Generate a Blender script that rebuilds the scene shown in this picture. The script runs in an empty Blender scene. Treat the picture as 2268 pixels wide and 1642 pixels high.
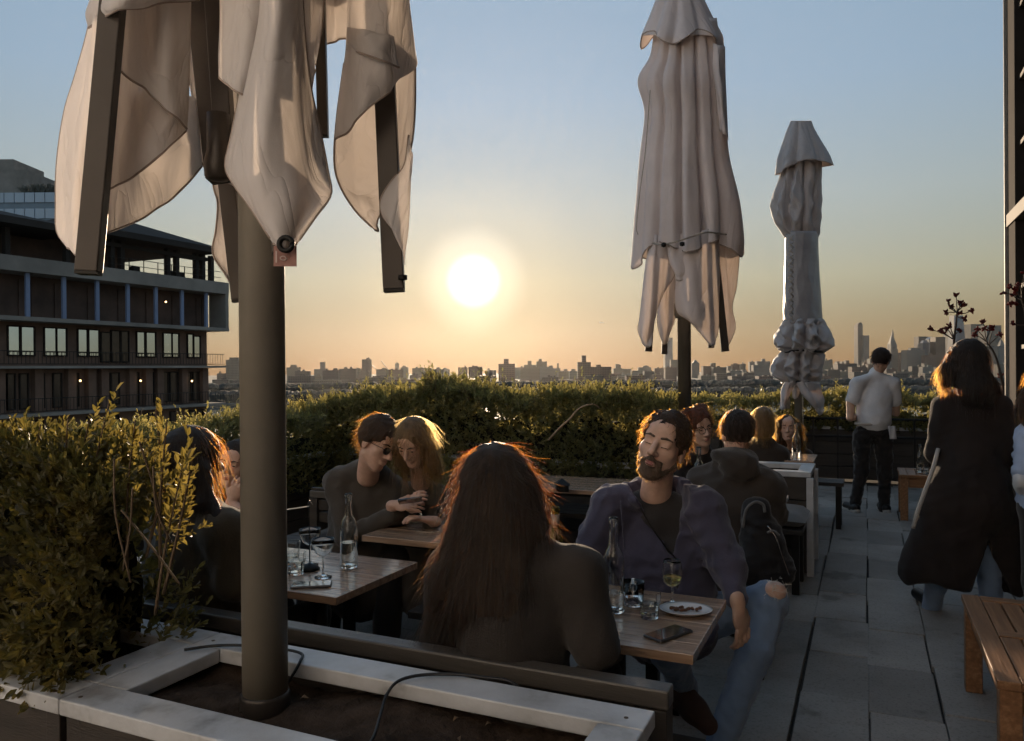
import bpy, math, random
import numpy as np
from mathutils import Matrix, Vector

random.seed(7)
rng = np.random.default_rng(7)
S = bpy.context.scene
COL = S.collection
PI = math.pi
rad = math.radians

# ------------------------------------------------------------------ camera
CAM_H = 1.58
YAW, PITCH, ROLL = rad(24.6), rad(-0.2), rad(-0.42)
FPX, CX, CY = 1713.0, 1134.0, 821.0          # focal length and centre in units of a 2268 px wide frame
cam_d = bpy.data.cameras.new('camera')
cam = bpy.data.objects.new('camera', cam_d)
COL.objects.link(cam)
CM = Matrix.Rotation(YAW, 4, 'Z') @ Matrix.Rotation(PI / 2 + PITCH, 4, 'X') @ Matrix.Rotation(ROLL, 4, 'Z')
CM.translation = (0, 0, CAM_H)
cam.matrix_world = CM
cam_d.sensor_width = 36.0
cam_d.lens = 36.0 * FPX / 2268.0
cam_d.clip_start = 0.05
cam_d.clip_end = 30000
S.camera = cam

# ------------------------------------------------------------------ sky and sun
SUN_AZ = rad(27.4)       # left of +Y
SUN_EL = rad(6.4)
SUN_DIR = Vector((-math.sin(SUN_AZ) * math.cos(SUN_EL), math.cos(SUN_AZ) * math.cos(SUN_EL), math.sin(SUN_EL)))
world = bpy.data.worlds.new('World')
S.world = world
world.use_nodes = True
wn, wl = world.node_tree.nodes, world.node_tree.links
wn.clear()
w_out = wn.new('ShaderNodeOutputWorld')
w_bg = wn.new('ShaderNodeBackground')
w_sky = wn.new('ShaderNodeTexSky')
w_sky.sky_type = 'NISHITA'
w_sky.sun_disc = False
w_sky.sun_elevation = SUN_EL
w_sky.sun_rotation = -SUN_AZ
w_sky.altitude = 20
w_sky.air_density = 1.0
w_sky.dust_density = 0.12
w_sky.ozone_density = 2.0
SKY_STRENGTH = 0.15
w_bg.inputs['Strength'].default_value = SKY_STRENGTH
w_hs = wn.new('ShaderNodeHueSaturation')
w_hs.inputs['Saturation'].default_value = 1.05
wl.new(w_sky.outputs['Color'], w_hs.inputs['Color'])
w_gam = wn.new('ShaderNodeGamma')          # a hazy evening sky: flatter than clear air, warmer low down
w_gam.inputs['Gamma'].default_value = 0.40
wl.new(w_hs.outputs['Color'], w_gam.inputs['Color'])
w_tc0 = wn.new('ShaderNodeTexCoord')
w_sep = wn.new('ShaderNodeSeparateXYZ')
wl.new(w_tc0.outputs['Generated'], w_sep.inputs[0])
w_el = wn.new('ShaderNodeValToRGB')
e0 = w_el.color_ramp
e0.elements[0].position = 0.0; e0.elements[0].color = (.29, .185, .105, 1)
e0.elements[1].position = 0.7; e0.elements[1].color = (.80, .90, 1.0, 1)
for pos, c in ((0.045, (.37, .275, .18)), (0.11, (.60, .51, .375)), (0.2, (.69, .65, .592)), (0.33, (.68, .73, .80))):
    e = e0.elements.new(pos); e.color = (*c, 1)
wl.new(w_sep.outputs['Z'], w_el.inputs['Fac'])
w_cool = wn.new('ShaderNodeValToRGB')        # the same rise of brightness on the side away from the sun, without its warmth
e1 = w_cool.color_ramp
e1.elements[0].position = 0.0; e1.elements[0].color = (.60, .65, .75, 1)
e1.elements[1].position = 0.7; e1.elements[1].color = (.84, .93, 1.0, 1)
wl.new(w_sep.outputs['Z'], w_cool.inputs['Fac'])
w_side = wn.new('ShaderNodeVectorMath'); w_side.operation = 'DOT_PRODUCT'
w_side.inputs[1].default_value = (SUN_DIR.x, SUN_DIR.y, 0)
wl.new(w_tc0.outputs['Generated'], w_side.inputs[0])
w_sm = wn.new('ShaderNodeMapRange'); w_sm.interpolation_type = 'SMOOTHSTEP'
w_sm.inputs['From Min'].default_value = -.35; w_sm.inputs['From Max'].default_value = .65
wl.new(w_side.outputs['Value'], w_sm.inputs['Value'])
w_wc = wn.new('ShaderNodeMixRGB')
wl.new(w_sm.outputs['Result'], w_wc.inputs['Fac']); wl.new(w_cool.outputs['Color'], w_wc.inputs['Color1']); wl.new(w_el.outputs['Color'], w_wc.inputs['Color2'])
w_mul = wn.new('ShaderNodeMixRGB'); w_mul.blend_type = 'MULTIPLY'; w_mul.inputs['Fac'].default_value = 1.0
wl.new(w_gam.outputs['Color'], w_mul.inputs['Color1']); wl.new(w_wc.outputs['Color'], w_mul.inputs['Color2'])
wl.new(w_mul.outputs['Color'], w_bg.inputs['Color'])
# sun disc widened to camera bloom, its glow painted into the sky
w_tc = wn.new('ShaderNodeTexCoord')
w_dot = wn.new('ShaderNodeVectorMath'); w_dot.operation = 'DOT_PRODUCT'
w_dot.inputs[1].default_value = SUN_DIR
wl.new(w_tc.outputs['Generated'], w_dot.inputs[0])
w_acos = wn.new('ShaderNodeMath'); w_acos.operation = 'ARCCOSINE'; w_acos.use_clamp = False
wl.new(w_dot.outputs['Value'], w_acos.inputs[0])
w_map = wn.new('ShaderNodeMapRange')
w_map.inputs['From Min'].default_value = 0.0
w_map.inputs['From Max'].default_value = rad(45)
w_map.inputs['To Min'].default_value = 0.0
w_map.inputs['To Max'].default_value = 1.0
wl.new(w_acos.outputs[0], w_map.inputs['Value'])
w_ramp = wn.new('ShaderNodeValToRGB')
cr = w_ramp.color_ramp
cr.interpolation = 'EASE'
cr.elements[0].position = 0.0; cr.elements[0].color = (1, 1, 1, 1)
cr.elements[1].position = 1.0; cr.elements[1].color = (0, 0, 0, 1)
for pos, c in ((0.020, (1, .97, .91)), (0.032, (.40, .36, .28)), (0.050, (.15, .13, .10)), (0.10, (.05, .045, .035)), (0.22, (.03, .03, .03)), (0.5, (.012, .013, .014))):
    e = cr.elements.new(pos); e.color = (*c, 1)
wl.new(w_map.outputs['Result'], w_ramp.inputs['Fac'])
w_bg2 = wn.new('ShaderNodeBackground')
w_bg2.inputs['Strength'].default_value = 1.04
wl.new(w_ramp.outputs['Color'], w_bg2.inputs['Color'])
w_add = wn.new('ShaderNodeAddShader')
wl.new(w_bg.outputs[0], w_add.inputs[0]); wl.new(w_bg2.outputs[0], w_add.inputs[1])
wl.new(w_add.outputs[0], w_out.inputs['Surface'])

sun_d = bpy.data.lights.new('sun', 'SUN')
sun_d.energy = 2.5
sun_d.angle = rad(0.6)
sun_d.color = (1.0, 0.76, 0.52)
sun = bpy.data.objects.new('sun', sun_d)
COL.objects.link(sun)
sun.rotation_euler = SUN_DIR.to_track_quat('Z', 'Y').to_euler()
sun.location = (0, 0, 60)

S.view_settings.view_transform = 'Standard'
S.view_settings.look = 'None'
S.view_settings.gamma = 1.0
S.view_settings.use_curve_mapping = False
S.view_settings.exposure = 1.40
S.cycles.use_denoising = True
S.cycles.use_adaptive_sampling = True
S.cycles.adaptive_threshold = 0.035
S.cycles.max_bounces = 14
S.cycles.diffuse_bounces = 3
S.cycles.glossy_bounces = 4
S.cycles.transmission_bounces = 14
S.cycles.transparent_max_bounces = 24
S.cycles.volume_bounces = 1
S.cycles.caustics_reflective = False
S.cycles.caustics_refractive = False
S.cycles.sample_clamp_indirect = 6.0

# ------------------------------------------------------------------ placing
_R3 = CM.to_3x3()
C_R = np.array(_R3.col[0]); C_U = np.array(_R3.col[1]); C_F = -np.array(_R3.col[2])
C_O = np.array((0, 0, CAM_H))
def ray(px, py):
    return C_F + (px - CX) / FPX * C_R - (py - CY) / FPX * C_U
def P(px, py, d):
    return C_O + d * ray(px, py)
def PZ(px, py, z):
    r = ray(px, py); return C_O + (z - CAM_H) / r[2] * r
def PV(px, py, v):
    r = ray(px, py); return C_O + v / r[1] * r
def PU(px, py, u):
    r = ray(px, py); return C_O + u / r[0] * r
F2 = np.array((-math.sin(YAW), math.cos(YAW), 0)); R2 = np.array((math.cos(YAW), math.sin(YAW), 0))

# ------------------------------------------------------------------ objects
ORG = {}
def tag(o, label=None, cat=None, group=None, kind=None):
    if label: o['label'] = label
    if cat: o['category'] = cat
    if group: o['group'] = group
    if kind: o['kind'] = kind
    return o
def root(name, label, cat, loc, group=None):
    o = bpy.data.objects.new(name, None)
    COL.objects.link(o)
    o.empty_display_size = .05
    o.location = tuple(loc)
    ORG[o.name] = np.array(loc, float)
    return tag(o, label, cat, group)
def mesh_obj(name, verts, faces, mat, parent=None, smooth=False, org=None):
    v = np.asarray(verts, float)
    if parent is not None:
        base = ORG[parent.name]
    else:
        base = np.array(org, float) if org is not None else np.array(((v[:, 0].min() + v[:, 0].max()) / 2, (v[:, 1].min() + v[:, 1].max()) / 2, v[:, 2].min()))
    me = bpy.data.meshes.new(name)
    if isinstance(faces, np.ndarray):
        faces = faces.tolist()
    me.from_pydata((v - base).tolist(), [], faces)
    if mat is not None:
        for m in (mat if isinstance(mat, (list, tuple)) else [mat]):
            me.materials.append(m)
    if smooth:
        me.polygons.foreach_set('use_smooth', [True] * len(me.polygons))
    me.update()
    o = bpy.data.objects.new(name, me)
    COL.objects.link(o)
    if parent is not None:
        o.parent = parent
    else:
        o.location = base
    ORG[o.name] = base
    return o
def dup(o, loc=None, parent=None):
    c = o.copy(); COL.objects.link(c)
    if parent is not None: c.parent = parent
    if loc is not None: c.location = loc
    return c
def bev(o, w=.004, seg=2):
    m = o.modifiers.new('bevel', 'BEVEL'); m.width = w; m.segments = seg; m.limit_method = 'ANGLE'
    return o

BOXF = [(0, 3, 2, 1), (4, 5, 6, 7), (0, 1, 5, 4), (1, 2, 6, 5), (2, 3, 7, 6), (3, 0, 4, 7)]
class MB:
    def __init__(s): s.v = []; s.f = []; s.mi = []
    def add(s, v, f, mi=0):
        n = len(s.v)
        s.v.extend([tuple(float(t) for t in p) for p in v])
        s.f.extend([tuple(i + n for i in q) for q in f])
        s.mi.extend([mi] * len(f)); return s
    def box(s, c, d, rz=0, mi=0, taper=1.0):
        x, y, z = d[0] / 2, d[1] / 2, d[2] / 2
        pts = [(-x, -y, -z), (x, -y, -z), (x, y, -z), (-x, y, -z), (-x * taper, -y * taper, z), (x * taper, -y * taper, z), (x * taper, y * taper, z), (-x * taper, y * taper, z)]
        ca, sa = math.cos(rz), math.sin(rz)
        return s.add([(c[0] + a * ca - b * sa, c[1] + a * sa + b * ca, c[2] + h) for a, b, h in pts], BOXF, mi)
    def span(s, a, b, mi=0):
        return s.box([(a[i] + b[i]) / 2 for i in range(3)], [abs(b[i] - a[i]) for i in range(3)], 0, mi)
    def obox(s, o, ex, ey, ez, mi=0):     # box from a corner and three edge vectors
        o, ex, ey, ez = (np.array(t, float) for t in (o, ex, ey, ez))
        return s.add([o, o + ex, o + ex + ey, o + ey, o + ez, o + ex + ez, o + ex + ey + ez, o + ey + ez], BOXF, mi)
    def bar(s, a, b, w, t, up=(0, 0, 1), mi=0):
        a = np.array(a, float); b = np.array(b, float); d = b - a
        up = np.array(up, float)
        x = np.cross(d, up); x /= np.linalg.norm(x) + 1e-12
        y = np.cross(x, d); y /= np.linalg.norm(y) + 1e-12
        return s.obox(a - x * w / 2 - y * t / 2, x * w, y * t, d, mi)
    def tube(s, pts, r, n=8, mi=0, cap=True):
        pts = np.asarray(pts, float); m = len(pts)
        r = np.full(m, r) if np.isscalar(r) else np.asarray(r, float)
        tan = np.gradient(pts, axis=0); tan /= np.linalg.norm(tan, axis=1)[:, None] + 1e-12
        ref = np.array((0, 0, 1.0)) if abs(tan[0][2]) < .9 else np.array((1.0, 0, 0))
        x = np.cross(tan[0], ref); x /= np.linalg.norm(x)
        v = []; f = []
        for i in range(m):
            x = x - tan[i] * np.dot(x, tan[i]); x /= np.linalg.norm(x) + 1e-12
            y = np.cross(tan[i], x)
            for k in range(n):
                a = 2 * PI * k / n
                v.append(pts[i] + r[i] * (math.cos(a) * x + math.sin(a) * y))
        for i in range(m - 1):
            for k in range(n):
                f.append((i * n + k, i * n + (k + 1) % n, (i + 1) * n + (k + 1) % n, (i + 1) * n + k))
        if cap:
            f.append(tuple(range(n - 1, -1, -1))); f.append(tuple((m - 1) * n + k for k in range(n)))
        return s.add(v, f, mi)
    def lathe(s, prof, c, n=24, mi=0):      # profile (r, z)
        v = []; f = []
        for r, z in prof:
            for k in range(n):
                a = 2 * PI * k / n
                v.append((c[0] + r * math.cos(a), c[1] + r * math.sin(a), c[2] + z))
        m = len(prof)
        for i in range(m - 1):
            for k in range(n):
                f.append((i * n + k, i * n + (k + 1) % n, (i + 1) * n + (k + 1) % n, (i + 1) * n + k))
        if prof[0][0] > 1e-5: f.append(tuple(range(n - 1, -1, -1)))
        if prof[-1][0] > 1e-5: f.append(tuple((m - 1) * n + k for k in range(n)))
        return s.add(v, f, mi)
    def build(s, name, mat, parent=None, smooth=False, org=None):
        o = mesh_obj(name, s.v, s.f, mat, parent, smooth, org)
        if any(s.mi): o.data.polygons.foreach_set('material_index', s.mi)
        return o

# ------------------------------------------------------------------ materials
def new_mat(name):
    m = bpy.data.materials.new(name); m.use_nodes = True
    nt = m.node_tree; nt.nodes.clear()
    out = nt.nodes.new('ShaderNodeOutputMaterial')
    return m, nt, out
def tex_pos(nt, stretch=(1, 1, 1), rotz=0):
    g = nt.nodes.new('ShaderNodeNewGeometry')
    mp = nt.nodes.new('ShaderNodeMapping')
    mp.inputs['Scale'].default_value = stretch
    mp.inputs['Rotation'].default_value = (0, 0, rotz)
    nt.links.new(g.outputs['Position'], mp.inputs['Vector'])
    return mp.outputs['Vector']
def noise(nt, vec, scale, detail=4, rough=.55):
    n = nt.nodes.new('ShaderNodeTexNoise')
    n.inputs['Scale'].default_value = scale; n.inputs['Detail'].default_value = detail; n.inputs['Roughness'].default_value = rough
    nt.links.new(vec, n.inputs['Vector'])
    return n.outputs['Fac']
def ramp(nt, fac, stops):
    r = nt.nodes.new('ShaderNodeValToRGB'); e = r.color_ramp.elements
    e[0].position, e[0].color = stops[0][0], (*stops[0][1], 1)
    e[1].position, e[1].color = stops[-1][0], (*stops[-1][1], 1)
    for p, c in stops[1:-1]:
        k = e.new(p); k.color = (*c, 1)
    nt.links.new(fac, r.inputs['Fac'])
    return r.outputs['Color']
def mul(c, k): return tuple(min(1, t * k) for t in c)
def M(name, col, rough=.6, var=.2, scale=6, bump=0, bscale=None, stretch=(1, 1, 1), metallic=0, spec=.4, col2=None, sheen=0, transl=None, tcol=None, coat=0, rotz=0, stops=None):
    m, nt, out = new_mat(name)
    vec = tex_pos(nt, stretch, rotz)
    f = noise(nt, vec, scale, 5, .6)
    c2 = col2 or mul(col, 1 + var)
    colr = ramp(nt, f, stops or [(.3, mul(col, 1 - var)), (.7, c2)])
    b = nt.nodes.new('ShaderNodeBsdfPrincipled')
    nt.links.new(colr, b.inputs['Base Color'])
    b.inputs['Roughness'].default_value = rough
    b.inputs['Metallic'].default_value = metallic
    b.inputs['Specular IOR Level'].default_value = spec
    if sheen: b.inputs['Sheen Weight'].default_value = sheen
    if coat: b.inputs['Coat Weight'].default_value = coat; b.inputs['Coat Roughness'].default_value = .12
    if bump:
        f2 = noise(nt, vec, bscale or scale * 6, 3, .6)
        bp = nt.nodes.new('ShaderNodeBump'); bp.inputs['Strength'].default_value = bump; bp.inputs['Distance'].default_value = .01
        nt.links.new(f2, bp.inputs['Height']); nt.links.new(bp.outputs['Normal'], b.inputs['Normal'])
    if transl:
        t = nt.nodes.new('ShaderNodeBsdfTranslucent')
        if tcol: t.inputs['Color'].default_value = (*tcol, 1)
        else: nt.links.new(colr, t.inputs['Color'])
        mx = nt.nodes.new('ShaderNodeMixShader'); mx.inputs[0].default_value = transl
        nt.links.new(b.outputs[0], mx.inputs[1]); nt.links.new(t.outputs[0], mx.inputs[2])
        nt.links.new(mx.outputs[0], out.inputs['Surface'])
    else:
        nt.links.new(b.outputs[0], out.inputs['Surface'])
    return m
def glass_mat(name, tint=(.93, .95, .94), ior=1.45, rough=0.0):
    m, nt, out = new_mat(name)
    t = nt.nodes.new('ShaderNodeBsdfTransparent'); t.inputs['Color'].default_value = (*tint, 1)
    g = nt.nodes.new('ShaderNodeBsdfGlossy'); g.inputs['Roughness'].default_value = .03 + rough
    lw = nt.nodes.new('ShaderNodeLayerWeight'); lw.inputs['Blend'].default_value = .5
    pw = nt.nodes.new('ShaderNodeMath'); pw.operation = 'POWER'; pw.inputs[1].default_value = 3.2
    fr = nt.nodes.new('ShaderNodeMath'); fr.operation = 'MULTIPLY_ADD'; fr.inputs[1].default_value = .75; fr.inputs[2].default_value = (ior - 1) ** 2 / (ior + 1) ** 2
    nt.links.new(lw.outputs['Facing'], pw.inputs[0]); nt.links.new(pw.outputs[0], fr.inputs[0])
    mx = nt.nodes.new('ShaderNodeMixShader')
    nt.links.new(fr.outputs[0], mx.inputs[0]); nt.links.new(t.outputs[0], mx.inputs[1]); nt.links.new(g.outputs[0], mx.inputs[2])
    nt.links.new(mx.outputs[0], out.inputs['Surface'])
    return m
def emit_mat(name, col, s):
    m, nt, out = new_mat(name)
    e = nt.nodes.new('ShaderNodeEmission'); e.inputs['Color'].default_value = (*col, 1); e.inputs['Strength'].default_value = s
    nt.links.new(e.outputs[0], out.inputs['Surface'])
    return m
def wood_mat(name, c1, c2, axis, rough=.45, spec=.4, grain=1.0, coat=0):
    st = {'x': (1.2, 22, 22), 'y': (22, 1.2, 22), 'z': (22, 22, 1.2)}[axis]
    return M(name, c1, rough, 0, 2.2 * grain, .25, 6, st, 0, spec, stops=[(.25, mul(c1, .65)), (.5, c1), (.75, c2)], coat=coat)

m_white = M('white_painted_wood', (.70, .70, .70), .42, .12, 5, .15, 60, spec=.5, stops=[(.28, (.24, .23, .22)), (.42, (.44, .445, .455)), (.6, (.53, .54, .56)), (.8, (.62, .63, .65))])
m_black = M('dark_stained_board', (.035, .028, .023), .55, .3, 3, .25, 30, (1, 1, 8))
m_soil = M('potting_soil', (.045, .032, .024), .95, .5, 14, 1.0, 40, spec=.1)
m_table = wood_mat('teak_tabletop', (.36, .23, .15), (.50, .35, .24), 'x', .26, .6, coat=.6)
m_teak = wood_mat('oiled_teak', (.24, .115, .05), (.38, .20, .10), 'x', .5, .35)
m_teaky = wood_mat('oiled_teak_lengthwise', (.24, .115, .05), (.38, .20, .10), 'y', .5, .35)
m_iron = M('black_iron', (.02, .019, .018), .45, .2, 8, .1, metallic=.6)
m_pole = M('brown_coated_aluminium', (.23, .205, .168), .5, .10, 5, .05, 80, metallic=.2)
m_rib = M('dark_rib_aluminium', (.055, .046, .040), .4, .12, 5, .05, 80, metallic=.4)
def canvas_mat(name, col, transl, tcol, rough=.85, crease=.5, cs=7.0, weave=420, spec=.15):
    m = M(name, col, rough, .09, 3, .22, weave, spec=spec, transl=transl, tcol=tcol)
    nt = m.node_tree
    vec = tex_pos(nt, (1, 1, .35))
    w = nt.nodes.new('ShaderNodeTexNoise'); w.inputs['Scale'].default_value = cs; w.inputs['Detail'].default_value = 3; w.inputs['Distortion'].default_value = 1.2
    nt.links.new(vec, w.inputs['Vector'])
    a = nt.nodes.new('ShaderNodeMath'); a.operation = 'SUBTRACT'; a.inputs[1].default_value = .5
    b = nt.nodes.new('ShaderNodeMath'); b.operation = 'ABSOLUTE'
    c = nt.nodes.new('ShaderNodeMath'); c.operation = 'POWER'; c.inputs[1].default_value = .6
    nt.links.new(w.outputs['Fac'], a.inputs[0]); nt.links.new(a.outputs[0], b.inputs[0]); nt.links.new(b.outputs[0], c.inputs[0])
    bp = nt.nodes.new('ShaderNodeBump'); bp.inputs['Strength'].default_value = crease; bp.inputs['Distance'].default_value = .03
    nt.links.new(c.outputs[0], bp.inputs['Height'])
    b0 = [n for n in nt.nodes if n.type == 'BUMP' and n != bp][0]
    nt.links.new(bp.outputs['Normal'], b0.inputs['Normal'])
    tr = [n for n in nt.nodes if n.type == 'BSDF_TRANSLUCENT'][0]
    nt.links.new(bp.outputs['Normal'], tr.inputs['Normal'])
    return m
m_cloth = canvas_mat('taupe_canvas', (.86, .835, .84), .46, (.86, .81, .77))
m_hem = M('canvas_hem', (.40, .33, .29), .9, .12, 9, .2, 300, spec=.1)
m_cushion = M('grey_cushion', (.16, .155, .15), .9, .12, 6, .3, 220, spec=.15, sheen=.2)
m_hose = M('black_rubber', (.016, .016, .017), .5, .2, 8)
m_rope = M('pale_cord', (.42, .37, .31), .9, .2, 30, .4, 200)
# ================================================================== terrace
EDGE_L, EDGE_R, FAR_V, NEAR_V = -5.4, 1.55, 11.55, -2.4
m_paver = M('concrete_paver', (.27, .25, .228), .72, .2, 1.7, .4, 120, spec=.3, stops=[(.25, (.15, .132, .118)), (.42, (.25, .224, .20)), (.55, (.29, .262, .236)), (.75, (.35, .316, .285))])
nt = m_paver.node_tree                       # each slab cast a little lighter or darker, with speckle and dark spills
pb_ = [n for n in nt.nodes if n.type == 'BSDF_PRINCIPLED'][0]
src = pb_.inputs['Base Color'].links[0].from_socket
oi = nt.nodes.new('ShaderNodeObjectInfo')
mr = nt.nodes.new('ShaderNodeMapRange'); mr.inputs['To Min'].default_value = .80; mr.inputs['To Max'].default_value = 1.14
nt.links.new(oi.outputs['Random'], mr.inputs['Value'])
sp_ = ramp(nt, noise(nt, tex_pos(nt), 70, 2, .6), [(.30, (.72, .71, .70)), (.48, (1, 1, 1)), (.75, (1, 1, 1))])
st_ = ramp(nt, noise(nt, tex_pos(nt), 3.1, 3, .5), [(.30, (.62, .60, .58)), (.37, (1, 1, 1)), (.8, (1, 1, 1))])
def mulc(a, b):
    m_ = nt.nodes.new('ShaderNodeMixRGB'); m_.blend_type = 'MULTIPLY'; m_.inputs['Fac'].default_value = 1
    nt.links.new(a, m_.inputs['Color1']); nt.links.new(b, m_.inputs['Color2']); return m_.outputs[0]
nt.links.new(mulc(mulc(mulc(src, sp_), st_), mr.outputs['Result']), pb_.inputs['Base Color'])
m_joint = M('dark_joint', (.04, .036, .032), .95, .2, 6)
terr = MB().span((EDGE_L, NEAR_V, -.5), (9.0, FAR_V + .75, -.035)).build('terrace_floor', m_joint)
tag(terr, kind='structure')
PW, PL, GAP = .305, .61, .0045
pm = MB().box((0, 0, 0), (PW - GAP, PL - .003, .05)).build('paver', m_paver, terr)
bev(pm, .004, 1)
first = True
rest = MB()
for i in range(-18, 6):
    for j in range(-4, 20):
        x = (i + .5) * PW; y = 0.22 + (j + .5) * PL + (.11 if i % 2 else 0)
        if x < EDGE_L + .2 or x > EDGE_R + .2 or y > FAR_V - .2 or y < NEAR_V + .3: continue
        z = -.026 + random.uniform(-.001, .001)
        if x > -1.4 and y > 1.9:
            o = pm if first else dup(pm)
            first = False
            o.location = (x, y, z)
            o.rotation_euler = (random.uniform(-.001, .001), random.uniform(-.0015, .0015), random.uniform(-.002, .002))
        else:
            rest.box((x, y, z), (PW - GAP, PL - .003, .05))
r = rest.build('paver', m_paver, terr); r['kind'] = 'stuff'

# ------------------------------------------------------------------ planters
m_screw = M('rusty_screw', (.10, .07, .05), .6, .3, 30, metallic=.5)
m_dead = M('dead_leaf', (.10, .062, .032), .8, .4, 30)
def planter(u0, u1, v0, v1, h, label, rim=.11, soil=.07, post=None, cat='planter'):
    t = root('planter_box', label, cat, ((u0 + u1) / 2, (v0 + v1) / 2, 0))
    e = .012
    for a, b in (((u0, v0, h - .04), (u1, v0 + rim, h)), ((u0, v1 - rim, h), (u1, v1, h - .04)),
                 ((u0, v0 + rim + .002, h - .0405), (u0 + rim, v1 - rim - .002, h - .0005)), ((u1 - rim, v0 + rim + .002, h - .0405), (u1, v1 - rim - .002, h - .0005))):
        bev(MB().span(a, b).build('rim_board', m_white, t), .004)
    # side boards: one by one
    nb = 4; bh = (h - .05) / nb
    for k in range(nb):
        z0 = .02 + k * bh; z1 = z0 + bh - .008
        for a, b in (((u0 + e, v0 + e, z0), (u1 - e, v0 + e + .03, z1)), ((u0 + e, v1 - e - .03, z0), (u1 - e, v1 - e, z1)),
                     ((u0 + e, v0 + e + .033, z0), (u0 + e + .03, v1 - e - .033, z1)), ((u1 - e - .03, v0 + e + .033, z0), (u1 - e, v1 - e - .033, z1))):
            bev(MB().span(a, b).build('side_board', m_black, t), .003)
    for (cx, cy) in ((u0 + .036, v0 + .036), (u1 - .036, v0 + .036), (u0 + .036, v1 - .036), (u1 - .036, v1 - .036)) if post is None else ((u0 + .006, v0 + .006), (u1 - .006, v0 + .006), (u0 + .006, v1 - .006), (u1 - .006, v1 - .006)):
        bev(MB().box((cx, cy, (h - .042) / 2), (.05, .05, h - .045)).build('corner_post', post or m_black, t), .003)
    if v1 < 1.9:
        rs = random.Random(int(u1 * 100))
        for vv in (v0 + .03, v1 - .06):
            for uu in (u0 + .04, u1 - .05):
                MB().lathe([(.0005, 0), (.0055, 0), (.0055, .0012), (.0005, .0016)], (uu + rs.uniform(-.004, .004), vv + rs.uniform(-.004, .004), h), 8).build('screw_head', m_screw, t)
        for _ in range(7):
            x, y = rs.uniform(u0 + .13, u1 - .13), rs.uniform(v0 + .13, v1 - .13); a = rs.uniform(0, 6.3); l = rs.uniform(.015, .032)
            p = [(x, y, h - soil + .024), (x + l * .5 * math.cos(a + .5), y + l * .5 * math.sin(a + .5), h - soil + .034), (x + l * math.cos(a), y + l * math.sin(a), h - soil + .028), (x + l * .5 * math.cos(a - .5), y + l * .5 * math.sin(a - .5), h - soil + .031)]
            mesh_obj('dead_leaf', p, [(0, 1, 2, 3)], m_dead, t)
    # soil surface: uneven
    n, m_ = 28, max(8, int(28 * (v1 - v0) / (u1 - u0)))
    xs = np.linspace(u0 + .045, u1 - .045, n * 2); ys = np.linspace(v0 + .045, v1 - .045, m_)
    v = [(x, y, h - soil + .012 * math.sin(9 * x + 3 * y) + .01 * math.sin(23 * y - 7 * x) + random.uniform(-.008, .008)) for y in ys for x in xs]
    N = len(xs)
    f = [(j * N + i, j * N + i + 1, (j + 1) * N + i + 1, (j + 1) * N + i) for j in range(m_ - 1) for i in range(N - 1)]
    s = mesh_obj('soil', v, f, m_soil, t, True)
    return t
RIM = .78
planter(-1.795, -.45, 1.25, 1.77, RIM, 'white rimmed planter of bare soil holding the nearest umbrella pole', rim=.105)
planter(-4.3, -1.798, 1.25, 1.77, RIM, 'white rimmed planter under the leafy bush in the left corner', rim=.105)
planter(-2.9, -.38, 6.19, 6.78, RIM, 'dark planter with white rim behind the grey bench cushion', rim=.1, post=m_white)
planter(-5.3, -2.92, 6.19, 6.78, RIM, 'planter box under the tall hedge behind the embracing couple', rim=.1)
planter(-5.3, -4.75, 1.9, 6.17, RIM, 'long planter box under the hedge along the terrace edge', rim=.1)
planter(-5.3, -1.95, 11.55, 12.15, .74, 'far end planter box under the hedge left of the wrapped umbrella', rim=.08)
planter(-1.93, 1.5, 11.55, 12.15, .74, 'black planter box at the far end behind the white shirted man', rim=.08)

# black rail in front of the far planter
t = root('metal_railing', 'low black metal railing along the far end of the terrace', 'railing', (-.2, 11.4, 0))
for z in (.86, .62):
    MB().tube([(-1.9, 11.40, z), (1.5, 11.40, z)], .018, 6).build('rail', m_iron, t)
for k in range(12):
    x = -1.9 + k * .309
    MB().span((x - .012, 11.385, -.0), (x + .012, 11.415, .88)).build('post', m_iron, t)

# irrigation hose in the near planter
hz = RIM - .06
pts = [P(800, 1610, 1.93), P(850, 1555, 2.0), P(890, 1518, 2.0)]
hose = np.array([(-1.02, 1.40, RIM - .05), (-1.03, 1.47, RIM - .045), (-1.07, 1.56, RIM - .035), (-1.09, 1.62, RIM - .01), (-1.08, 1.67, RIM + .008), (-1.02, 1.73, RIM + .009), (-.9, 1.77, RIM + .006), (-.8, 1.79, RIM - .02), (-.75, 1.80, RIM - .2)])
def smooth_path(p, n=6):
    p = np.asarray(p, float); q = np.vstack([2 * p[0] - p[1], p, 2 * p[-1] - p[-2]]); out = []
    for i in range(1, len(q) - 2):
        for k in range(n):
            t = k / n
            out.append(.5 * ((2 * q[i]) + (-q[i - 1] + q[i + 1]) * t + (2 * q[i - 1] - 5 * q[i] + 4 * q[i + 1] - q[i + 2]) * t * t + (-q[i - 1] + 3 * q[i] - 3 * q[i + 1] + q[i + 2]) * t ** 3))
    out.append(p[-1]); return np.array(out)
o = MB().tube(smooth_path(hose), .0042, 8).build('irrigation_hose', m_hose, None, True)
tag(o, 'thin black irrigation hose crossing the planter rim below the seated woman', 'hose')
hose2 = np.array([(-1.76, 1.60, RIM + .008), (-1.70, 1.66, RIM + .009), (-1.60, 1.70, RIM + .009), (-1.45, 1.715, RIM + .008), (-1.40, 1.66, RIM + .004), (-1.41, 1.60, RIM - .055)])
o = MB().tube(smooth_path(hose2), .0042, 8).build('irrigation_hose', m_hose, None, True)
tag(o, 'short black hose curling over the planter corner beside the umbrella pole', 'hose')

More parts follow.
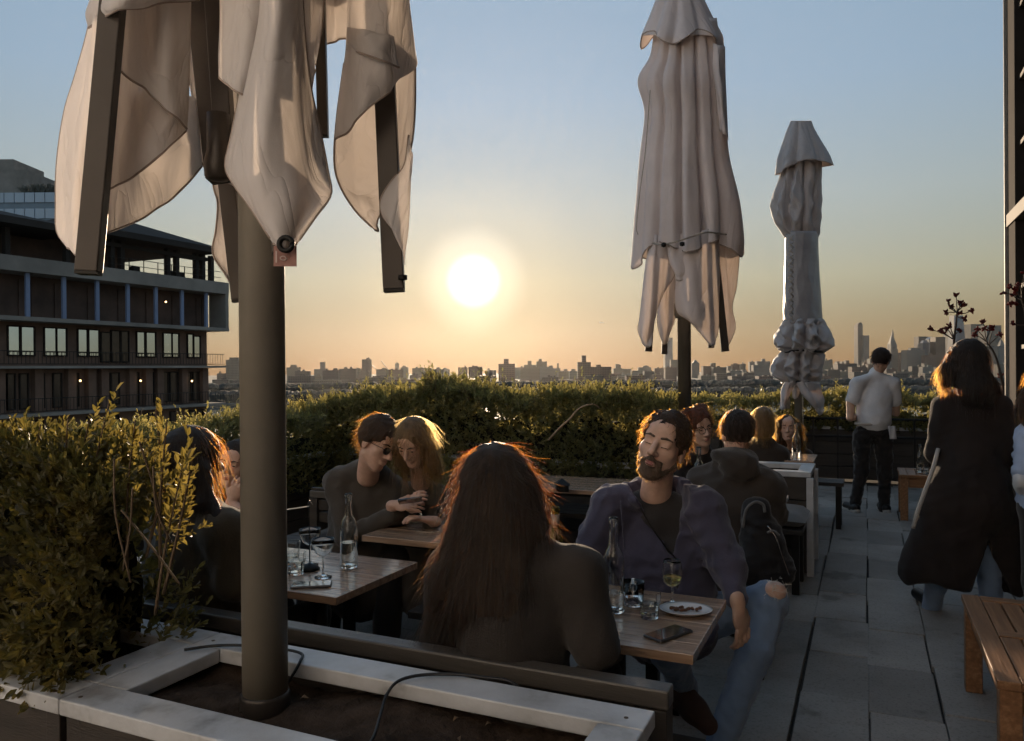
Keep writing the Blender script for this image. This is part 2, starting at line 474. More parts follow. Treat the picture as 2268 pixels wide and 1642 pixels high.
# ------------------------------------------------------------------ benches
m_rail = M('worn_dark_rail', (.075, .066, .057), .3, .25, 4, .2, 50, (.6, 8, 8), spec=.5)
def bench(u0, u1, v_back, v_front, label, back=True, seat_h=.45, cushion=None, top=RIM, legs=None):
    t = root('bench', label, 'bench', ((u0 + u1) / 2, (v_back + v_front) / 2, 0), 'benches at the tables')
    s = 1 if v_front > v_back else -1
    if back:
        bev(MB().span((u0, v_back, top - .05), (u1, v_back + s * .062, top)).build('top_rail', m_rail, t), .006)
        for k in range(3):
            z = .50 + k * .085
            bev(MB().span((u0 + .01, v_back + s * .02, z), (u1 - .01, v_back + s * .05, z + .07)).build('back_slat', m_black, t), .003)
        for u in (u0 + .04, (u0 + u1) / 2, u1 - .04):
            bev(MB().span((u - .035, v_back + s * .002, 0), (u + .035, v_back + s * .073, top - .052)).build('back_post', m_black, t), .004)
    ns = 4; w = abs(v_front - v_back) - .08
    for k in range(ns):
        a = v_back + s * (.08 + k * w / ns); b = a + s * (w / ns - .008)
        bev(MB().span((u0, a, seat_h - .035), (u1, b, seat_h)).build('seat_slat', m_black, t), .004)
    for u in (legs or (u0 + .05, u1 - .05)):
        for vv in (v_back + s * .12, v_front - s * .05):
            bev(MB().span((u - .025, vv - .025, 0), (u + .025, vv + .025, seat_h - .037)).build('leg', m_iron, t), .003)
    if cushion:
        a, b = cushion
        nx, ny = 26, 10
        vs = []; 
        for side in (1, -1):
            for j in range(ny + 1):
                for i in range(nx + 1):
                    x = i / nx * 2 - 1; y = j / ny * 2 - 1
                    e = (1 - abs(x) ** 14) * (1 - abs(y) ** 5)
                    z = .055 * max(e, 0) ** .45 * side + .004 * math.sin(7 * x + 3 * y)
                    vs.append(((a + b) / 2 + x * (b - a) / 2, (v_back + v_front) / 2 + s * .02 + y * (w / 2 + .015), seat_h + .058 + z))
        N = nx + 1; f = []
        for q in range(2):
            o_ = q * N * (ny + 1)
            for j in range(ny):
                for i in range(nx):
                    c = (o_ + j * N + i, o_ + j * N + i + 1, o_ + (j + 1) * N + i + 1, o_ + (j + 1) * N + i)
                    f.append(c if q == 0 else c[::-1])
        mesh_obj('cushion', vs, f, m_cushion, t, True)
    return t
bench(-3.9, -.447, 1.885, 2.38, 'long bench with pale top rail under the foreground woman')
bench(-1.95, -.66, 3.62, 3.06, 'dark bench under the bearded man in the hoodie', back=False, legs=(-1.8, -.8))
bench(-3.6, -2.0, 4.45, 3.95, 'bench with back slats behind the embracing couple', top=.72)
bench(-1.5, -.47, 3.95, 4.36, 'backless bench under the person in the dark hooded jacket', back=False, legs=(-1.4, -.50))
bench(-2.6, -.40, 6.15, 5.62, 'bench with grey seat cushion against the white rimmed planter', back=False, cushion=(-1.55, -.38))
bench(-3.9, -2.5, 3.55, 3.12, 'bench on the far side of the table beside the umbrella pole', back=False)
bench(-1.8, -.55, 6.85, 7.2, 'backless bench under the blond person seen from behind', back=False)
bench(-1.6, -.2, 8.45, 8.05, 'bench under the woman facing the water bottle at the far table', back=False)

# ------------------------------------------------------------------ tables
def table(u0, u1, v0, v1, h, label, planks=5, along='u', mats=None, legs='pedestal', thick=.03, frame=False):
    t = root('table', label, 'table', ((u0 + u1) / 2, (v0 + v1) / 2, 0), 'tables on the terrace')
    mt = mats or m_table
    g = .0025
    for k in range(planks):
        if along == 'u':
            a = v0 + (v1 - v0) * k / planks; b = v0 + (v1 - v0) * (k + 1) / planks - g
            A, B = (u0, a, h - thick), (u1, b, h)
        else:
            a = u0 + (u1 - u0) * k / planks; b = u0 + (u1 - u0) * (k + 1) / planks - g
            A, B = (a, v0, h - thick), (b, v1, h)
        bev(MB().span(A, B).build('tabletop_plank', mt, t), .0025)
    cu, cv = (u0 + u1) / 2, (v0 + v1) / 2
    if legs == 'pedestal':
        bev(MB().span((u0 + .08, v0 + .08, h - thick - .03), (u1 - .08, v1 - .08, h - thick - .002)).build('under_frame', m_iron, t), .003)
        for cc in ((cu,) if u1 - u0 < .9 else (u0 + .3, u1 - .3)):
            MB().lathe([(.03, 0), (.03, h - thick - .035)], (cc, cv, 0), 16).build('pedestal', m_iron, t, True)
            bev(MB().box((cc, cv, .012), (.42, .42, .022)).build('base_plate', m_iron, t), .006)
    else:
        for u in (u0 + .04, u1 - .04):
            for v in (v0 + .04, v1 - .04):
                bev(MB().span((u - .035, v - .035, 0), (u + .035, v + .035, h - thick - .001)).build('leg', m_teaky, t), .004)
        for v in (v0 + .04, v1 - .04):
            bev(MB().span((u0 + .08, v - .012, h - thick - .09), (u1 - .08, v + .012, h - thick - .002)).build('apron', m_teak, t), .003)
        for u in (u0 + .04, u1 - .04):
            bev(MB().span((u - .012, v0 + .08, h - thick - .09), (u + .012, v1 - .08, h - thick - .002)).build('apron', m_teaky, t), .003)
    return t
TH = .74
table(-1.10, -.462, 2.26, 2.85, TH, 'wooden table with plate, phone and water bottle before the bearded man', planks=6)
table(-3.0, -1.775, 2.31, 2.88, TH, 'wooden table with two stemmed coupe glasses beside the umbrella pole', planks=6)
table(-2.32, -1.5, 3.23, 3.82, TH, 'wooden table in front of the embracing couple', planks=6)
table(-2.75, -1.45, 5.0, 5.62, TH, 'empty table with small dark napkin holder near the hedge', planks=6)
table(-1.12, -.46, 4.72, 5.30, TH, 'sunlit table corner behind the person in the hooded jacket', planks=6)
table(-1.15, -.42, 7.25, 7.85, TH, 'far table carrying a backlit clear water bottle', planks=6)
table(-2.3, -1.62, 8.3, 8.9, TH, 'pale table behind the woman with red hair', planks=5)
# low slatted teak tables on the right
def slat_table(u0, u1, v0, v1, h, label, nu=7, cross=True):
    t = root('low_slatted_table', label, 'low table', ((u0 + u1) / 2, (v0 + v1) / 2, 0))
    fw = .075; z0, z1 = h - .032, h
    for A, B, m_ in (((u0, v0, z0), (u0 + fw, v1, z1), m_teaky), ((u1 - fw, v0, z0), (u1, v1, z1), m_teaky),
                 ((u0 + fw + .002, v0, z0), (u1 - fw - .002, v0 + fw, z1), m_teak), ((u0 + fw + .002, v1 - fw, z0), (u1 - fw - .002, v1, z1), m_teak)):
        bev(MB().span(A, B).build('frame_board', m_, t), .004)
    vm = (v0 + v1) / 2
    secs = [(v0 + fw + .003, v1 - fw - .003)]
    if cross:
        bev(MB().span((u0 + fw + .002, vm - fw / 2, z0), (u1 - fw - .002, vm + fw / 2, z1 + .001)).build('frame_board', m_teak, t), .004)
        secs = [(v0 + fw + .003, vm - fw / 2 - .003), (vm + fw / 2 + .003, v1 - fw - .003)]
    w = (u1 - u0 - 2 * fw) / nu
    for a, b in secs:
        for k in range(nu):
            x = u0 + fw + k * w
            bev(MB().span((x + .005, a, z0 + .004), (x + w - .004, b, z1 - .003 - random.uniform(0, .002))).build('slat', m_teaky, t), .003)
    for u in (u0 + .045, u1 - .045):
        for v in (v0 + .05, v1 - .05):
            bev(MB().span((u - .036, v - .036, 0), (u + .036, v + .036, z0 - .001)).build('leg', m_teaky, t), .005)
    for u in (u0 + .045, u1 - .045):
        bev(MB().span((u - .013, v0 + .09, z0 - .1), (u + .013, v1 - .09, z0 - .001)).build('apron', m_teaky, t), .003)
    for v in (v0 + .05, v1 - .05):
        bev(MB().span((u0 + .085, v - .013, z0 - .1), (u1 - .085, v + .013, z0 - .001)).build('apron', m_teak, t), .003)
    return t
slat_table(.42, 1.12, 3.23, 4.38, .45, 'low slatted teak table lit by the sun in the bottom right corner')
slat_table(.30, .98, 8.75, 9.35, .47, 'low slatted table between the white shirted man and the long black coat', nu=6, cross=False)
# ================================================================== building on the right (glazed front along the terrace)
m_cream = M('cream_painted_steel', (.24, .205, .165), .5, .1, 4, .08, 40)
m_dkframe = M('dark_window_frame', (.030, .024, .020), .9, .2, 4, spec=.1)
m_pane = glass_mat('window_glass', (.10, .12, .12), 1.9)
m_inner = M('dim_interior', (.05, .04, .035), .9, .3, 1.5)
UF = 1.55
m_mull = M('bronze_mullion', (.085, .07, .055), .7, .15, 4, spec=.2)
VE = PU(2225, 800, UF)[1]
tb = root('glazed_restaurant_front', 'dark framed glass front with cream mullions at the right edge', 'building', (UF + 2, 5, 0))
def zf(px, py): return PU(px, py, UF)[2]
Z_BAND0, Z_BAND1 = zf(2237, 493), zf(2237, 464)
Z_M1, Z_M2, Z_M3 = zf(2246, 162), zf(2249, 307), zf(2240, 14)
TOPZ = 8.6
bev(MB().span((UF, VE - .05, 0), (UF + 2.6, VE - .01, TOPZ)).build('corner_pilaster', m_cream, tb), .01)
MB().span((UF + .55, -2.4, 0), (UF + 5, VE - .07, .3)).build('interior_floor', m_inner, tb)
MB().span((UF + 4.8, -2.4, .302), (UF + 5, VE - .07, TOPZ)).build('back_wall', m_inner, tb)
MB().span((UF - .12, -2.4, TOPZ + .002), (UF + 5, VE + .2, TOPZ + .5)).build('roof', m_dkframe, tb)
bev(MB().span((-9.0, -3.6, 0), (UF + 5, -3.2, 6.5)).build('added_bounce_wall', M('bounce_wall_white', (.70, .72, .76), .9, .1, 2, .2, 30), tb), .01)  # unseen wall added behind the camera to bounce sunlight back as fill
bays = [VE - .052]
while bays[-1] > -2.0: bays.append(bays[-1] - 2.4)
for i in range(len(bays) - 1):
    b1, b0 = bays[i], bays[i + 1]
    bev(MB().span((UF + .035, b1 - .5, 0), (UF + .32, b1 - .001, TOPZ)).build('dark_jamb', m_dkframe, tb), .006)
    bev(MB().span((UF + .015, b0, Z_BAND0), (UF + .2, b1 - .002, Z_BAND1)).build('cream_band', m_mull, tb), .006)
    levels = [.05, zf(2258, 767), zf(2256, 627), Z_BAND0 - .01, Z_BAND1 + .01, Z_M2, Z_M1, Z_M3, TOPZ - .05]
    for k, z in enumerate(levels):
        if k in (3, 4): continue
        bev(MB().span((UF + .08, b0, z - .025), (UF + .13, b1 - .502, z + .025)).build('mullion', m_mull, tb), .004)
    for k in range(3):
        y = b1 - .52 - k * .62
        bev(MB().span((UF + .10, y - .35, .05), (UF + .125, y - .31, TOPZ)).build('mullion', m_mull, tb), .004)
    for k in range(len(levels) - 1):
        MB().span((UF + .14, b0 + .004, levels[k] + .004), (UF + .148, b1 - .51, levels[k + 1] - .004)).build('pane', m_pane, tb)

# ================================================================== land and water
ZG, ZW = -33.0, -35.0
m_land = M('city_ground', (.10, .10, .085), .9, .3, .02)
m_water = M('river_water', (.03, .04, .045), .12, .2, .02, .5, .22, (1, 1, 1), spec=.6)
def slab(name, d0, d1, l0, l1, z0, z1, mat):
    o = MB().obox(F2 * d0 + R2 * l0 + np.array((0, 0, z0)), R2 * (l1 - l0), F2 * (d1 - d0), (0, 0, z1 - z0)).build(name, mat)
    return tag(o, kind='structure')
slab('ground', -280, 330, -3100, 3100, ZG - 8, ZG, m_land)
slab('river', 330.5, 782, -3100, 3100, ZW - 5, ZW, m_water)
slab('far_ground', 782.5, 4850, -3100, 3100, ZG - 8, ZG, m_land)

# ================================================================== hotel to the left
U0 = -50.0
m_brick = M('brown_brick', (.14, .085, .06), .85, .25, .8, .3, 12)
m_conc = M('weathered_concrete', (.22, .195, .17), .85, .25, .35, .3, 4)
m_blue = M('blue_painted_column', (.17, .21, .32), .6, .1, 1)
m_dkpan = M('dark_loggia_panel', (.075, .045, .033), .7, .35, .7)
m_roofd = M('dark_canopy_roof', (.040, .035, .032), .9, .2, .4, spec=.1)
m_win = M('sky_reflecting_glass', (.60, .70, .74), .03, .05, .6, metallic=1.0)
m_windim = M('dim_glass', (.045, .03, .022), .12, .4, .6, spec=.5)
m_lampw = emit_mat('warm_lamp', (1, .62, .25), 2.2)
def HV(zx, zy=1000):     # coordinates read off the left crop of the picture -> along the front, height
    p = PU(zx * .3597, 354.4 + zy * .3597, U0); return p[1], p[2]
VEND, V0 = HV(1387)[0], HV(-260)[0]
VLOW = HV(1354)[0]
def zl(zy0, zy1): return (HV(0, zy0)[1] + HV(1380, zy1)[1]) / 2
Z_par1, Z_par0 = zl(572, 768), zl(665, 838)
Z_b1, Z_b0 = zl(950, 1043), zl(972, 1066)
Z_c1, Z_c0 = zl(1256, 1277), zl(1272, 1290)
Z_d1, Z_d0 = zl(1560, 1506), zl(1580, 1522)
th = root('brick_hotel', 'brown brick hotel with blue loggia columns and rooftop canopy', 'building', (U0 - 12, (V0 + VEND) / 2, ZG))
D = -24.0
def hb(name, du0, du1, v0, v1, z0, z1, mat): return MB().span((U0 + du0, v0, z0), (U0 + du1, v1, z1)).build(name, mat, th)
hb('lower_wall', D, -1.2, V0, VLOW - .3, ZG, Z_d0 - .01, m_brick)
hb('wall', D, -1.2, V0, VLOW - .3, Z_d1, Z_c0 - .01, m_brick)
hb('wall', D, -1.2, V0, VLOW - .3, Z_c1, Z_b0 - .01, m_brick)
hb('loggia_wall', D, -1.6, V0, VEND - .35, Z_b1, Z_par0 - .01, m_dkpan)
hb('floor_slab', D, .0, V0, VLOW + .6, Z_d0, Z_d1, m_conc)
hb('floor_slab', D, .0, V0, VLOW + .7, Z_c0, Z_c1, m_conc)
hb('floor_slab', D, .45, V0, VEND, Z_b0, Z_b1, m_conc)
hb('parapet', D, .45, V0, VEND, Z_par0, Z_par1, m_conc)
hb('end_fin', -1.5, .4, VEND - .34, VEND - .002, Z_b1 + .002, Z_par0 - .002, m_conc)
cols = [168, 392, 597, 785, 958, 1119, 1268, -80, -300]
for z in cols:
    v = HV(z)[0]
    hb('blue_column', -.05, .12, v - .13, v + .13, Z_b1 + .01, Z_par0 - .015, m_blue)
cs = sorted(cols) + [1380]
for i in range(len(cs) - 1):
    a, b = HV(cs[i])[0] + .4, HV(cs[i + 1])[0] - .4
    n = max(2, int((b - a) / 1.4))
    for k in range(n):
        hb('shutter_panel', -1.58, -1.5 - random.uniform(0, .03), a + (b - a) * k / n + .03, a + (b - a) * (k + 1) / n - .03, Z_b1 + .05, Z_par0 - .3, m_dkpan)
def win(z0, z1, zt, zb, mat, du=-1.19):
    v0, v1 = HV(z0)[0], HV(z1)[0]
    o = hb('window', du, du + .06, v0, v1, zb, zt, mat)
    w = .09
    for a, b, c, d in ((v0 - w, v0 - .005, zb - w, zt + w), (v1 + .005, v1 + w, zb - w, zt + w), (v0, v1, zt + .005, zt + w), (v0, v1, zb - w, zb - .005)):
        MB().span((U0 + du, a, c), (U0 + du + .12, b, d)).build('frame', m_dkframe, o)
zt, zb = Z_b0 - .35, Z_c1 + .75
for a, b, m_ in ((-60, 38, m_win), (120, 185, m_win), (200, 275, m_win), (343, 410, m_win), (417, 472, m_win), (548, 600, m_win), (614, 672, m_win), (690, 742, m_windim), (752, 800, m_windim),
                 (812, 852, m_windim), (908, 952, m_win), (965, 1018, m_win), (1070, 1118, m_win), (1124, 1160, m_win), (1218, 1248, m_win), (1256, 1290, m_win)):
    win(a, b, zt - random.choice((0, 0, .15)), zb + (0 if m_ is m_win else -.4), m_)
zt, zb = Z_c0 - .4, Z_d1 + .35
for k, a in enumerate((-120, 0, 60, 110, 190, 290, 395, 500, 600, 695, 750, 870, 960, 1050, 1110, 1190, 1250)):
    win(a, a + 42, zt, zb, m_windim)
zt, zb = Z_d0 - .4, Z_d0 - 2.6
for a in (120, 290, 395, 600, 750, 960, 1110, 1230, 1270): win(a, a + 34, zt, zb, m_windim)
for z in (-10, 48, 285, 487, 610, 690, 860, 960, 1030, 1180, 1305):
    v = HV(z)[0]; hb('brick_pier', -1.2, -.75, v - .3, v + .3, Z_d1 + .01, Z_c0 - .02, m_brick)
for zx, zy in ((530, 1360), (900, 1360), (1215, 1362), (1055, 872)):
    v, z = HV(zx, zy)
    MB().lathe([(.0, -.08), (.06, -.05), (.08, 0), (.06, .05), (0, .08)], (U0 - .6, v, z), 10).build('lamp', m_lampw, th, True)
# balcony railings
for (z0, z1, zb_) in ((0, 1385, Z_c1), (0, 1385, Z_d1)):
    a, b = HV(z0)[0], VLOW + .55
    mb = MB()
    for h in (.95, .1): mb.span((U0 - .12, a, zb_ + h), (U0 - .07, b, zb_ + h + .05))
    y = a
    while y < b:
        mb.span((U0 - .105, y, zb_ + .1), (U0 - .085, y + .03, zb_ + .95)); y += .28
    mb.build('balcony_railing', m_iron, th)
# rooftop: posts, canopies, railing
ZR = Z_par1
def roofz(zx, zy): return HV(zx, zy)[1]
pv = [1078, 1132, 1252, 1292, 1345, 735, 795, 90, 20, 460, -100]
for z in pv:
    v = HV(z)[0]; hb('canopy_post', -1.0, -.6, v - .16, v + .16, ZR + .005, ZR + 2.3, m_roofd)
mb = MB()
for h in (.45, .95): mb.span((U0 - .3, HV(620)[0], ZR + h), (U0 - .25, VEND - .2, ZR + h + .04))
y = HV(620)[0]
while y < VEND - .3: mb.span((U0 - .3, y, ZR), (U0 - .25, y + .05, ZR + 1.0)); y += 1.3
mb.build('roof_railing', m_iron, th)
for zx in (908, 1125, 1183): hb('planter_pot', -1.6, -1.1, HV(zx)[0] - .3, HV(zx)[0] + .3, ZR + .002, ZR + .6, m_roofd)
# canopy roofs: hipped, with thick fascia
def canopy(za, zb_, zpk0, zpk1, e_z, p_z, depth=13):
    a, b = HV(za)[0], HV(zb_)[0]; p0, p1 = HV(zpk0)[0], HV(zpk1)[0]
    u1, u0 = U0 + .9, U0 + .9 - depth; um = (u0 + u1) / 2
    v = [(u1, a, e_z), (u1, b, e_z), (u0, b, e_z), (u0, a, e_z), (um, p0, p_z), (um, p1, p_z),
         (u1, a, e_z - .45), (u1, b, e_z - .45), (u0, b, e_z - .45), (u0, a, e_z - .45)]
    f = [(0, 1, 5, 4), (1, 2, 5), (2, 3, 4, 5), (3, 0, 4), (6, 7, 1, 0), (7, 8, 2, 1), (8, 9, 3, 2), (9, 6, 0, 3), (9, 8, 7, 6)]
    mesh_obj('canopy_roof', v, f, m_roofd, th)
e_z = ZR + 2.75
canopy(470, 1312, 860, 940, e_z, e_z + 2.4)
canopy(-420, 468, 150, 330, e_z - .35, e_z + 1.2)
hb('canopy_beam', -1.1, -.5, HV(640)[0], HV(1310)[0], ZR + 1.75, ZR + 2.05, m_roofd)
hb('bar_cabin', -9, -3.5, HV(60)[0], HV(960)[0], ZR + .01, ZR + 2.2, m_dkpan)

# pale glass tower rising behind it
m_glassb = M('blue_white_panel', (.33, .38, .44), .25, .12, .12, spec=.7)
m_glassd = M('blue_grey_glazing', (.10, .14, .18), .1, .2, .2, spec=.9)
d_t = 150.0
A = P(-120, 815, d_t); B = P(150, 815, d_t)
tw = root('pale_tower', 'bluish white panelled tower at the left edge above the hotel canopy', 'building', (A[0], A[1], ZG))
ex = (B - A); ex[2] = 0; L = np.linalg.norm(ex); ex /= L
ey = np.cross((0, 0, 1), ex)
ztop = P(60, 427, d_t)[2]
MB().obox(A + np.array((0, 0, ZG - A[2])), ex * L, ey * 22, (0, 0, ztop - ZG)).build('wall', m_glassd, tw)
A0 = np.array((A[0], A[1], 0))
nfl, nb = 34, 12
for k in range(nfl):
    z1 = ztop - k * 3.1
    if z1 < 2: break
    for j in range(nb):
        x0 = L * j / nb
        MB().obox(A0 + ex * (x0 + .08) - ey * .35 + np.array((0, 0, z1 - 2.0)), ex * (L / nb - .16), ey * .3, (0, 0, 1.9)).build('panel', m_glassb, tw)
zt2 = P(20, 372, d_t)[2]; xr = np.dot(P(48, 400, d_t) - A0, ex)
MB().obox(A0 + ey * 2 + np.array((0, 0, ztop + .05)), ex * xr, ey * 14, (0, 0, zt2 - ztop)).build('roof_plant', m_conc, tw)
xr2 = np.dot(P(42, 400, d_t) - A0, ex)
MB().obox(A0 + ey * 3 + np.array((0, 0, zt2 + .05)), ex * xr2 * .8, ey * 10, (0, 0, 2.4)).build('roof_plant', m_conc, tw)
mb = MB()
for k in range(60):
    x = random.uniform(xr, L); h = random.uniform(.5, 2.0); q = A0 + ex * x + ey * random.uniform(.2, 2) + np.array((0, 0, ztop))
    for s_ in range(5): mb.bar(q, q + np.array((random.uniform(-.8, .8), random.uniform(-.8, .8), h)), .12, .12)
mb.build('roof_planting', m_land, tw)

# ================================================================== skyline
def city_mat(name, col, lit=None):
    m, nt, out = new_mat(name)
    tc = nt.nodes.new('ShaderNodeTexCoord')
    br = nt.nodes.new('ShaderNodeTexBrick')
    br.offset = 0; br.inputs['Scale'].default_value = 1.0
    br.inputs['Brick Width'].default_value = 3.4; br.inputs['Row Height'].default_value = 3.2; br.inputs['Mortar Size'].default_value = .75
    br.inputs['Mortar Smooth'].default_value = .1
    br.inputs['Color1'].default_value = (*mul(col, .45), 1); br.inputs['Color2'].default_value = (*mul(col, .55), 1); br.inputs['Mortar'].default_value = (*col, 1)
    sep = nt.nodes.new('ShaderNodeSeparateXYZ'); cmb = nt.nodes.new('ShaderNodeCombineXYZ')
    ad = nt.nodes.new('ShaderNodeMath'); ad.operation = 'ADD'
    nt.links.new(tc.outputs['Object'], sep.inputs[0])
    nt.links.new(sep.outputs[0], ad.inputs[0]); nt.links.new(sep.outputs[1], ad.inputs[1])
    nt.links.new(ad.outputs[0], cmb.inputs[0]); nt.links.new(sep.outputs[2], cmb.inputs[1])
    nt.links.new(cmb.outputs[0], br.inputs['Vector'])
    b = nt.nodes.new('ShaderNodeBsdfPrincipled'); b.inputs['Roughness'].default_value = .6
    nt.links.new(br.outputs['Color'], b.inputs['Base Color'])
    nt.links.new(b.outputs[0], out.inputs['Surface'])
    return m
CM_ = [city_mat('city_brick_red', (.14, .09, .07)), city_mat('city_brick_tan', (.17, .14, .105)), city_mat('city_stone', (.17, .155, .135)), city_mat('city_dark', (.09, .075, .065))]
m_cglass = M('city_tower_glass', (.11, .13, .15), .3, .15, .03, spec=.5)
m_cpale = M('city_tower_pale', (.13, .12, .105), .6, .1, .03, spec=.2)
m_cbronze = M('city_tower_bronze', (.11, .07, .05), .4, .15, .03)
def cbox(mb, x0, x1, yt, d, dep, zb=ZG, mi=0):
    xm = (x0 + x1) / 2
    a = P(x0, 815, d); b = P(x1, 815, d); zt_ = P(xm, yt, d)[2]
    e = R2 * np.dot(b - a, R2)
    mb.obox(np.array((a[0], a[1], zb)), e, F2 * dep, (0, 0, zt_ - zb), mi)
    return zt_
REG, GEN = [], []
def building(x0, x1, yt, d, mat, label, extras=(), name='apartment_block', group=None, roofs=True, dep=None, now=False):
    REG.append((x0, x1, yt, d))
    if group and not now:
        GEN.append((x0, x1, yt, d, mat, label, extras, name, group, roofs)); return
    a = P((x0 + x1) / 2, 815, d)
    t = root(name, label, 'building', (a[0], a[1], ZG), group)
    w = (x1 - x0) / FPX * d
    dep = dep or max(18, min(60, w * .6))
    mb = MB(); z = cbox(mb, x0, x1, yt, d, dep); mb.build('wall', mat, t)
    for (ex0, ex1, ey_) in extras:
        mb = MB(); cbox(mb, ex0, ex1, ey_, d + dep * .25, dep * .5, z + .05); mb.build('roof_bulkhead', mat, t)
    if roofs and not extras:
        n = random.choice((1, 2, 2, 3))
        for k in range(n):
            c = random.uniform(x0 + .15 * (x1 - x0), x1 - .25 * (x1 - x0)); ww = random.uniform(.08, .25) * (x1 - x0)
            mb = MB(); cbox(mb, c, min(c + ww, x1), yt - random.uniform(1.5, 4.5), d + dep * .3, dep * .3, z + .05); mb.build('roof_bulkhead', mat, t)
    return t
def zA(x, y): return 590.6 + .3906 * x, 679.2 + .3906 * y
def zB(x, y): return 1358.4 + .22136 * x, 708.7 + .22136 * y
def zC(x, y): return 1830.9 + .1927 * x, 679.2 + .1927 * y
PLACES = ['right of the umbrella pole', 'beside the thin grey slab', 'under the sun', 'left of the middle umbrella']
def sky_list(fn, items, d, mi, lab):
    for it in items:
        x0, x1, yt = it[:3]; ex = it[3:]
        X0, Y = fn(x0, yt); X1, _ = fn(x1, yt)
        dd = d * random.uniform(.92, 1.1)
        e = [(fn(q[0], 0)[0], fn(q[1], 0)[0], fn(0, q[2])[1]) for q in ex]
        building(X0, X1, Y, dd, CM_[mi if mi is not None else random.choice((0, 1, 2))], lab, e, group='hazy city blocks across the river')
        
LAB_FAR = 'small hazy apartment block in the distant skyline'
named = [
 (zA, (112, 182, 345, (135, 165, 330)), 1900, 1, 'hazy stepped block just beyond the nearest umbrella pole'),
 (zA, (268, 330, 355, (303, 328, 315)), 2000, 2, 'hazy block with narrow tower on its corner left of the flat slab'),
 (zA, (540, 588, 300), 1900, 3, 'tallest plain slab tower below and left of the sun'),
 (zA, (728, 746, 323), 2300, 2, 'thin chimney-like tower beside the long crane'),
 (zA, (825, 935, 350), 1900, 1, 'wide flat block left of the point under the sun'),
 (zA, (1208, 1300, 392, (1248, 1283, 362)), 1150, 3, 'dark stepped block straight under the sun'),
 (zA, (1314, 1408, 325, (1345, 1372, 297)), 1250, 0, 'tall block with square rooftop bulkhead to the right under the sun'),
 (zA, (1458, 1528, 330, (1480, 1502, 308)), 2000, 1, 'grey block with bulkhead, first of a pair right of the sun'),
 (zA, (1530, 1590, 312, (1543, 1560, 297)), 1950, 1, 'taller grey block, second of a pair right of the sun'),
 (zA, (1765, 1838, 315, (1788, 1812, 278)), 1150, 0, 'dark tall block with a tower on its roof left of the middle umbrella'),
 (zA, (1838, 1955, 342, (1870, 1895, 330)), 1170, 0, 'broad dark block joined to the tall towered one'),
 (zB, (1440, 1570, 415, (1490, 1520, 390)), 2400, 2, 'broad block with bulkhead left of the wrapped umbrella'),
 (zB, (2080, 2195, 405), 2300, 1, 'flat topped block just right of the wrapped umbrella'),
 (zC, (130, 350, 655, (225, 260, 620)), 2000, 3, 'low wide block left of the pencil tower'),
 (zC, (920, 1130, 500, (970, 1080, 475)), 2900, 2, 'broad stepped block between the clock tower and the glass towers'),
]
for fn, it, d, mi, lab in named:
    x0, x1, yt = it[:3]
    X0, Y = fn(x0, yt); X1, _ = fn(x1, yt)
    building(X0, X1, Y, d, CM_[mi], lab, [(fn(q[0], 0)[0], fn(q[1], 0)[0], fn(0, q[2])[1]) for q in it[3:]])
sky_list(zA, [(-230, -150, 372), (-150, -60, 360), (-60, 30, 375), (30, 112, 380), (180, 245, 380), (340, 420, 362), (420, 462, 388), (460, 490, 360), (505, 530, 350), (628, 690, 375), (690, 762, 378), (760, 800, 345), (955, 1025, 375, (960, 985, 350)),
              (1030, 1085, 385), (1100, 1160, 380), (1160, 1230, 370, (1200, 1228, 347)), (1408, 1460, 345), (1590, 1665, 350, (1648, 1656, 322)), (1665, 1765, 365), (1968, 2015, 350, (1980, 2002, 326)), (2015, 2070, 362), (2110, 2180, 345), (2200, 2262, 350)], 2200, None, LAB_FAR)
sky_list(zB, [(0, 180, 490, (25, 75, 450)), (265, 370, 470), (410, 470, 490), (575, 650, 400), (915, 1010, 490, (965, 1000, 440)), (1010, 1110, 490), (1130, 1180, 510), (1190, 1270, 445), (1280, 1325, 440), (1365, 1435, 420), (1570, 1700, 450), (1700, 1900, 430), (1900, 2080, 440), (2195, 2270, 470)], 2600, None, LAB_FAR)
sky_list(zC, [(0, 70, 620), (430, 500, 640), (500, 640, 600), (640, 740, 610), (840, 920, 530), (1130, 1260, 560), (1240, 1280, 470), (1365, 1480, 480), (1500, 1700, 520), (1700, 1850, 500), (1850, 1970, 590)], 3000, None, LAB_FAR)
# lower, nearer rows
low = []
x = 470
while x < 2300:
    w = random.uniform(26, 70); low.append((x, x + w - 2, random.uniform(829, 845))); x += w
for x0, x1, y in low:
    building(x0, x1, y - (x0 - 1134) * .0073, random.uniform(1050, 1300), CM_[random.choice((0, 1, 3, 3))], 'low dim block in the row along the far shore', (), group='low blocks along the far shore')
x = 480
while x < 2290:
    w = random.uniform(16, 44)
    building(x, x + w - 1, random.uniform(812, 832) - (x - 1134) * .0073, random.uniform(1500, 1900), CM_[random.choice((0, 1, 2, 3))], LAB_FAR, (), group='hazy city blocks across the river'); x += w * random.uniform(.8, 1.5)
# small light blocks of the right hand skyline
for k in range(30):
    x = random.uniform(1560, 2260); w = random.uniform(4, 13)
    building(x, x + w, random.uniform(800, 822) - (x - 1134) * .0073 + 4, random.uniform(1900, 2600), CM_[random.choice((1, 2, 2))], LAB_FAR, (), group='hazy city blocks across the river', roofs=False)

def tower(x0, x1, yt, d, mat, name, label, dep=40):
    REG.append((x0, x1, yt, d))
    a = P((x0 + x1) / 2, 815, d); t = root(name, label, 'building', (a[0], a[1], ZG))
    mb = MB(); z = cbox(mb, x0, x1, yt, d, dep); mb.build('shaft', mat, t); return t, z
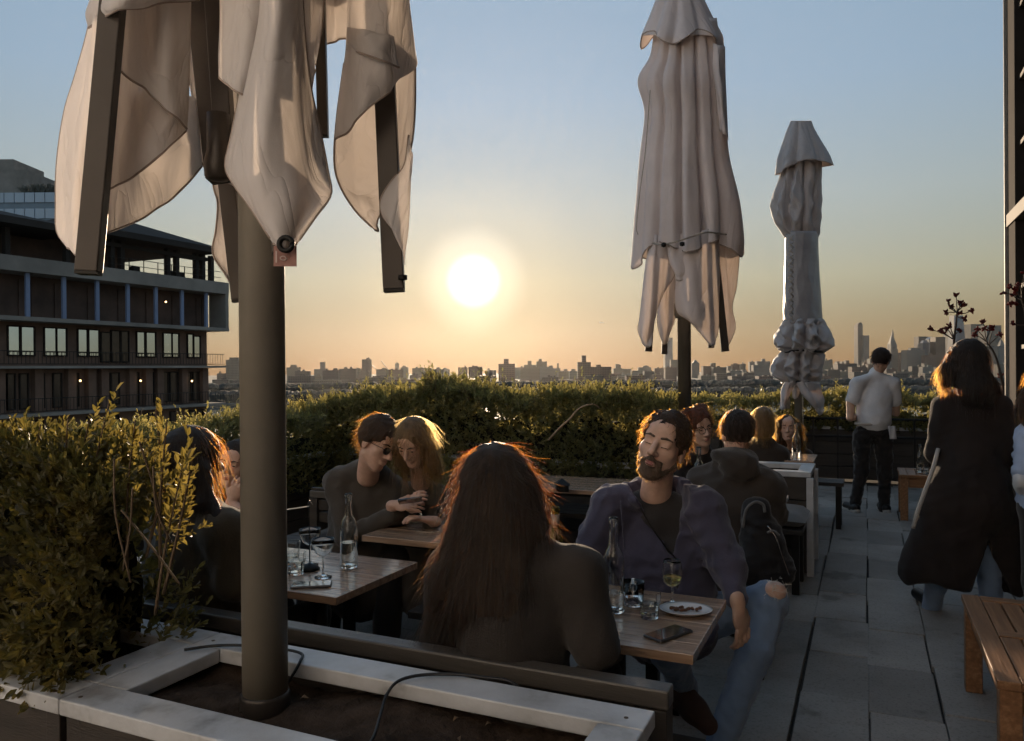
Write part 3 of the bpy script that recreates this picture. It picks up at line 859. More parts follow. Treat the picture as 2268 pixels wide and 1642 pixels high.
# slender tower with rounded top, its partner, clock tower, glass towers
t, z = tower(*zC(362, 215)[:1], zC(418, 0)[0], zC(0, 215)[1], 3400, m_cpale, 'pencil_tower', 'slender pale pencil tower with rounded top, tallest on the right skyline')
mb = MB()
for k, (a_, b_, y_) in enumerate(((364, 416, 200), (370, 410, 190), (378, 402, 184))):
    z2 = cbox(mb, zC(a_, 0)[0], zC(b_, 0)[0], zC(0, y_)[1], 3405 + k * 3, 30 - k * 6, z + .05 + k * .02)
mb.build('crown', m_cpale, t)
tower(zC(425, 0)[0], zC(490, 0)[0], zC(0, 332)[1], 3380, CM_[2], 'slim_tower', 'narrow flat topped tower beside the pencil tower')
t, z = tower(zC(738, 0)[0], zC(820, 0)[0], zC(0, 490)[1], 3000, CM_[2], 'clock_tower', 'stone clock tower with pyramid spire above the white shirted man')
X0, X1 = zC(742, 0)[0], zC(810, 0)[0]
mb = MB(); z = cbox(mb, X0, X1, zC(0, 432)[1], 3003, 32, z + .05); mb.build('belfry', CM_[2], t)
def pyramid(t, X0, X1, ytop, d, zb, mat, frac=.06, dep=30, name='spire'):
    a = P(X0, 815, d); b = P(X1, 815, d); w = np.dot(b - a, R2); zt_ = P((X0 + X1) / 2, ytop, d)[2]
    c = (a + b) / 2 + F2 * dep / 2; h = w / 2
    v = []
    for s_, zz in ((h, zb), (h * frac, zt_)):
        for i, j in ((-1, -1), (1, -1), (1, 1), (-1, 1)): 
            p = c + R2 * i * s_ + F2 * j * s_; v.append((p[0], p[1], zz))
    mesh_obj(name, v, BOXF, mat, t); return zt_
z = pyramid(t, X0, X1, zC(0, 335)[1], 3003, z + .05, CM_[2], .3, 32, 'pyramid_roof')
z = pyramid(t, zC(763, 0)[0], zC(788, 0)[0], zC(0, 300)[1], 3008, z + .05, CM_[2], .6, 22, 'lantern')
pyramid(t, zC(768, 0)[0], zC(783, 0)[0], zC(0, 258)[1], 3008, z + .05, CM_[2], .05, 22)
mb = MB()
c = P((X0 + X1) / 2, zC(0, 470)[1], 2999.5); n = 16
ring = [c + R2 * 6 * math.cos(2 * PI * k / n) + np.array((0, 0, 6 * math.sin(2 * PI * k / n))) for k in range(n)]
mb.add(ring + [p + F2 * 1.0 for p in ring], [tuple(range(n)), tuple(range(2 * n - 1, n - 1, -1))] + [(k, (k + 1) % n, n + (k + 1) % n, n + k) for k in range(n)])
mb.build('clock_face', m_cpale, t)
tower(zC(1060, 0)[0], zC(1165, 0)[0], zC(0, 345)[1], 3300, CM_[3], 'dark_tower', 'dark flat tower left of the bright glass tower')
t, z = tower(zC(1110, 0)[0], zC(1178, 0)[0], zC(0, 420)[1], 2950, m_cglass, 'bright_glass_tower', 'bright bluish glass tower left of the standing woman')
pyramid(t, zC(1110, 0)[0], zC(1178, 0)[0], zC(0, 388)[1], 2950, z + .05, m_cglass, .55, 25, 'slanted_top')
t, z = tower(zC(1180, 0)[0], zC(1240, 0)[0], zC(0, 420)[1], 3100, m_cglass, 'wedge_tower', 'glass tower with a sharply slanted top')
a = P(zC(1180, 0)[0], 815, 3100); b = P(zC(1240, 0)[0], 815, 3100); w = np.dot(b - a, R2); za, zb2 = P(zC(1180, 0)[0], zC(0, 375)[1], 3100)[2], P(zC(1215, 0)[0], zC(0, 348)[1], 3100)[2]
A0_ = np.array((a[0], a[1], 0)); base = np.array((0, 0, z + .05))
pr = [A0_ + base, A0_ + R2 * w + base, A0_ + R2 * w * .58 + np.array((0, 0, zb2)), A0_ + np.array((0, 0, za))]
mesh_obj('slanted_top', pr + [p + F2 * 30 for p in pr], [(0, 1, 2, 3), (7, 6, 5, 4), (0, 4, 5, 1), (1, 5, 6, 2), (2, 6, 7, 3), (3, 7, 4, 0)], m_cglass, t)
tower(zC(1255, 0)[0], zC(1365, 0)[0], zC(0, 350)[1], 2900, m_cbronze, 'bronze_tower', 'bronze slab tower beside the lit lock of hair')
tower(zC(1395, 0)[0], zC(1440, 0)[0], zC(0, 262)[1], 3500, CM_[2], 'narrow_tower', 'narrow grey tower left of the tapered glass tower')
a = P(zC(1480, 0)[0], 815, 3400); t = root('tapered_glass_tower', 'tallest tapered glass tower behind the budding branches', 'building', (a[0], a[1], ZG))
pyramid(t, zC(1455, 0)[0], zC(1620, 0)[0], zC(0, 100)[1], 3400, ZG, m_cglass, .62, 60, 'shaft')
tower(zC(1660, 0)[0], zC(1815, 0)[0], zC(0, 202)[1], 3450, m_cpale, 'pale_glass_tower', 'broad pale flat topped tower right of the standing woman hair', 60)
tower(zC(1842, 0)[0], zC(2010, 0)[0], zC(0, 217)[1], 3300, m_cpale, 'pale_glass_tower', 'pale tower with a golden sunlit side nearest the right edge', 60)
t, z = tower(zC(1975, 0)[0], zC(2095, 0)[0], zC(0, 455)[1], 2600, CM_[2], 'domed_building', 'stone building with a small dome beside the dark window frame')
pyramid(t, zC(2010, 0)[0], zC(2068, 0)[0], zC(0, 380)[1], 2605, z + .05, CM_[2], .25, 30, 'dome')
t, z = tower(zB(520, 0)[0], zB(595, 0)[0], zB(0, 180)[1], 3300, m_cglass, 'slender_glass_tower', 'bluish glass tower half hidden by the middle umbrella flaps')
t, z = tower(zB(785, 0)[0], zB(860, 0)[0], zB(0, 430)[1], 2300, CM_[2], 'gabled_tower', 'block with small peaked roof right of the middle umbrella pole')
pyramid(t, zB(800, 0)[0], zB(858, 0)[0], zB(0, 398)[1], 2303, z + .05, CM_[2], .1, 24, 'peaked_roof')
# tower block seen between hotel and pole
building(500, 533, 797, 1500, CM_[1], 'hazy stepped block between the hotel and the umbrella pole', [(508, 528, 792)])

# the nameless blocks: only those that show, each told apart by where it stands
MARKS = [(478, 540, 'right of the hotel'), (634, 735, 'right of the near pole'), (735, 860, 'around the two construction cranes'), (860, 1000, 'left of the spot under the sun'), (1000, 1120, 'right under the sun'), (1120, 1260, 'right of the spot under the sun'), (1260, 1400, 'left of the middle umbrella'), (1400, 1500, 'under the middle umbrella flaps'), (1534, 1620, 'right of the middle pole'), (1620, 1720, 'left of the wrapped umbrella'), (1800, 1890, 'right of the wrapped umbrella'), (1890, 1990, 'behind the white shirt'), (1990, 2085, 'left of the black coat'), (2200, 2245, 'right of the black coat')]
NTH = ['first', 'second', 'third', 'fourth', 'fifth', 'sixth', 'seventh', 'eighth', 'ninth', 'tenth', 'eleventh', 'twelfth', 'thirteenth', 'fourteenth']
cnt = {}
def topline(x): return 855 - (x - 1134) * .0073
for g in sorted(GEN, key=lambda q: q[0]):
    x0, x1, yt, d = g[:4]
    mk = next((m_ for m_ in MARKS if m_[0] <= (x0 + x1) / 2 < m_[1]), None)
    if mk is None: continue
    see = 0
    for x in np.linspace(x0 + .1, x1 - .1, 9):
        see += yt < min([q[2] for q in REG if q[3] < d and q[0] <= x <= q[1]] + [topline(x)]) - 2.0
    if see < 4: continue
    near = d < 1400
    kind = ('narrow' if x1 - x0 < 14 else 'wide' if x1 - x0 > 34 else 'small') + (' dim shore block' if near else ' hazy skyline block')
    key = (kind, mk[2]); cnt[key] = cnt.get(key, 0) + 1
    building(*g[:5], NTH[min(cnt[key], 14) - 1] + ' ' + kind + ' from the left ' + mk[2], *g[6:10], now=True)

# construction cranes
def crane(xm, yt, xb, yb, d, label):
    a = P(xb, yb, d); b = P(xm, yt, d)
    t = root('tower_crane', label, 'crane', (a[0], a[1], ZG))
    mb = MB(); mb.bar((a[0], a[1], ZG), (a[0], a[1], a[2] + 4), 2.2, 2.2); mb.build('mast', m_iron, t)
    mb = MB(); mb.bar(a, b, 1.8, 1.8); 
    c = a - (b - a) * .25; mb.bar(a, np.array((c[0], c[1], a[2] + 1)), 1.8, 1.8); mb.build('jib', m_iron, t)
crane(zA(650, 0)[0], zA(0, 308)[1], zA(693, 0)[0], zA(0, 365)[1], 2100, 'construction crane with long raised jib under the sun glow')
crane(zA(592, 0)[0], zA(0, 328)[1], zA(616, 0)[0], zA(0, 352)[1], 2050, 'small construction crane beside the plain slab tower')

# far shore trees: one mass
m_trees = M('far_trees', (.030, .028, .020), .9, .4, .03)
def treeline(name, d, y_mid, label, seed, thick=55, x0=380, x1=2420, amp=7):
    rg = np.random.default_rng(seed)
    nx, ny = 900, 8
    xs = np.linspace(x0, x1, nx)
    prof = np.zeros(nx)
    for _ in range(230):
        c, w, h = rg.uniform(x0, x1), rg.uniform(6, 20), rg.uniform(.3, 1)
        prof = np.maximum(prof, h * np.sqrt(np.clip(1 - ((xs - c) / w) ** 2, 0, 1)))
    v = []
    for j in range(ny + 1):
        s_ = math.sin(PI * j / ny)
        for i, x in enumerate(xs):
            p = P(x, 815, d + thick * j / ny)
            top = P(x, y_mid - amp * prof[i] - (x - 1134) * .0073, d)[2]
            v.append((p[0], p[1], ZG + (top - ZG) * s_ ** .35 + rg.uniform(-.5, .5) * (s_ > .1)))
    N = nx
    f = [(j * N + i, j * N + i + 1, (j + 1) * N + i + 1, (j + 1) * N + i) for j in range(ny) for i in range(nx - 1)]
    o = mesh_obj(name, v, f, m_trees); tag(o, label, 'trees', kind='stuff')
treeline('distant_treeline', 800, 868, 'dim mass of trees along the far river bank', 3)
treeline('distant_treeline', 930, 850, 'second dim row of trees and low roofs behind the river bank', 5, amp=6)

# aeroplane, low over the skyline
c = P(1333, 715, 2500); m_plane = M('airliner_paint', (.35, .35, .36), .4, .05, .1)
t = root('airplane', 'tiny airplane flying above the skyline left of the middle umbrella', 'airplane', c)
d_ = R2 * .93 + F2 * .3; sd = np.cross((0, 0, 1), d_)
MB().tube([c - d_ * 8, c - d_ * 6.5, c + d_ * 5, c + d_ * 8], [.3, .9, .9, .2], 8).build('fuselage', m_plane, t, True)
for q in (1, -1):
    MB().bar(c, c + sd * q * 8 - d_ * 2, 2.0, .25).build('wing', m_plane, t)
MB().bar(c - d_ * 7, c - d_ * 8 + np.array((0, 0, 3)), 1.6, .25, sd).build('tail_fin', m_plane, t)

# ================================================================== haze
HAZE = 0.085e-4
m, nt, out = new_mat('haze_air')
pvn = nt.nodes.new('ShaderNodeVolumePrincipled')
pvn.inputs['Color'].default_value = (.93, .90, .86, 1)
pvn.inputs['Density'].default_value = HAZE
pvn.inputs['Anisotropy'].default_value = .76
nt.links.new(pvn.outputs[0], out.inputs['Volume'])
hz_o = MB().obox(F2 * -300 - R2 * 3200 + np.array((0, 0, ZG - 9)), R2 * 6400, F2 * 5200, (0, 0, 270)).build('haze', m)
tag(hz_o, kind='stuff')
# ================================================================== umbrellas
def catmull(a, n):
    a = np.asarray(a, float)
    q = np.concatenate([2 * a[:1] - a[1:2], a, 2 * a[-1:] - a[-2:-1]])
    out = []
    for i in range(1, len(q) - 2):
        for k in range(n):
            t = k / n
            out.append(.5 * (2 * q[i] + (q[i + 1] - q[i - 1]) * t + (2 * q[i - 1] - 5 * q[i] + 4 * q[i + 1] - q[i + 2]) * t * t + (3 * q[i] - q[i - 1] - 3 * q[i + 1] + q[i + 2]) * t ** 3))
    out.append(a[-1]); return np.array(out)
def grid_faces(nr, nc, closed=False):
    f = []
    for j in range(nr - 1):
        for i in range(nc if closed else nc - 1):
            k = (i + 1) % nc
            f.append((j * nc + i, j * nc + k, (j + 1) * nc + k, (j + 1) * nc + i))
    return f
def cloth(name, rows, parent, n=7, ripple=.004, hem=('b',), mat=None, seed=0, thick=.0022, hem_r=.0028):
    """rows of (px, py, depth): a hanging sheet lofted through them"""
    W = np.array([[P(*c) for c in r] for r in rows])
    G = catmull(W, n)                       # down
    G = catmull(G.transpose(1, 0, 2), n).transpose(1, 0, 2)
    nr, nc = G.shape[:2]
    rg = np.random.default_rng(seed + 11)
    if ripple:
        du = np.gradient(G, axis=1); dv = np.gradient(G, axis=0)
        nrm = np.cross(du, dv); nrm /= np.linalg.norm(nrm, axis=2)[..., None] + 1e-9
        s = np.linspace(0, 1, nc)[None, :]; t = np.linspace(0, 1, nr)[:, None]
        r = np.zeros((nr, nc))
        for _ in range(7):
            a, b, ph = rg.uniform(4, 17), rg.uniform(-7, 7), rg.uniform(0, 6.3)
            r += (np.sin(a * s + b * t + ph) + 1.4 * (.6 - np.abs(np.sin(.5 * a * s + .9 * b * t + ph * 2 + .6 * np.sin(3 * t + 2 * s))))) / (1 + .12 * a)
        G = G + nrm * (ripple * r * np.sin(np.clip(s, .0, 1) * PI) ** .5)[..., None]
    o = mesh_obj(name, G.reshape(-1, 3), grid_faces(nr, nc), mat or m_cloth, parent, True)
    m = o.modifiers.new('solidify', 'SOLIDIFY'); m.thickness = thick; m.offset = 0
    for e in hem:
        line = {'b': G[-1], 't': G[0], 'l': G[:, 0], 'r': G[:, -1]}[e]
        MB().tube(line[::2] if len(line) > 30 else line, hem_r, 6).build('hem', m_hem, o, True)
    return o
UP = np.array((-1.42, 1.56, 0.0))
t1 = root('closed_umbrella', 'huge folded taupe umbrella hanging over the near planter', 'umbrella', UP, 'folded market umbrellas')
c = P(584, 1100, 2.01)
px_ = np.array((c[0], c[1]))
ORG[t1.name] = np.array((c[0], c[1], 0)); t1.location = (c[0], c[1], 0)
# pole: octagonal extrusion with soft corners, clamp foot
o = MB().lathe([(.0575, .60), (.0575, 4.55)], (c[0], c[1], 0), 40).build('pole', m_pole, t1, True)
MB().lathe([(.064, .58), (.064, .735), (.061, .742), (.0585, .744)], (c[0], c[1], 0), 40).build('foot_sleeve', m_rib, t1, True)
MB().lathe([(0.02, 4.5), (.13, 4.5), (.13, 4.62), (.04, 4.72), (.015, 4.86), (0, 4.88)], (c[0], c[1], 0), 20).build('top_hub', m_pole, t1, True)
def rib(pts, w=.05, th_=.022, parent=t1, cap=True):
    a = P(*pts[0]); b = P(*pts[1])
    o = bev(MB().bar(a, b, w, th_, C_F).build('rib', m_rib, parent), .003)
    if cap:
        d = (b - a) / np.linalg.norm(b - a)
        MB().bar(b, b + d * .006, w * .96, th_ * .9, C_F).build('end_cap', m_iron, o)
    return o
rib([(262, -120, 1.86), (196, 603, 1.80)], .054, .03)
rib([(838, -130, 2.12), (873, 642, 2.06)], .056, .03)
rib([(705, -130, 2.20), (716, 300, 2.22)], .03)
rib([(432, -100, 2.2), (486, 395, 2.12)], .06, .06)
rib([(470, -100, 2.16), (500, 330, 2.1)], .05, .04)
rib([(598, -100, 1.86), (628, 560, 1.80)], .05)
rib([(500, 380, 2.3), (533, 664, 2.28)], .05)
# sliding hub seen inside
hub = P(484, 385, 2.08)
MB().lathe([(.0, -.02), (.024, -.018), (.036, -.008), (.038, .03), (.030, .06), (.03, .16), (0, .17)], hub, 20).build('strut_hub', m_rib, t1, True)
# canvas lobes ---------------------------------------------------------------
cloth('canvas_panel', [   # outer left fold wrapping the first rib
    [(232, -120, 1.95), (250, -120, 1.90), (262, -120, 1.86), (275, -120, 1.84)],
    [(196, 60, 1.98), (212, 60, 1.90), (226, 60, 1.86), (238, 60, 1.835)],
    [(166, 170, 1.99), (188, 170, 1.90), (207, 170, 1.85), (220, 170, 1.825)],
    [(142, 250, 2.00), (170, 250, 1.90), (195, 250, 1.84), (210, 250, 1.825)],
    [(126, 360, 2.00), (155, 360, 1.89), (182, 360, 1.83), (196, 360, 1.82)],
    [(124, 450, 1.98), (150, 455, 1.88), (172, 460, 1.83), (188, 462, 1.81)],
    [(126, 512, 1.95), (148, 530, 1.88), (164, 545, 1.83), (180, 556, 1.80)],
    [(150, 548, 1.90), (158, 556, 1.87), (166, 562, 1.83), (176, 570, 1.80)]], t1, seed=1, ripple=.005, hem=('b', 'l'))
cloth('canvas_panel', [   # upper overhang at the far left
    [(225, -120, 1.86), (300, -120, 1.80), (360, -120, 1.86), (440, -120, 1.95)],
    [(202, -10, 1.88), (290, -20, 1.80), (360, -25, 1.88), (440, -30, 1.97)],
    [(190, 30, 1.90), (270, 6, 1.79), (350, 0, 1.88), (440, -8, 1.98)],
    [(196, 62, 1.92), (262, 22, 1.80), (350, 10, 1.90), (440, 0, 2.0)]], t1, seed=2)
cloth('canvas_panel', [   # panel between first rib and the centre: upper sheet
    [(262, -120, 1.90), (310, -120, 2.0), (370, -120, 2.0), (425, -120, 2.05)],
    [(268, 60, 1.90), (315, 60, 2.02), (370, 60, 2.01), (420, 60, 2.06)],
    [(262, 170, 1.89), (312, 190, 2.02), (365, 200, 2.0), (418, 190, 2.06)],
    [(254, 270, 1.87), (305, 290, 1.99), (360, 270, 1.96), (414, 250, 2.05)],
    [(247, 350, 1.86), (298, 345, 1.96), (350, 315, 1.95), (412, 275, 2.04)],
    [(240, 420, 1.85), (296, 392, 1.94), (348, 350, 1.94), (412, 290, 2.04)]], t1, seed=3, ripple=.006)
cloth('canvas_panel', [   # diagonal overlap crossing it
    [(275, -60, 1.885), (320, -60, 1.95), (370, -60, 1.95), (424, -60, 2.0)],
    [(274, 40, 1.88), (322, 60, 1.96), (370, 90, 1.95), (421, 110, 2.01)],
    [(271, 110, 1.875), (322, 140, 1.955), (370, 180, 1.95), (418, 220, 2.01)],
    [(268, 158, 1.87), (320, 198, 1.95), (368, 244, 1.945), (414, 286, 2.01)]], t1, seed=4, ripple=.004)
cloth('canvas_panel', [   # lower sheet behind, catching the sun
    [(250, 200, 1.93), (320, 200, 2.06), (380, 200, 2.1), (438, 220, 2.14)],
    [(244, 330, 1.91), (315, 320, 2.05), (385, 290, 2.1), (442, 290, 2.14)],
    [(238, 430, 1.89), (315, 400, 2.04), (390, 350, 2.1), (445, 340, 2.15)],
    [(233, 518, 1.87), (316, 483, 2.02), (394, 428, 2.09), (447, 369, 2.15)]], t1, seed=5, ripple=.006)
cloth('canvas_panel', [   # dark inner sheet by the mast
    [(412, -120, 2.16), (440, -120, 2.24), (475, -120, 2.24), (540, -120, 2.1)],
    [(410, 100, 2.16), (436, 100, 2.26), (480, 100, 2.24), (540, 100, 2.1)],
    [(430, 250, 2.16), (450, 260, 2.26), (490, 260, 2.24), (540, 260, 2.1)],
    [(442, 360, 2.16), (458, 375, 2.24), (500, 400, 2.22), (545, 425, 2.1)]], t1, seed=6)
cloth('canvas_panel', [   # left layer of the centre lobe
    [(486, -120, 1.92), (510, -120, 1.86), (545, -120, 1.84), (590, -120, 1.86)],
    [(487, 40, 1.92), (512, 40, 1.85), (548, 40, 1.83), (588, 40, 1.86)],
    [(484, 120, 1.92), (512, 130, 1.85), (545, 140, 1.83), (580, 140, 1.87)],
    [(485, 172, 1.91), (510, 192, 1.85), (532, 208, 1.84), (560, 212, 1.88)]], t1, seed=7)
o = cloth('canvas_panel', [   # centre lobe
    [(575, -120, 1.86), (600, -120, 1.76), (640, -120, 1.77), (668, -120, 1.87)],
    [(572, 30, 1.86), (603, 30, 1.75), (640, 30, 1.77), (672, 30, 1.87)],
    [(537, 178, 1.87), (588, 178, 1.74), (640, 178, 1.77), (686, 178, 1.88)],
    [(513, 298, 1.88), (575, 300, 1.735), (645, 300, 1.78), (711, 298, 1.89)],
    [(499, 366, 1.87), (570, 380, 1.735), (650, 385, 1.78), (727, 382, 1.88)],
    [(517, 408, 1.84), (580, 440, 1.735), (655, 445, 1.77), (733, 432, 1.85)],
    [(560, 468, 1.80), (595, 500, 1.74), (648, 500, 1.76), (700, 480, 1.80)],
    [(605, 540, 1.765), (620, 548, 1.75), (640, 549, 1.755), (657, 541, 1.765)]], t1, seed=8, ripple=.005, hem=('b', 'l', 'r'))
cloth('canvas_panel', [   # doubled corner piece inside the centre lobe
    [(541, 434, 1.845), (575, 405, 1.80), (614, 380, 1.79), (638, 366, 1.80), (662, 384, 1.805), (690, 416, 1.83), (716, 452, 1.855)],
    [(560, 462, 1.83), (590, 450, 1.79), (620, 440, 1.78), (640, 436, 1.785), (660, 446, 1.79), (682, 458, 1.81), (700, 474, 1.83)],
    [(606, 536, 1.785), (615, 538, 1.775), (622, 540, 1.77), (632, 541, 1.77), (640, 540, 1.77), (648, 538, 1.775), (656, 536, 1.785)]], t1, seed=9, ripple=.002, hem=('t',), n=5)
m_tag = M('faded_pink_tag', (.33, .18, .155), .8, .15, 12, .2, 200)
a = P(606, 545, 1.75); b = P(656, 545, 1.75); cc = P(606, 590, 1.745)
MB().obox(a, b - a, C_F * .004, cc - a).build('corner_tag', m_tag, t1)
g = P(633, 541, 1.735)
bx, by = C_R, C_U
ring = [g + .015 * (math.cos(k * PI / 8) * bx + math.sin(k * PI / 8) * by) for k in range(17)]
MB().tube(ring, .006, 8).build('eyelet', m_iron, t1, True)
# faint swirl mark and stitched bar on the tag
m_mark = M('pale_print', (.55, .45, .42), .8, .1, 9)
sw = [P(628 + 9 * math.cos(s) * (1 - s * .06), 570 + 6 * math.sin(s) * (1 - s * .05) + s * .5, 1.741) for s in np.linspace(.3, 7.2, 26)]
MB().tube(sw, .0013, 5).build('tag_mark', m_mark, t1, True)
MB().bar(P(612, 556, 1.741), P(612, 582, 1.740), .003, .0015, C_F).build('tag_mark', m_mark, t1)
cloth('canvas_panel', [   # thin fold right of the centre lobe
    [(664, -120, 1.94), (684, -120, 1.99), (720, -120, 2.05)],
    [(672, 40, 1.94), (690, 40, 2.0), (714, 40, 2.06)],
    [(684, 140, 1.94), (694, 120, 2.0), (706, 100, 2.06)],
    [(690, 200, 1.95), (694, 160, 2.0), (698, 140, 2.06)]], t1, seed=10, ripple=.002, hem=('r', 'b'))
cloth('canvas_panel', [   # small lit piece behind
    [(720, -120, 2.3), (745, -120, 2.34), (790, -120, 2.3)],
    [(722, 20, 2.3), (745, 20, 2.34), (790, 20, 2.3)],
    [(722, 98, 2.3), (748, 92, 2.34), (790, 84, 2.3)]], t1, seed=12)
cloth('canvas_panel', [   # right lobe: upper sheet in front
    [(770, -120, 2.06), (800, -120, 1.98), (850, -120, 1.97), (885, -120, 2.02), (898, -120, 2.14)],
    [(769, 0, 2.06), (800, 0, 1.98), (850, 0, 1.97), (888, 0, 2.02), (906, 0, 2.14)],
    [(766, 110, 2.05), (800, 108, 1.97), (845, 112, 1.97), (886, 118, 2.02), (919, 108, 2.14)],
    [(752, 207, 2.05), (795, 200, 1.97), (835, 190, 1.97), (880, 165, 2.02), (921, 150, 2.14)],
    [(742, 310, 2.06), (770, 290, 1.98), (810, 244, 1.97), (856, 208, 2.0), (876, 180, 2.05)]], t1, seed=13, ripple=.005)
cloth('canvas_panel', [   # right lobe: pleat across the upper sheet
    [(769, 60, 2.045), (800, 66, 1.965), (845, 74, 1.96), (872, 82, 2.0)],
    [(768, 92, 2.04), (800, 98, 1.955), (845, 110, 1.95), (878, 120, 1.995)],
    [(769, 110, 2.04), (800, 118, 1.96), (845, 134, 1.955), (884, 150, 2.0)]], t1, seed=17, ripple=.002)
cloth('canvas_panel', [   # right lobe: lower sheet behind, backlit
    [(762, 140, 2.18), (800, 140, 2.22), (860, 140, 2.22), (920, 140, 2.16)],
    [(746, 260, 2.18), (790, 260, 2.22), (860, 260, 2.22), (919, 250, 2.15)],
    [(740, 355, 2.16), (790, 350, 2.2), (860, 350, 2.2), (910, 330, 2.14)],
    [(752, 410, 2.14), (795, 410, 2.17), (850, 405, 2.17), (890, 380, 2.12)],
    [(786, 466, 2.12), (810, 465, 2.13), (838, 455, 2.13), (860, 425, 2.10)],
    [(830, 510, 2.10), (836, 505, 2.10), (842, 490, 2.10), (846, 450, 2.09)]], t1, seed=14, ripple=.006, hem=('b', 'l', 'r'))
cloth('canvas_panel', [   # right lobe: curl over the rib end
    [(905, 300, 2.12), (912, 340, 2.09), (908, 380, 2.06)],
    [(896, 365, 2.08), (904, 400, 2.04), (908, 430, 2.03)],
    [(868, 400, 2.06), (880, 440, 2.02), (907, 480, 2.02)],
    [(844, 440, 2.05), (862, 480, 2.015), (904, 520, 2.02)],
    [(846, 475, 2.045), (870, 510, 2.015), (898, 560, 2.02)],
    [(868, 505, 2.045), (888, 530, 2.02), (897, 590, 2.025)]], t1, seed=15, ripple=.003, hem=('l',))
MB().lathe([(0, -.008), (.012, -.006), (.012, .006), (0, .008)], P(892, 615, 2.03), 12).build('rib_bolt', m_iron, t1, True)
cloth('canvas_panel', [   # back left lobe behind the pole
    [(470, 330, 2.30), (490, 330, 2.36), (520, 330, 2.36), (560, 330, 2.3)],
    [(472, 410, 2.30), (492, 415, 2.36), (522, 420, 2.36), (560, 420, 2.3)],
    [(482, 450, 2.30), (508, 460, 2.35), (530, 470, 2.35), (560, 480, 2.3)],
    [(478, 510, 2.30), (502, 520, 2.33), (528, 530, 2.34), (560, 530, 2.3)],
    [(471, 562, 2.30), (490, 580, 2.32), (520, 600, 2.33), (560, 600, 2.3)],
    [(500, 610, 2.29), (512, 625, 2.30), (528, 640, 2.31), (560, 640, 2.3)],
    [(528, 660, 2.28), (532, 662, 2.28), (538, 664, 2.28), (560, 664, 2.28)]], t1, seed=16, ripple=.004, hem=('b', 'l'))
# fabric above the frame: gathered cone up to the hub
def gathered(name, cx, cy, prof, folds, amp, parent, mat, n=72, seed=0, sx=1, sy=1):
    rg = np.random.default_rng(seed); v = []
    for z, r in prof:
        for k in range(n):
            a = 2 * PI * k / n
            rr = r * (1 + amp * (abs(math.sin(folds * a / 2 + .6 * math.sin(z * 1.3))) - .5) + rg.uniform(-.004, .004))
            v.append((cx + sx * rr * math.cos(a), cy + sy * rr * math.sin(a), z))
    o = mesh_obj(name, v, grid_faces(len(prof), n, True), mat, parent, True)
    m = o.modifiers.new('solidify', 'SOLIDIFY'); m.thickness = .003
    return o
gathered('upper_canvas', c[0], c[1], [(2.68, .42), (3.0, .38), (3.4, .30), (3.8, .22), (4.2, .15), (4.5, .10), (4.62, .05)], 8, .25, t1, m_cloth)

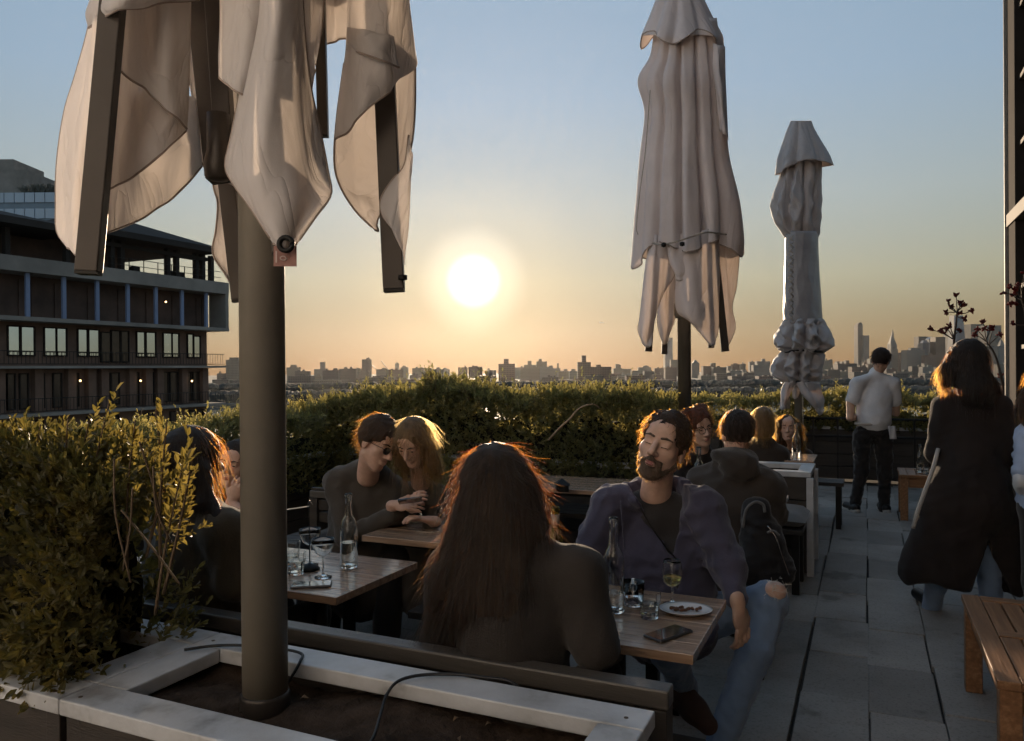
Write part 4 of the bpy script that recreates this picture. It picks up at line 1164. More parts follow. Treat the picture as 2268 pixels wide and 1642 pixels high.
# ---- middle umbrella ---------------------------------------------------------
D2 = 6.7
m_cloth2 = canvas_mat('grey_taupe_canvas', (.84, .79, .80), .36, (.82, .74, .67), crease=.6, cs=3.0, weave=160)
pc = P(1516, 850, D2)
t2 = root('closed_umbrella', 'tall folded umbrella tied with a cord in the middle of the terrace', 'umbrella', (pc[0], pc[1], 0), 'folded market umbrellas')
m_pole2 = M('dark_bronze_pole', (.12, .105, .085), .45, .1, 5, .05, 80, metallic=.3)
MB().lathe([(.057, .60), (.057, 5.0)], (pc[0], pc[1], 0), 28).build('pole', m_pole2, t2, True)
MB().lathe([(.075, 2.0), (.085, 2.03), (.085, 2.12), (.07, 2.15)], (pc[0], pc[1], 0), 24).build('sliding_hub', m_pole, t2, True)
def skin_loft(name, prof, d0, parent, mat, folds=(), n=144, flat=.85, hem_wave=None, seed=0, closed_top=False, noise_a=.03, wav=1.0):
    """prof rows (y, x_left, x_right); folds (angle, width, depth, grow)"""
    rg = np.random.default_rng(seed)
    ys = [p[0] for p in prof]; out = []
    rows = catmull(np.array(prof, float), 9)
    ph = rg.uniform(0, 6.28, 10)
    nr = len(rows)
    mid = np.polyfit(rows[:, 0], (rows[:, 1] + rows[:, 2]) / 2, 1)
    for j, (y, xl, xr) in enumerate(rows):
        tt = j / (nr - 1)
        cx_ = float(np.polyval(mid, y)); hw = (xr - xl) / 2
        for k in range(n):
            a = 2 * PI * k / n
            m_ = 0
            for (fa, fw, fd, fg) in folds:
                da = (a - fa + .12 * math.sin(2.2 * tt + fa) * fg + PI) % (2 * PI) - PI
                m_ -= fd * math.exp(-(da / fw) ** 2) * (fg * tt + 1 - fg)
            w0 = wav * (.7 * math.sin(2 * a + 6 * tt + ph[4]) + .5 * math.sin(9 * tt + ph[5]))
            m_ += noise_a * (.9 * (.6 - abs(math.sin(2.5 * a + 5 * wav * tt + w0 + ph[0]))) + .8 * (.6 - abs(math.sin(5.5 * a - 8 * wav * tt + w0 + ph[1]))) + .6 * (.6 - abs(math.sin(2 * a + (3 + 8 * wav) * tt - w0 + ph[2]))) + .45 * (.6 - abs(math.sin(9 * a + 13 * wav * tt + 2 * w0 + ph[3]))))
            side = abs(math.cos(a)) ** 6
            rr = 1 + m_ * (1 - .75 * side)
            yy = y
            if hem_wave and tt > .8:
                yy += (tt - .8) / .2 * hem_wave(a)
            hs = (xr - cx_) if math.cos(a) > 0 else (cx_ - xl)
            out.append(P(cx_ + hs * rr * math.cos(a), yy, d0 - flat * hw * rr * math.sin(a) * d0 / FPX))
    G = np.array(out)
    f = grid_faces(nr, n, True)
    if closed_top: f.append(tuple(range(n)))
    o = mesh_obj(name, G, f, mat, parent, True)
    m = o.modifiers.new('solidify', 'SOLIDIFY'); m.thickness = .004; m.offset = 0
    hemline = G[-n:]
    MB().tube(np.vstack([hemline, hemline[:1]])[::2], .006, 6).build('hem', m_hem, o, True)
    return o
skin_loft('main_canvas', [(40, 1452, 1588), (121, 1442, 1598), (178, 1414, 1604), (250, 1428, 1608), (345, 1417, 1616), (440, 1409, 1638), (518, 1402, 1647), (560, 1398, 1646)], D2, t2, m_cloth2,
          folds=[(1.22, .06, .34, .1), (1.72, .05, .42, 0), (2.2, .07, .25, .2), (.78, .09, .30, .3), (2.7, .12, .24, .3), (4.0, .2, .2, .2), (5.2, .2, .2, .2)], flat=.8, noise_a=.06, wav=.18, seed=2,
          hem_wave=lambda a: -16 * max(0, math.sin(a)) + 30 * max(0, -math.cos(a)) ** 4 + 14 * math.sin(5 * a))
skin_loft('hood', [(-62, 1492, 1530), (-30, 1470, 1546), (0, 1453, 1560), (40, 1437, 1580), (78, 1421, 1600), (92, 1419, 1602)], D2, t2, m_cloth2,
          folds=[(1.05, .16, .22, .7), (1.75, .14, .22, .8), (2.4, .2, .2, .8), (.4, .2, .15, .5)], flat=.9, seed=3, noise_a=.04, wav=.2,
          hem_wave=lambda a: 17 * math.sin(4 * a + .6) - 12 * max(0, math.sin(a)))
# shoulder fold on the right, bulge on the left
cloth('canvas_fold', [[(1580, 96, 6.5), (1592, 100, 6.45), (1606, 104, 6.55)], [(1580, 150, 6.5), (1596, 160, 6.42), (1607, 170, 6.55)], [(1586, 215, 6.48), (1600, 225, 6.42), (1610, 240, 6.55)], [(1594, 290, 6.48), (1606, 300, 6.44), (1613, 312, 6.55)]], t2, ripple=.01, mat=m_cloth2, hem=('l',))
# lower flaps and rib ends
def rib2(a, b, w=.06): 
    o = bev(MB().bar(P(*a), P(*b), w, .035, C_F).build('rib', m_rib, t2), .004); return o
rib2((1452, 500, 6.55), (1436, 779, 6.5)); rib2((1480, 520, 6.9), (1471, 785, 6.85), .05); rib2((1560, 500, 6.5), (1575, 771, 6.45), .05); rib2((1578, 520, 6.55), (1606, 779, 6.5), .065); rib2((1500, 520, 6.5), (1506, 690, 6.5), .04)
cloth('lower_flap', [[(1440, 520, 6.5), (1455, 520, 6.42), (1470, 520, 6.44), (1486, 520, 6.5)], [(1428, 600, 6.5), (1446, 610, 6.40), (1470, 610, 6.42), (1496, 600, 6.5)], [(1417, 700, 6.5), (1435, 705, 6.42), (1452, 690, 6.42), (1470, 650, 6.5)], [(1413, 734, 6.5), (1424, 752, 6.45), (1440, 748, 6.44), (1452, 700, 6.48)], [(1428, 764, 6.48), (1434, 768, 6.46), (1440, 766, 6.45), (1446, 740, 6.46)]], t2, ripple=.012, mat=m_cloth2, hem=('b', 'l', 'r'))
cloth('lower_flap', [[(1468, 560, 6.7), (1478, 560, 6.66), (1494, 560, 6.7)], [(1460, 650, 6.7), (1476, 660, 6.64), (1496, 650, 6.7)], [(1456, 715, 6.75), (1476, 730, 6.68), (1497, 700, 6.75)], [(1464, 752, 6.8), (1472, 762, 6.78), (1482, 745, 6.8)]], t2, ripple=.012, mat=m_cloth2, hem=('b', 'l'))
cloth('lower_flap', [[(1498, 520, 6.46), (1530, 515, 6.36), (1560, 510, 6.36), (1590, 500, 6.46)], [(1497, 600, 6.46), (1530, 600, 6.34), (1560, 600, 6.34), (1594, 590, 6.46)], [(1497, 685, 6.46), (1530, 690, 6.35), (1565, 690, 6.36), (1592, 680, 6.46)], [(1530, 715, 6.43), (1550, 728, 6.38), (1572, 730, 6.38), (1592, 722, 6.45)], [(1572, 764, 6.42), (1577, 766, 6.40), (1580, 765, 6.40), (1588, 745, 6.44)]], t2, ripple=.012, mat=m_cloth2, hem=('b', 'l', 'r'))
cloth('lower_flap', [[(1590, 540, 6.7), (1605, 530, 6.62), (1640, 540, 6.7)], [(1590, 620, 6.7), (1612, 620, 6.6), (1632, 632, 6.68)], [(1592, 690, 6.68), (1614, 690, 6.6), (1622, 680, 6.66)], [(1594, 730, 6.66), (1614, 735, 6.6), (1629, 726, 6.64)], [(1600, 770, 6.6), (1606, 772, 6.58), (1612, 771, 6.58)]], t2, ripple=.012, mat=m_cloth2, hem=('b', 'r'))
cloth('lower_flap', [[(1478, 545, 6.42), (1510, 540, 6.36), (1540, 530, 6.36)], [(1482, 580, 6.42), (1510, 600, 6.36), (1546, 575, 6.36)], [(1496, 610, 6.44), (1506, 622, 6.38), (1546, 600, 6.38)]], t2, ripple=.01, mat=m_cloth2, hem=('b', 'r'))
MB().tube(smooth_path([P(1440, 536, 6.5), P(1464, 542, 6.28), P(1500, 535, 6.22), P(1540, 522, 6.22), P(1567, 515, 6.25), P(1610, 520, 6.5)]), .007, 6).build('tie_cord', m_rope, t2, True)
for x, y in ((1470, 543), (1511, 541)):
    MB().lathe([(0, -.02), (.02, -.012), (.02, .012), (0, .02)], P(x, y, 6.20), 12).build('cord_toggle', m_iron, t2, True)
MB().tube(smooth_path([P(1440, 200, 6.34), P(1430, 330, 6.32), P(1418, 420, 6.3), P(1410, 500, 6.32), P(1413, 520, 6.34)]), .004, 5).build('edge_piping', m_rope, t2, True)

# ---- far wrapped umbrella ------------------------------------------------------
D3 = 10.6
m_cloth3 = canvas_mat('silvery_canvas', (.56, .53, .53), .24, (.7, .55, .44), rough=.6, crease=.8, cs=4.0, weave=60, spec=.3)
m_wrap = M('vinyl_wrap', (.31, .30, .31), .38, .15, 1.2, .5, 14, (1, 1, 3), spec=.5)
pc3 = P(1768, 900, D3)
t3 = root('wrapped_umbrella', 'far umbrella bundled in a laced grey wrap with pointed hood', 'umbrella', (pc3[0], pc3[1], 0))
MB().lathe([(.05, .3), (.05, 4.6)], (pc3[0], pc3[1], 0), 20).build('pole', m_pole, t3, True)
skin_loft('hood', [(268, 1752, 1797), (290, 1742, 1806), (320, 1732, 1824), (350, 1722, 1841), (376, 1716, 1846)], D3, t3, m_cloth3, folds=[(1.0, .15, .2, .5), (1.9, .2, .25, .6), (2.6, .2, .2, .5)], seed=5, closed_top=True,
          hem_wave=lambda a: -22 * max(0, math.sin(a)) ** 2 + 12 * max(0, -math.cos(a)) - 10 * max(0, math.cos(a)))
skin_loft('upper_bundle', [(340, 1735, 1818), (390, 1728, 1820), (430, 1711, 1820), (460, 1706, 1819), (490, 1714, 1818), (515, 1730, 1815), (528, 1739, 1812)], D3 + .02, t3, m_cloth3, folds=[(1.3, .12, .3, .2), (2.0, .15, .25, .1), (.7, .12, .3, .1), (2.6, .2, .2, 0)], seed=6, noise_a=.13)
skin_loft('laced_wrap', [(512, 1740, 1812), (560, 1738, 1813), (620, 1737, 1816), (680, 1735, 1820), (716, 1735, 1822)], D3, t3, m_wrap, seed=7, flat=1.0, noise_a=.035)
skin_loft('gathered_puff', [(706, 1740, 1822), (722, 1728, 1832), (745, 1716, 1844), (765, 1716, 1847), (776, 1726, 1834), (782, 1738, 1820)], D3 - .03, t3, m_cloth3, folds=[(.8, .15, .3, 0), (1.5, .12, .35, 0), (2.2, .15, .3, 0)], seed=8, noise_a=.17, flat=1.0)
skin_loft('gathered_puff', [(772, 1736, 1820), (790, 1720, 1826), (815, 1707, 1822), (832, 1712, 1820), (845, 1730, 1816), (852, 1738, 1812)], D3 - .02, t3, m_cloth3, folds=[(.9, .15, .3, 0), (1.6, .12, .35, 0), (2.3, .15, .3, 0)], seed=9, noise_a=.17, flat=1.0)
cloth('loose_flap', [[(1738, 846, 10.4), (1748, 846, 10.3), (1762, 846, 10.35)], [(1730, 875, 10.4), (1742, 880, 10.28), (1752, 870, 10.34)], [(1727, 905, 10.4), (1735, 908, 10.3), (1742, 890, 10.36)]], t3, ripple=.02, mat=m_cloth3)
cloth('loose_flap', [[(1762, 846, 10.35), (1785, 846, 10.25), (1815, 846, 10.4)], [(1775, 870, 10.35), (1798, 872, 10.24), (1820, 868, 10.38)], [(1795, 895, 10.36), (1810, 898, 10.28), (1826, 885, 10.38)], [(1814, 915, 10.36), (1818, 918, 10.34), (1824, 905, 10.36)]], t3, ripple=.02, mat=m_cloth3)
cloth('loose_flap', [[(1752, 848, 10.42), (1764, 848, 10.36), (1776, 848, 10.4)], [(1755, 880, 10.42), (1762, 884, 10.36), (1770, 872, 10.4)]], t3, ripple=.01, mat=m_cloth3)
for y, x0, x1 in ((778, 1730, 1828), (848, 1732, 1816)):
    pts = [P((x0 + x1) / 2 + (x1 - x0) / 2 * math.cos(a), y + 2 * math.sin(3 * a), D3 - (x1 - x0) / 2 * 1.02 * math.sin(a) * D3 / FPX) for a in np.linspace(0, 2 * PI, 33)]
    MB().tube(pts, .016, 6).build('strap', m_hose, t3, True)
for k in range(14):
    y0 = 522 + k * 13.5; xa, xb = (1745, 1757) if k % 2 else (1757, 1745)
    dz = D3 - .235
    MB().tube([P(xa, y0, dz), P((xa + xb) / 2, y0 + 7, dz - .012), P(xb, y0 + 13.5, dz)], .0075, 5).build('lacing', m_rope, t3, True)
    MB().tube([P(xb, y0 + 3, dz - .004), P((xa + xb) / 2, y0 + 8, dz - .016), P(xa, y0 + 12, dz - .004)], .006, 5).build('lacing', m_rope, t3, True)
MB().tube([P(1778, 850, 10.3), P(1779, 950, 10.28)], .006, 5).build('hanging_cord', m_rope, t3, True)
MB().bar(P(1745, 850, 10.62), P(1743, 905, 10.62), .06, .05, C_F).build('rib', m_pole, t3)
# ================================================================== hedges
def leaf_mat(name, c1, c2, tc, rough=.38):
    m, nt, out = new_mat(name)
    vec = tex_pos(nt)
    f = noise(nt, vec, 23, 2, .5); f2 = noise(nt, vec, 2.2, 2, .5)
    ad = nt.nodes.new('ShaderNodeMath'); ad.operation = 'MULTIPLY_ADD'; ad.inputs[1].default_value = .55
    ml = nt.nodes.new('ShaderNodeMath'); ml.operation = 'MULTIPLY'; ml.inputs[1].default_value = .45
    nt.links.new(f2, ml.inputs[0]); nt.links.new(f, ad.inputs[0]); nt.links.new(ml.outputs[0], ad.inputs[2])
    col = ramp(nt, ad.outputs[0], [(.36, c1), (.5, tuple((a + b) / 2 for a, b in zip(c1, c2))), (.64, c2)])
    b = nt.nodes.new('ShaderNodeBsdfPrincipled'); b.inputs['Roughness'].default_value = rough; b.inputs['Specular IOR Level'].default_value = .5
    nt.links.new(col, b.inputs['Base Color'])
    t = nt.nodes.new('ShaderNodeBsdfTranslucent')
    mc = nt.nodes.new('ShaderNodeMixRGB'); mc.blend_type = 'MULTIPLY'; mc.inputs['Fac'].default_value = 1
    nt.links.new(col, mc.inputs['Color1']); mc.inputs['Color2'].default_value = (*tc, 1)
    nt.links.new(mc.outputs[0], t.inputs['Color'])
    mx = nt.nodes.new('ShaderNodeMixShader'); mx.inputs[0].default_value = .5
    nt.links.new(b.outputs[0], mx.inputs[1]); nt.links.new(t.outputs[0], mx.inputs[2]); nt.links.new(mx.outputs[0], out.inputs['Surface'])
    return m
m_leaf = leaf_mat('bush_leaf', (.040, .044, .021), (.165, .145, .062), (2.1, 1.75, .85))
m_leaf2 = leaf_mat('hedge_leaf', (.085, .095, .05), (.25, .24, .12), (2.3, 1.95, 1.15))
m_stem = M('twig_bark', (.11, .075, .045), .8, .25, 20, .2)
m_core = M('dark_core_fill', (.022, .020, .012), .95, .4, 9, .5, 30)  # near-black fill for the solid core that blocks light through the leaves
def norm(a): return a / (np.linalg.norm(a, axis=-1, keepdims=True) + 1e-9)
def sprigs(n, pos, dirs, length, per, size, rg, spread=.9):
    """leaf centres and axes along n sprigs"""
    t = np.tile(np.linspace(.25, 1.02, per), (n, 1)) + rg.normal(0, .03, (n, per))
    L = (length * rg.uniform(.6, 1.25, n))[:, None, None]
    base = pos[:, None] + dirs[:, None] * t[..., None] * L
    ref = norm(rg.normal(size=(n, 3)))
    x = norm(np.cross(dirs, ref)); y = np.cross(dirs, x)
    ang = np.arange(per)[None] * 2.4 + rg.uniform(0, 6.3, n)[:, None]
    rd = np.cos(ang)[..., None] * x[:, None] + np.sin(ang)[..., None] * y[:, None]
    tip = np.clip(1.25 - t, .25, 1)[..., None] * spread
    ax = norm(rd * tip + dirs[:, None] * (1.1 - .5 * tip) + rg.normal(0, .22, (n, per, 3)))
    nr = norm(np.cross(np.cross(ax, dirs[:, None] + 1e-3), ax) + rg.normal(0, .25, (n, per, 3)))
    sz = size * rg.uniform(.5, 1.5, (n, per)) * rg.uniform(.75, 1.25, (n, 1)) * np.clip(1.15 - .35 * t, .5, 1.2)
    return base.reshape(-1, 3), ax.reshape(-1, 3), nr.reshape(-1, 3), sz.ravel()
def leaves_mesh(base, ax, nr, sz, ratio=.50, fold=.28):
    side = norm(np.cross(ax, nr)); nr = np.cross(side, ax)
    s = sz[:, None]; w = s * ratio * .5
    def pt(a, b, h): return base + ax * s * a + side * w * b + nr * s * h
    V = np.stack([pt(0, 0, 0), pt(.38, -.9, .10 * fold), pt(.72, -.75, .12 * fold), pt(1, 0, -.10), pt(.72, .75, .12 * fold), pt(.38, .9, .10 * fold)], 1)
    n = len(base)
    F = np.array([[0, 1, 2, 3], [0, 3, 4, 5]])[None] + 6 * np.arange(n)[:, None, None]
    return V.reshape(-1, 3), F.reshape(-1, 4)
def leaf_proto(name, mat):
    V, F = leaves_mesh(np.zeros((1, 3)), np.array([[0, 1.0, 0]]), np.array([[0, 0, 1.0]]), np.array([1.0]))
    me = bpy.data.meshes.new(name); me.from_pydata(V.tolist(), [], F.tolist()); me.materials.append(mat); me.update(); return me
def core(name, parent, u0, u1, v0, v1, z0, top, mat, along='u', shrink=.12):  # added lumpy sheet standing in for the dark inside of the foliage
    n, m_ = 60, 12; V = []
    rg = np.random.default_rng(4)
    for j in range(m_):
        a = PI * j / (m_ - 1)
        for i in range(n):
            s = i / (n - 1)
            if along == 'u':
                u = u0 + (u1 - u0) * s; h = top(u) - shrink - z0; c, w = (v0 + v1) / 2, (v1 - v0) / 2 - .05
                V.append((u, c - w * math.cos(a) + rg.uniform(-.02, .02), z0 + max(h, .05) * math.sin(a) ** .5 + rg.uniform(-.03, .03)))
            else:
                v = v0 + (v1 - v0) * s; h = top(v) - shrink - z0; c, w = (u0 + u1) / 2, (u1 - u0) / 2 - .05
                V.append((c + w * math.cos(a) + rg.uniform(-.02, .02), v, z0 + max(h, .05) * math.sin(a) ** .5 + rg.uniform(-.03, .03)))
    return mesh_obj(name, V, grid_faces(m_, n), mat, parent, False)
def hedge(name, label, u0, u1, v0, v1, z0, top, n, size, seed, along='u', per=9, length=.12, mat=None, bulge=.10):
    rg = np.random.default_rng(seed)
    t = root(name, label, 'hedge', ((u0 + u1) / 2, (v0 + v1) / 2, z0))
    u = rg.uniform(u0, u1, n); v = rg.uniform(v0 - bulge, v1 + bulge, n)
    tp = np.array([top(a) for a in (u if along == 'u' else v)])
    # mostly near the skin: top, faces
    k = rg.random(n); z = z0 + (tp - z0) * np.where(k < .45, 1 - rg.random(n) ** 2 * .25, rg.uniform(.05, 1, n))
    if along == 'u':
        face = rg.random(n) < .6
        v = np.where(face & (k >= .45), v0 - bulge * rg.uniform(-.6, 1, n), v)
        v = np.where(z < .80, v0 - bulge * rg.uniform(.1, 1.2, n), v)
        q = (v - (v0 + v1) / 2) / ((v1 - v0) / 2 + bulge)
        out = np.stack([rg.normal(0, .35, n), q * 1.0, np.full(n, .15)], 1)
    else:
        face = rg.random(n) < .6
        u = np.where(face & (k >= .45), u1 + bulge * rg.uniform(-.6, 1, n), u)
        u = np.where(z < .80, u1 + bulge * rg.uniform(.1, 1.2, n), u)
        q = (u - (u0 + u1) / 2) / ((u1 - u0) / 2 + bulge)
        out = np.stack([q * 1.0, rg.normal(0, .35, n), np.full(n, .15)], 1)
    out[:, 2] += np.where(k < .45, 1.3, .45)
    d = norm(out + rg.normal(0, .35, (n, 3)))
    z = np.minimum(z, tp - .03)
    pos = np.stack([u, v, z], 1)
    B = sprigs(n, pos - d * length * .5, d, length, per, size, rg)
    V, F = leaves_mesh(*B)
    o = mesh_obj('foliage', V, F, mat or m_leaf2, t); o['kind'] = 'stuff'
    core('light_blocking_core', t, u0, u1, v0 + .1, v1 - .06, max(z0, .68), top, m_core, along, shrink=.24)
    # tall shoots breaking the outline
    ns = max(20, n // 45); mb = MB()
    idx = rg.choice(n, ns)
    sp = np.stack([u[idx], v[idx], tp[idx] - .1], 1); sd = norm(np.stack([rg.normal(0, .25, ns), rg.normal(0, .25, ns), np.ones(ns)], 1))
    for a, b in zip(sp, sd): mb.tube([a, a + b * rg.uniform(.12, .24)], .0025, 4)
    mb.build('shoot_stems', m_stem, t)['kind'] = 'stuff'
    B = sprigs(ns, sp, sd, .22, 11, size * .9, rg)
    V, F = leaves_mesh(*B); o = mesh_obj('foliage', V, F, mat or m_leaf2, t); o['kind'] = 'stuff'
    return t
def prof_from(px, v):
    q = np.array([PV(x, y, v) for x, y in px]); i = np.argsort(q[:, 0])
    xs, zs = q[i, 0], q[i, 2]
    return lambda u: float(np.interp(u, xs, zs)) + .045 * math.sin(7.3 * u) * math.sin(2.1 * u + 1) + .03 * math.sin(17 * u + 1)
top2 = prof_from([(560, 925), (640, 912), (760, 888), (880, 868), (960, 856), (1000, 848), (1040, 856), (1075, 868), (1110, 872), (1200, 872), (1300, 868), (1370, 872), (1440, 872), (1490, 880)], 6.45)
ua, ub = PV(1075, 890, 6.4)[0], PV(1492, 880, 6.4)[0]
hedge('hedge', 'dense green hedge lit from behind rising behind the embracing couple', -5.35, ua, 6.2, 6.75, .42, top2, 5200, .034, 21)
hedge('hedge', 'olive hedge between the foreground woman and the bearded man', ua + .01, ub, 6.2, 6.75, .62, top2, 3000, .034, 22)
topL = lambda v: 1.13 + .03 * math.sin(5 * v) + .02 * math.sin(13 * v + 2) + .04 * (v > 4.8)
hedge('hedge', 'long low hedge along the terrace edge in front of the hotel', -5.3, -4.78, 1.9, 6.15, .42, topL, 4200, .036, 23, along='v')
top3 = prof_from([(1540, 886), (1600, 882), (1700, 880), (1800, 878), (1850, 868), (1900, 874), (2000, 872), (2060, 884), (2150, 880), (2230, 880)], 11.8)
uc = PV(1735, 880, 11.8)[0]
hedge('hedge', 'far hedge behind the seated group left of the wrapped umbrella', -5.3, uc, 11.6, 12.1, .68, top3, 2200, .045, 24, per=8, length=.14)
hedge('hedge', 'far dark hedge behind the man in the white shirt', uc + .01, 1.5, 11.6, 12.1, .68, top3, 1700, .045, 25, per=8, length=.14)

# bare branch arching out of the middle hedge
m_branch = M('pale_bare_branch', (.42, .30, .19), .8, .2, 12)
pts = smooth_path([P(1215, 975, 6.5), P(1240, 948, 6.2), P(1262, 928, 6.1), P(1275, 912, 6.08), P(1292, 900, 6.08), P(1315, 896, 6.1), P(1328, 904, 6.15)])
o = MB().tube(pts, np.linspace(.010, .004, len(pts)), 7).build('bare_branch', m_branch, None, True)
tag(o, 'pale bare branch arching over the hedge beside the bearded man', 'branch')

# foreground bush -------------------------------------------------------------
rg = np.random.default_rng(31)
BU0, BU1, BV0, BV1 = -3.3, -1.88, 1.30, 1.74
topB = prof_from([(-140, 930), (0, 928), (40, 916), (80, 934), (120, 926), (200, 918), (250, 915), (300, 925), (340, 912), (390, 940), (430, 960)], 1.52)
def topBB(u): return topB(u) - .095 - max(0, (u + 1.98)) * 1.1
tb_ = root('leafy_bush', 'sunlit yellow green bush filling the left corner planter', 'bush', ((BU0 + BU1) / 2, 1.5, .72))
n = 3700
u = rg.uniform(BU0, BU1 + .05, n); tp = np.array([topBB(a) for a in u])
k = rg.random(n)
z = .72 + (tp - .72) * np.where(k < .42, 1 - rg.random(n) ** 2 * .22, rg.uniform(.02, 1, n))
hgt = (z - .72) / (tp - .72)
w_ = .13 + .12 * np.sqrt(np.clip(1.05 - hgt, 0, 1))
side = np.where(rg.random(n) < .72, -1, 1) * np.sqrt(rg.random(n))
v = 1.52 + side * w_
d = norm(np.stack([rg.normal(0, .4, n) + np.clip((u + 2.0) * 3, 0, 1) * .8, side * .9, .55 + .9 * (hgt > .75)], 1) + rg.normal(0, .3, (n, 3)))
pos = np.stack([u, v, z], 1)
B0 = sprigs(n, pos - d * .06, d,   .11, 12, .026, rg)
B = [a for a in B0]
# drooping lower sprays over the front rim
nd = 40
ud = rg.uniform(-2.12, -1.90, nd); zd = rg.uniform(.76, .95, nd)
pd = np.stack([ud, np.full(nd, 1.38) - rg.uniform(0, .04, nd), zd], 1); dd = norm(np.stack([rg.normal(.1, .4, nd), -np.ones(nd) * .8, rg.normal(-.25, .35, nd)], 1))
B2 = sprigs(nd, pd, dd, .12, 11, .027, rg)
# tall leafy shoots
shoots = [(242, 890, 1.5), (30, 922, 1.45), (345, 905, 1.5), (432, 985, 1.45), (405, 1030, 1.42), (150, 930, 1.42), (90, 940, 1.4), (300, 930, 1.45), (200, 925, 1.5), (370, 930, 1.5)]
sp, sd, mbS = [], [], MB()
for x, y, vv in shoots:
    tpnt = PV(x, y, vv); bx_ = PV(min(x, 380) - 20 + rg.uniform(-25, 5), y + 330, vv + .05)
    mid = (tpnt + bx_) / 2 + rg.normal(0, .012, 3)
    path = smooth_path([bx_, mid, tpnt], 5); mbS.tube(path, np.linspace(.005, .0018, len(path)), 6)
    a = path[-4]; dirn = (tpnt - a) / np.linalg.norm(tpnt - a)
    for q in range(2): sp.append(tpnt - dirn * (.13 + .09 * q)); sd.append(dirn + rg.normal(0, .08, 3))
for _ in range(7):
    x = rg.uniform(0, 370); y = rg.uniform(960, 1130); vv = rg.uniform(1.28, 1.42)
    a = PV(x, y, vv); b = a + np.array((rg.normal(0, .06), rg.uniform(0, .08), -rg.uniform(.15, .35)))
    mbS.tube(smooth_path([b, (a + b) / 2 + rg.normal(0, .01, 3), a], 3), .0028, 5)
mbS.build('stems', m_stem, tb_, True)['kind'] = 'stuff'
B3 = sprigs(len(sp), np.array(sp), norm(np.array(sd)), .14, 13, .028, rg)
AL = [np.concatenate(q) for q in zip(B, B2, B3)]
core('light_blocking_core', tb_, BU0, -2.02, 1.33, 1.72, .72, topBB, m_core, shrink=.16)
# the leaves that show largest are single pieces, the rest one mass
rel = AL[0] - C_O
dep = rel @ C_F; sx_ = (rel @ C_R) / dep * FPX + CX; sy_ = CY - (rel @ C_U) / dep * FPX
vis = (sx_ > 0) & (sx_ < 470) & (sy_ > 880) & (sy_ < 1500) & (AL[0][:, 1] < 1.45)
score = np.where(vis, AL[3] / dep + rg.uniform(0, .004, len(dep)), 0)
big = np.argsort(-score)[:300]
mask = np.ones(len(dep), bool); mask[big] = False
V, F = leaves_mesh(*[q[mask] for q in AL]); o = mesh_obj('foliage', V, F, m_leaf, tb_); o['kind'] = 'stuff'
lp = leaf_proto('leaf', m_leaf)
for i in big:
    ax = AL[1][i]; sd_ = norm(np.cross(ax, AL[2][i])); nr = np.cross(sd_, ax)
    mt = Matrix(((sd_[0], ax[0], nr[0]), (sd_[1], ax[1], nr[1]), (sd_[2], ax[2], nr[2]))).to_4x4()
    lo = bpy.data.objects.new('leaf', lp); COL.objects.link(lo); lo.parent = tb_
    s_ = AL[3][i]
    mt = mt @ Matrix.Diagonal((s_, s_, s_, 1)); mt.translation = Vector(AL[0][i] - ORG[tb_.name]); lo.matrix_local = mt

# budding branches in front of the window on the right
m_bud = M('dark_red_bud', (.10, .022, .020), .7, .4, 40, transl=.3, tcol=(.5, .06, .03))
m_brn = M('branch_bark', (.07, .05, .04), .8, .3, 20)
def budding(name, label, stem, twigs, d, base):
    t = root(name, label, 'branch', base)
    rgb = np.random.default_rng(len(twigs) + int(d * 10))
    pts = smooth_path([np.array(base)] + [P(x, y, d) for x, y in stem]); MB().tube(pts, np.linspace(.016, .006, len(pts)), 7).build('stem', m_brn, t, True)
    for tw in twigs:
        path = smooth_path([P(x, y, d + rgb.uniform(-.06, .06)) for x, y in tw], 5)
        MB().tube(path, np.linspace(.006, .003, len(path)), 5).build('twig', m_brn, t, True)
        for q in (path[-1],) if len(tw) < 4 else (path[-1], path[len(path) // 2]):
            mb = MB()
            for _ in range(11):
                dr = norm(rgb.normal(size=3) + np.array((0, 0, .3))); l = rgb.uniform(.02, .045)
                mb.tube([q, q + dr * l * .55, q + dr * l], [.003, .012, .002], 5)
            mb.build('bud_cluster', m_bud, t, True)
    return t
budding('budding_branch', 'leafless branch with dark red buds above the standing woman', [(2118, 900), (2112, 790), (2114, 745), (2118, 715), (2120, 690)],
        [[(2120, 692), (2119, 675), (2118, 655)], [(2120, 692), (2108, 685), (2100, 668)], [(2120, 692), (2105, 692), (2096, 692)], [(2120, 694), (2112, 684), (2107, 680)], [(2120, 690), (2126, 680), (2128, 672)], [(2120, 690), (2132, 680), (2136, 677)], [(2120, 694), (2138, 694), (2152, 688)], [(2118, 700), (2130, 706), (2138, 706)],
         [(2112, 752), (2095, 742), (2080, 736), (2061, 729)], [(2112, 752), (2090, 738), (2086, 732)], [(2112, 750), (2104, 736), (2098, 728)], [(2113, 748), (2107, 732), (2104, 722)], [(2114, 742), (2122, 735), (2126, 733)], [(2118, 700), (2122, 698), (2126, 696)]], 7.4, tuple(PV(2118, 1000, 8.0) * np.array((1, 1, 0)) + np.array((0, 0, .4))))
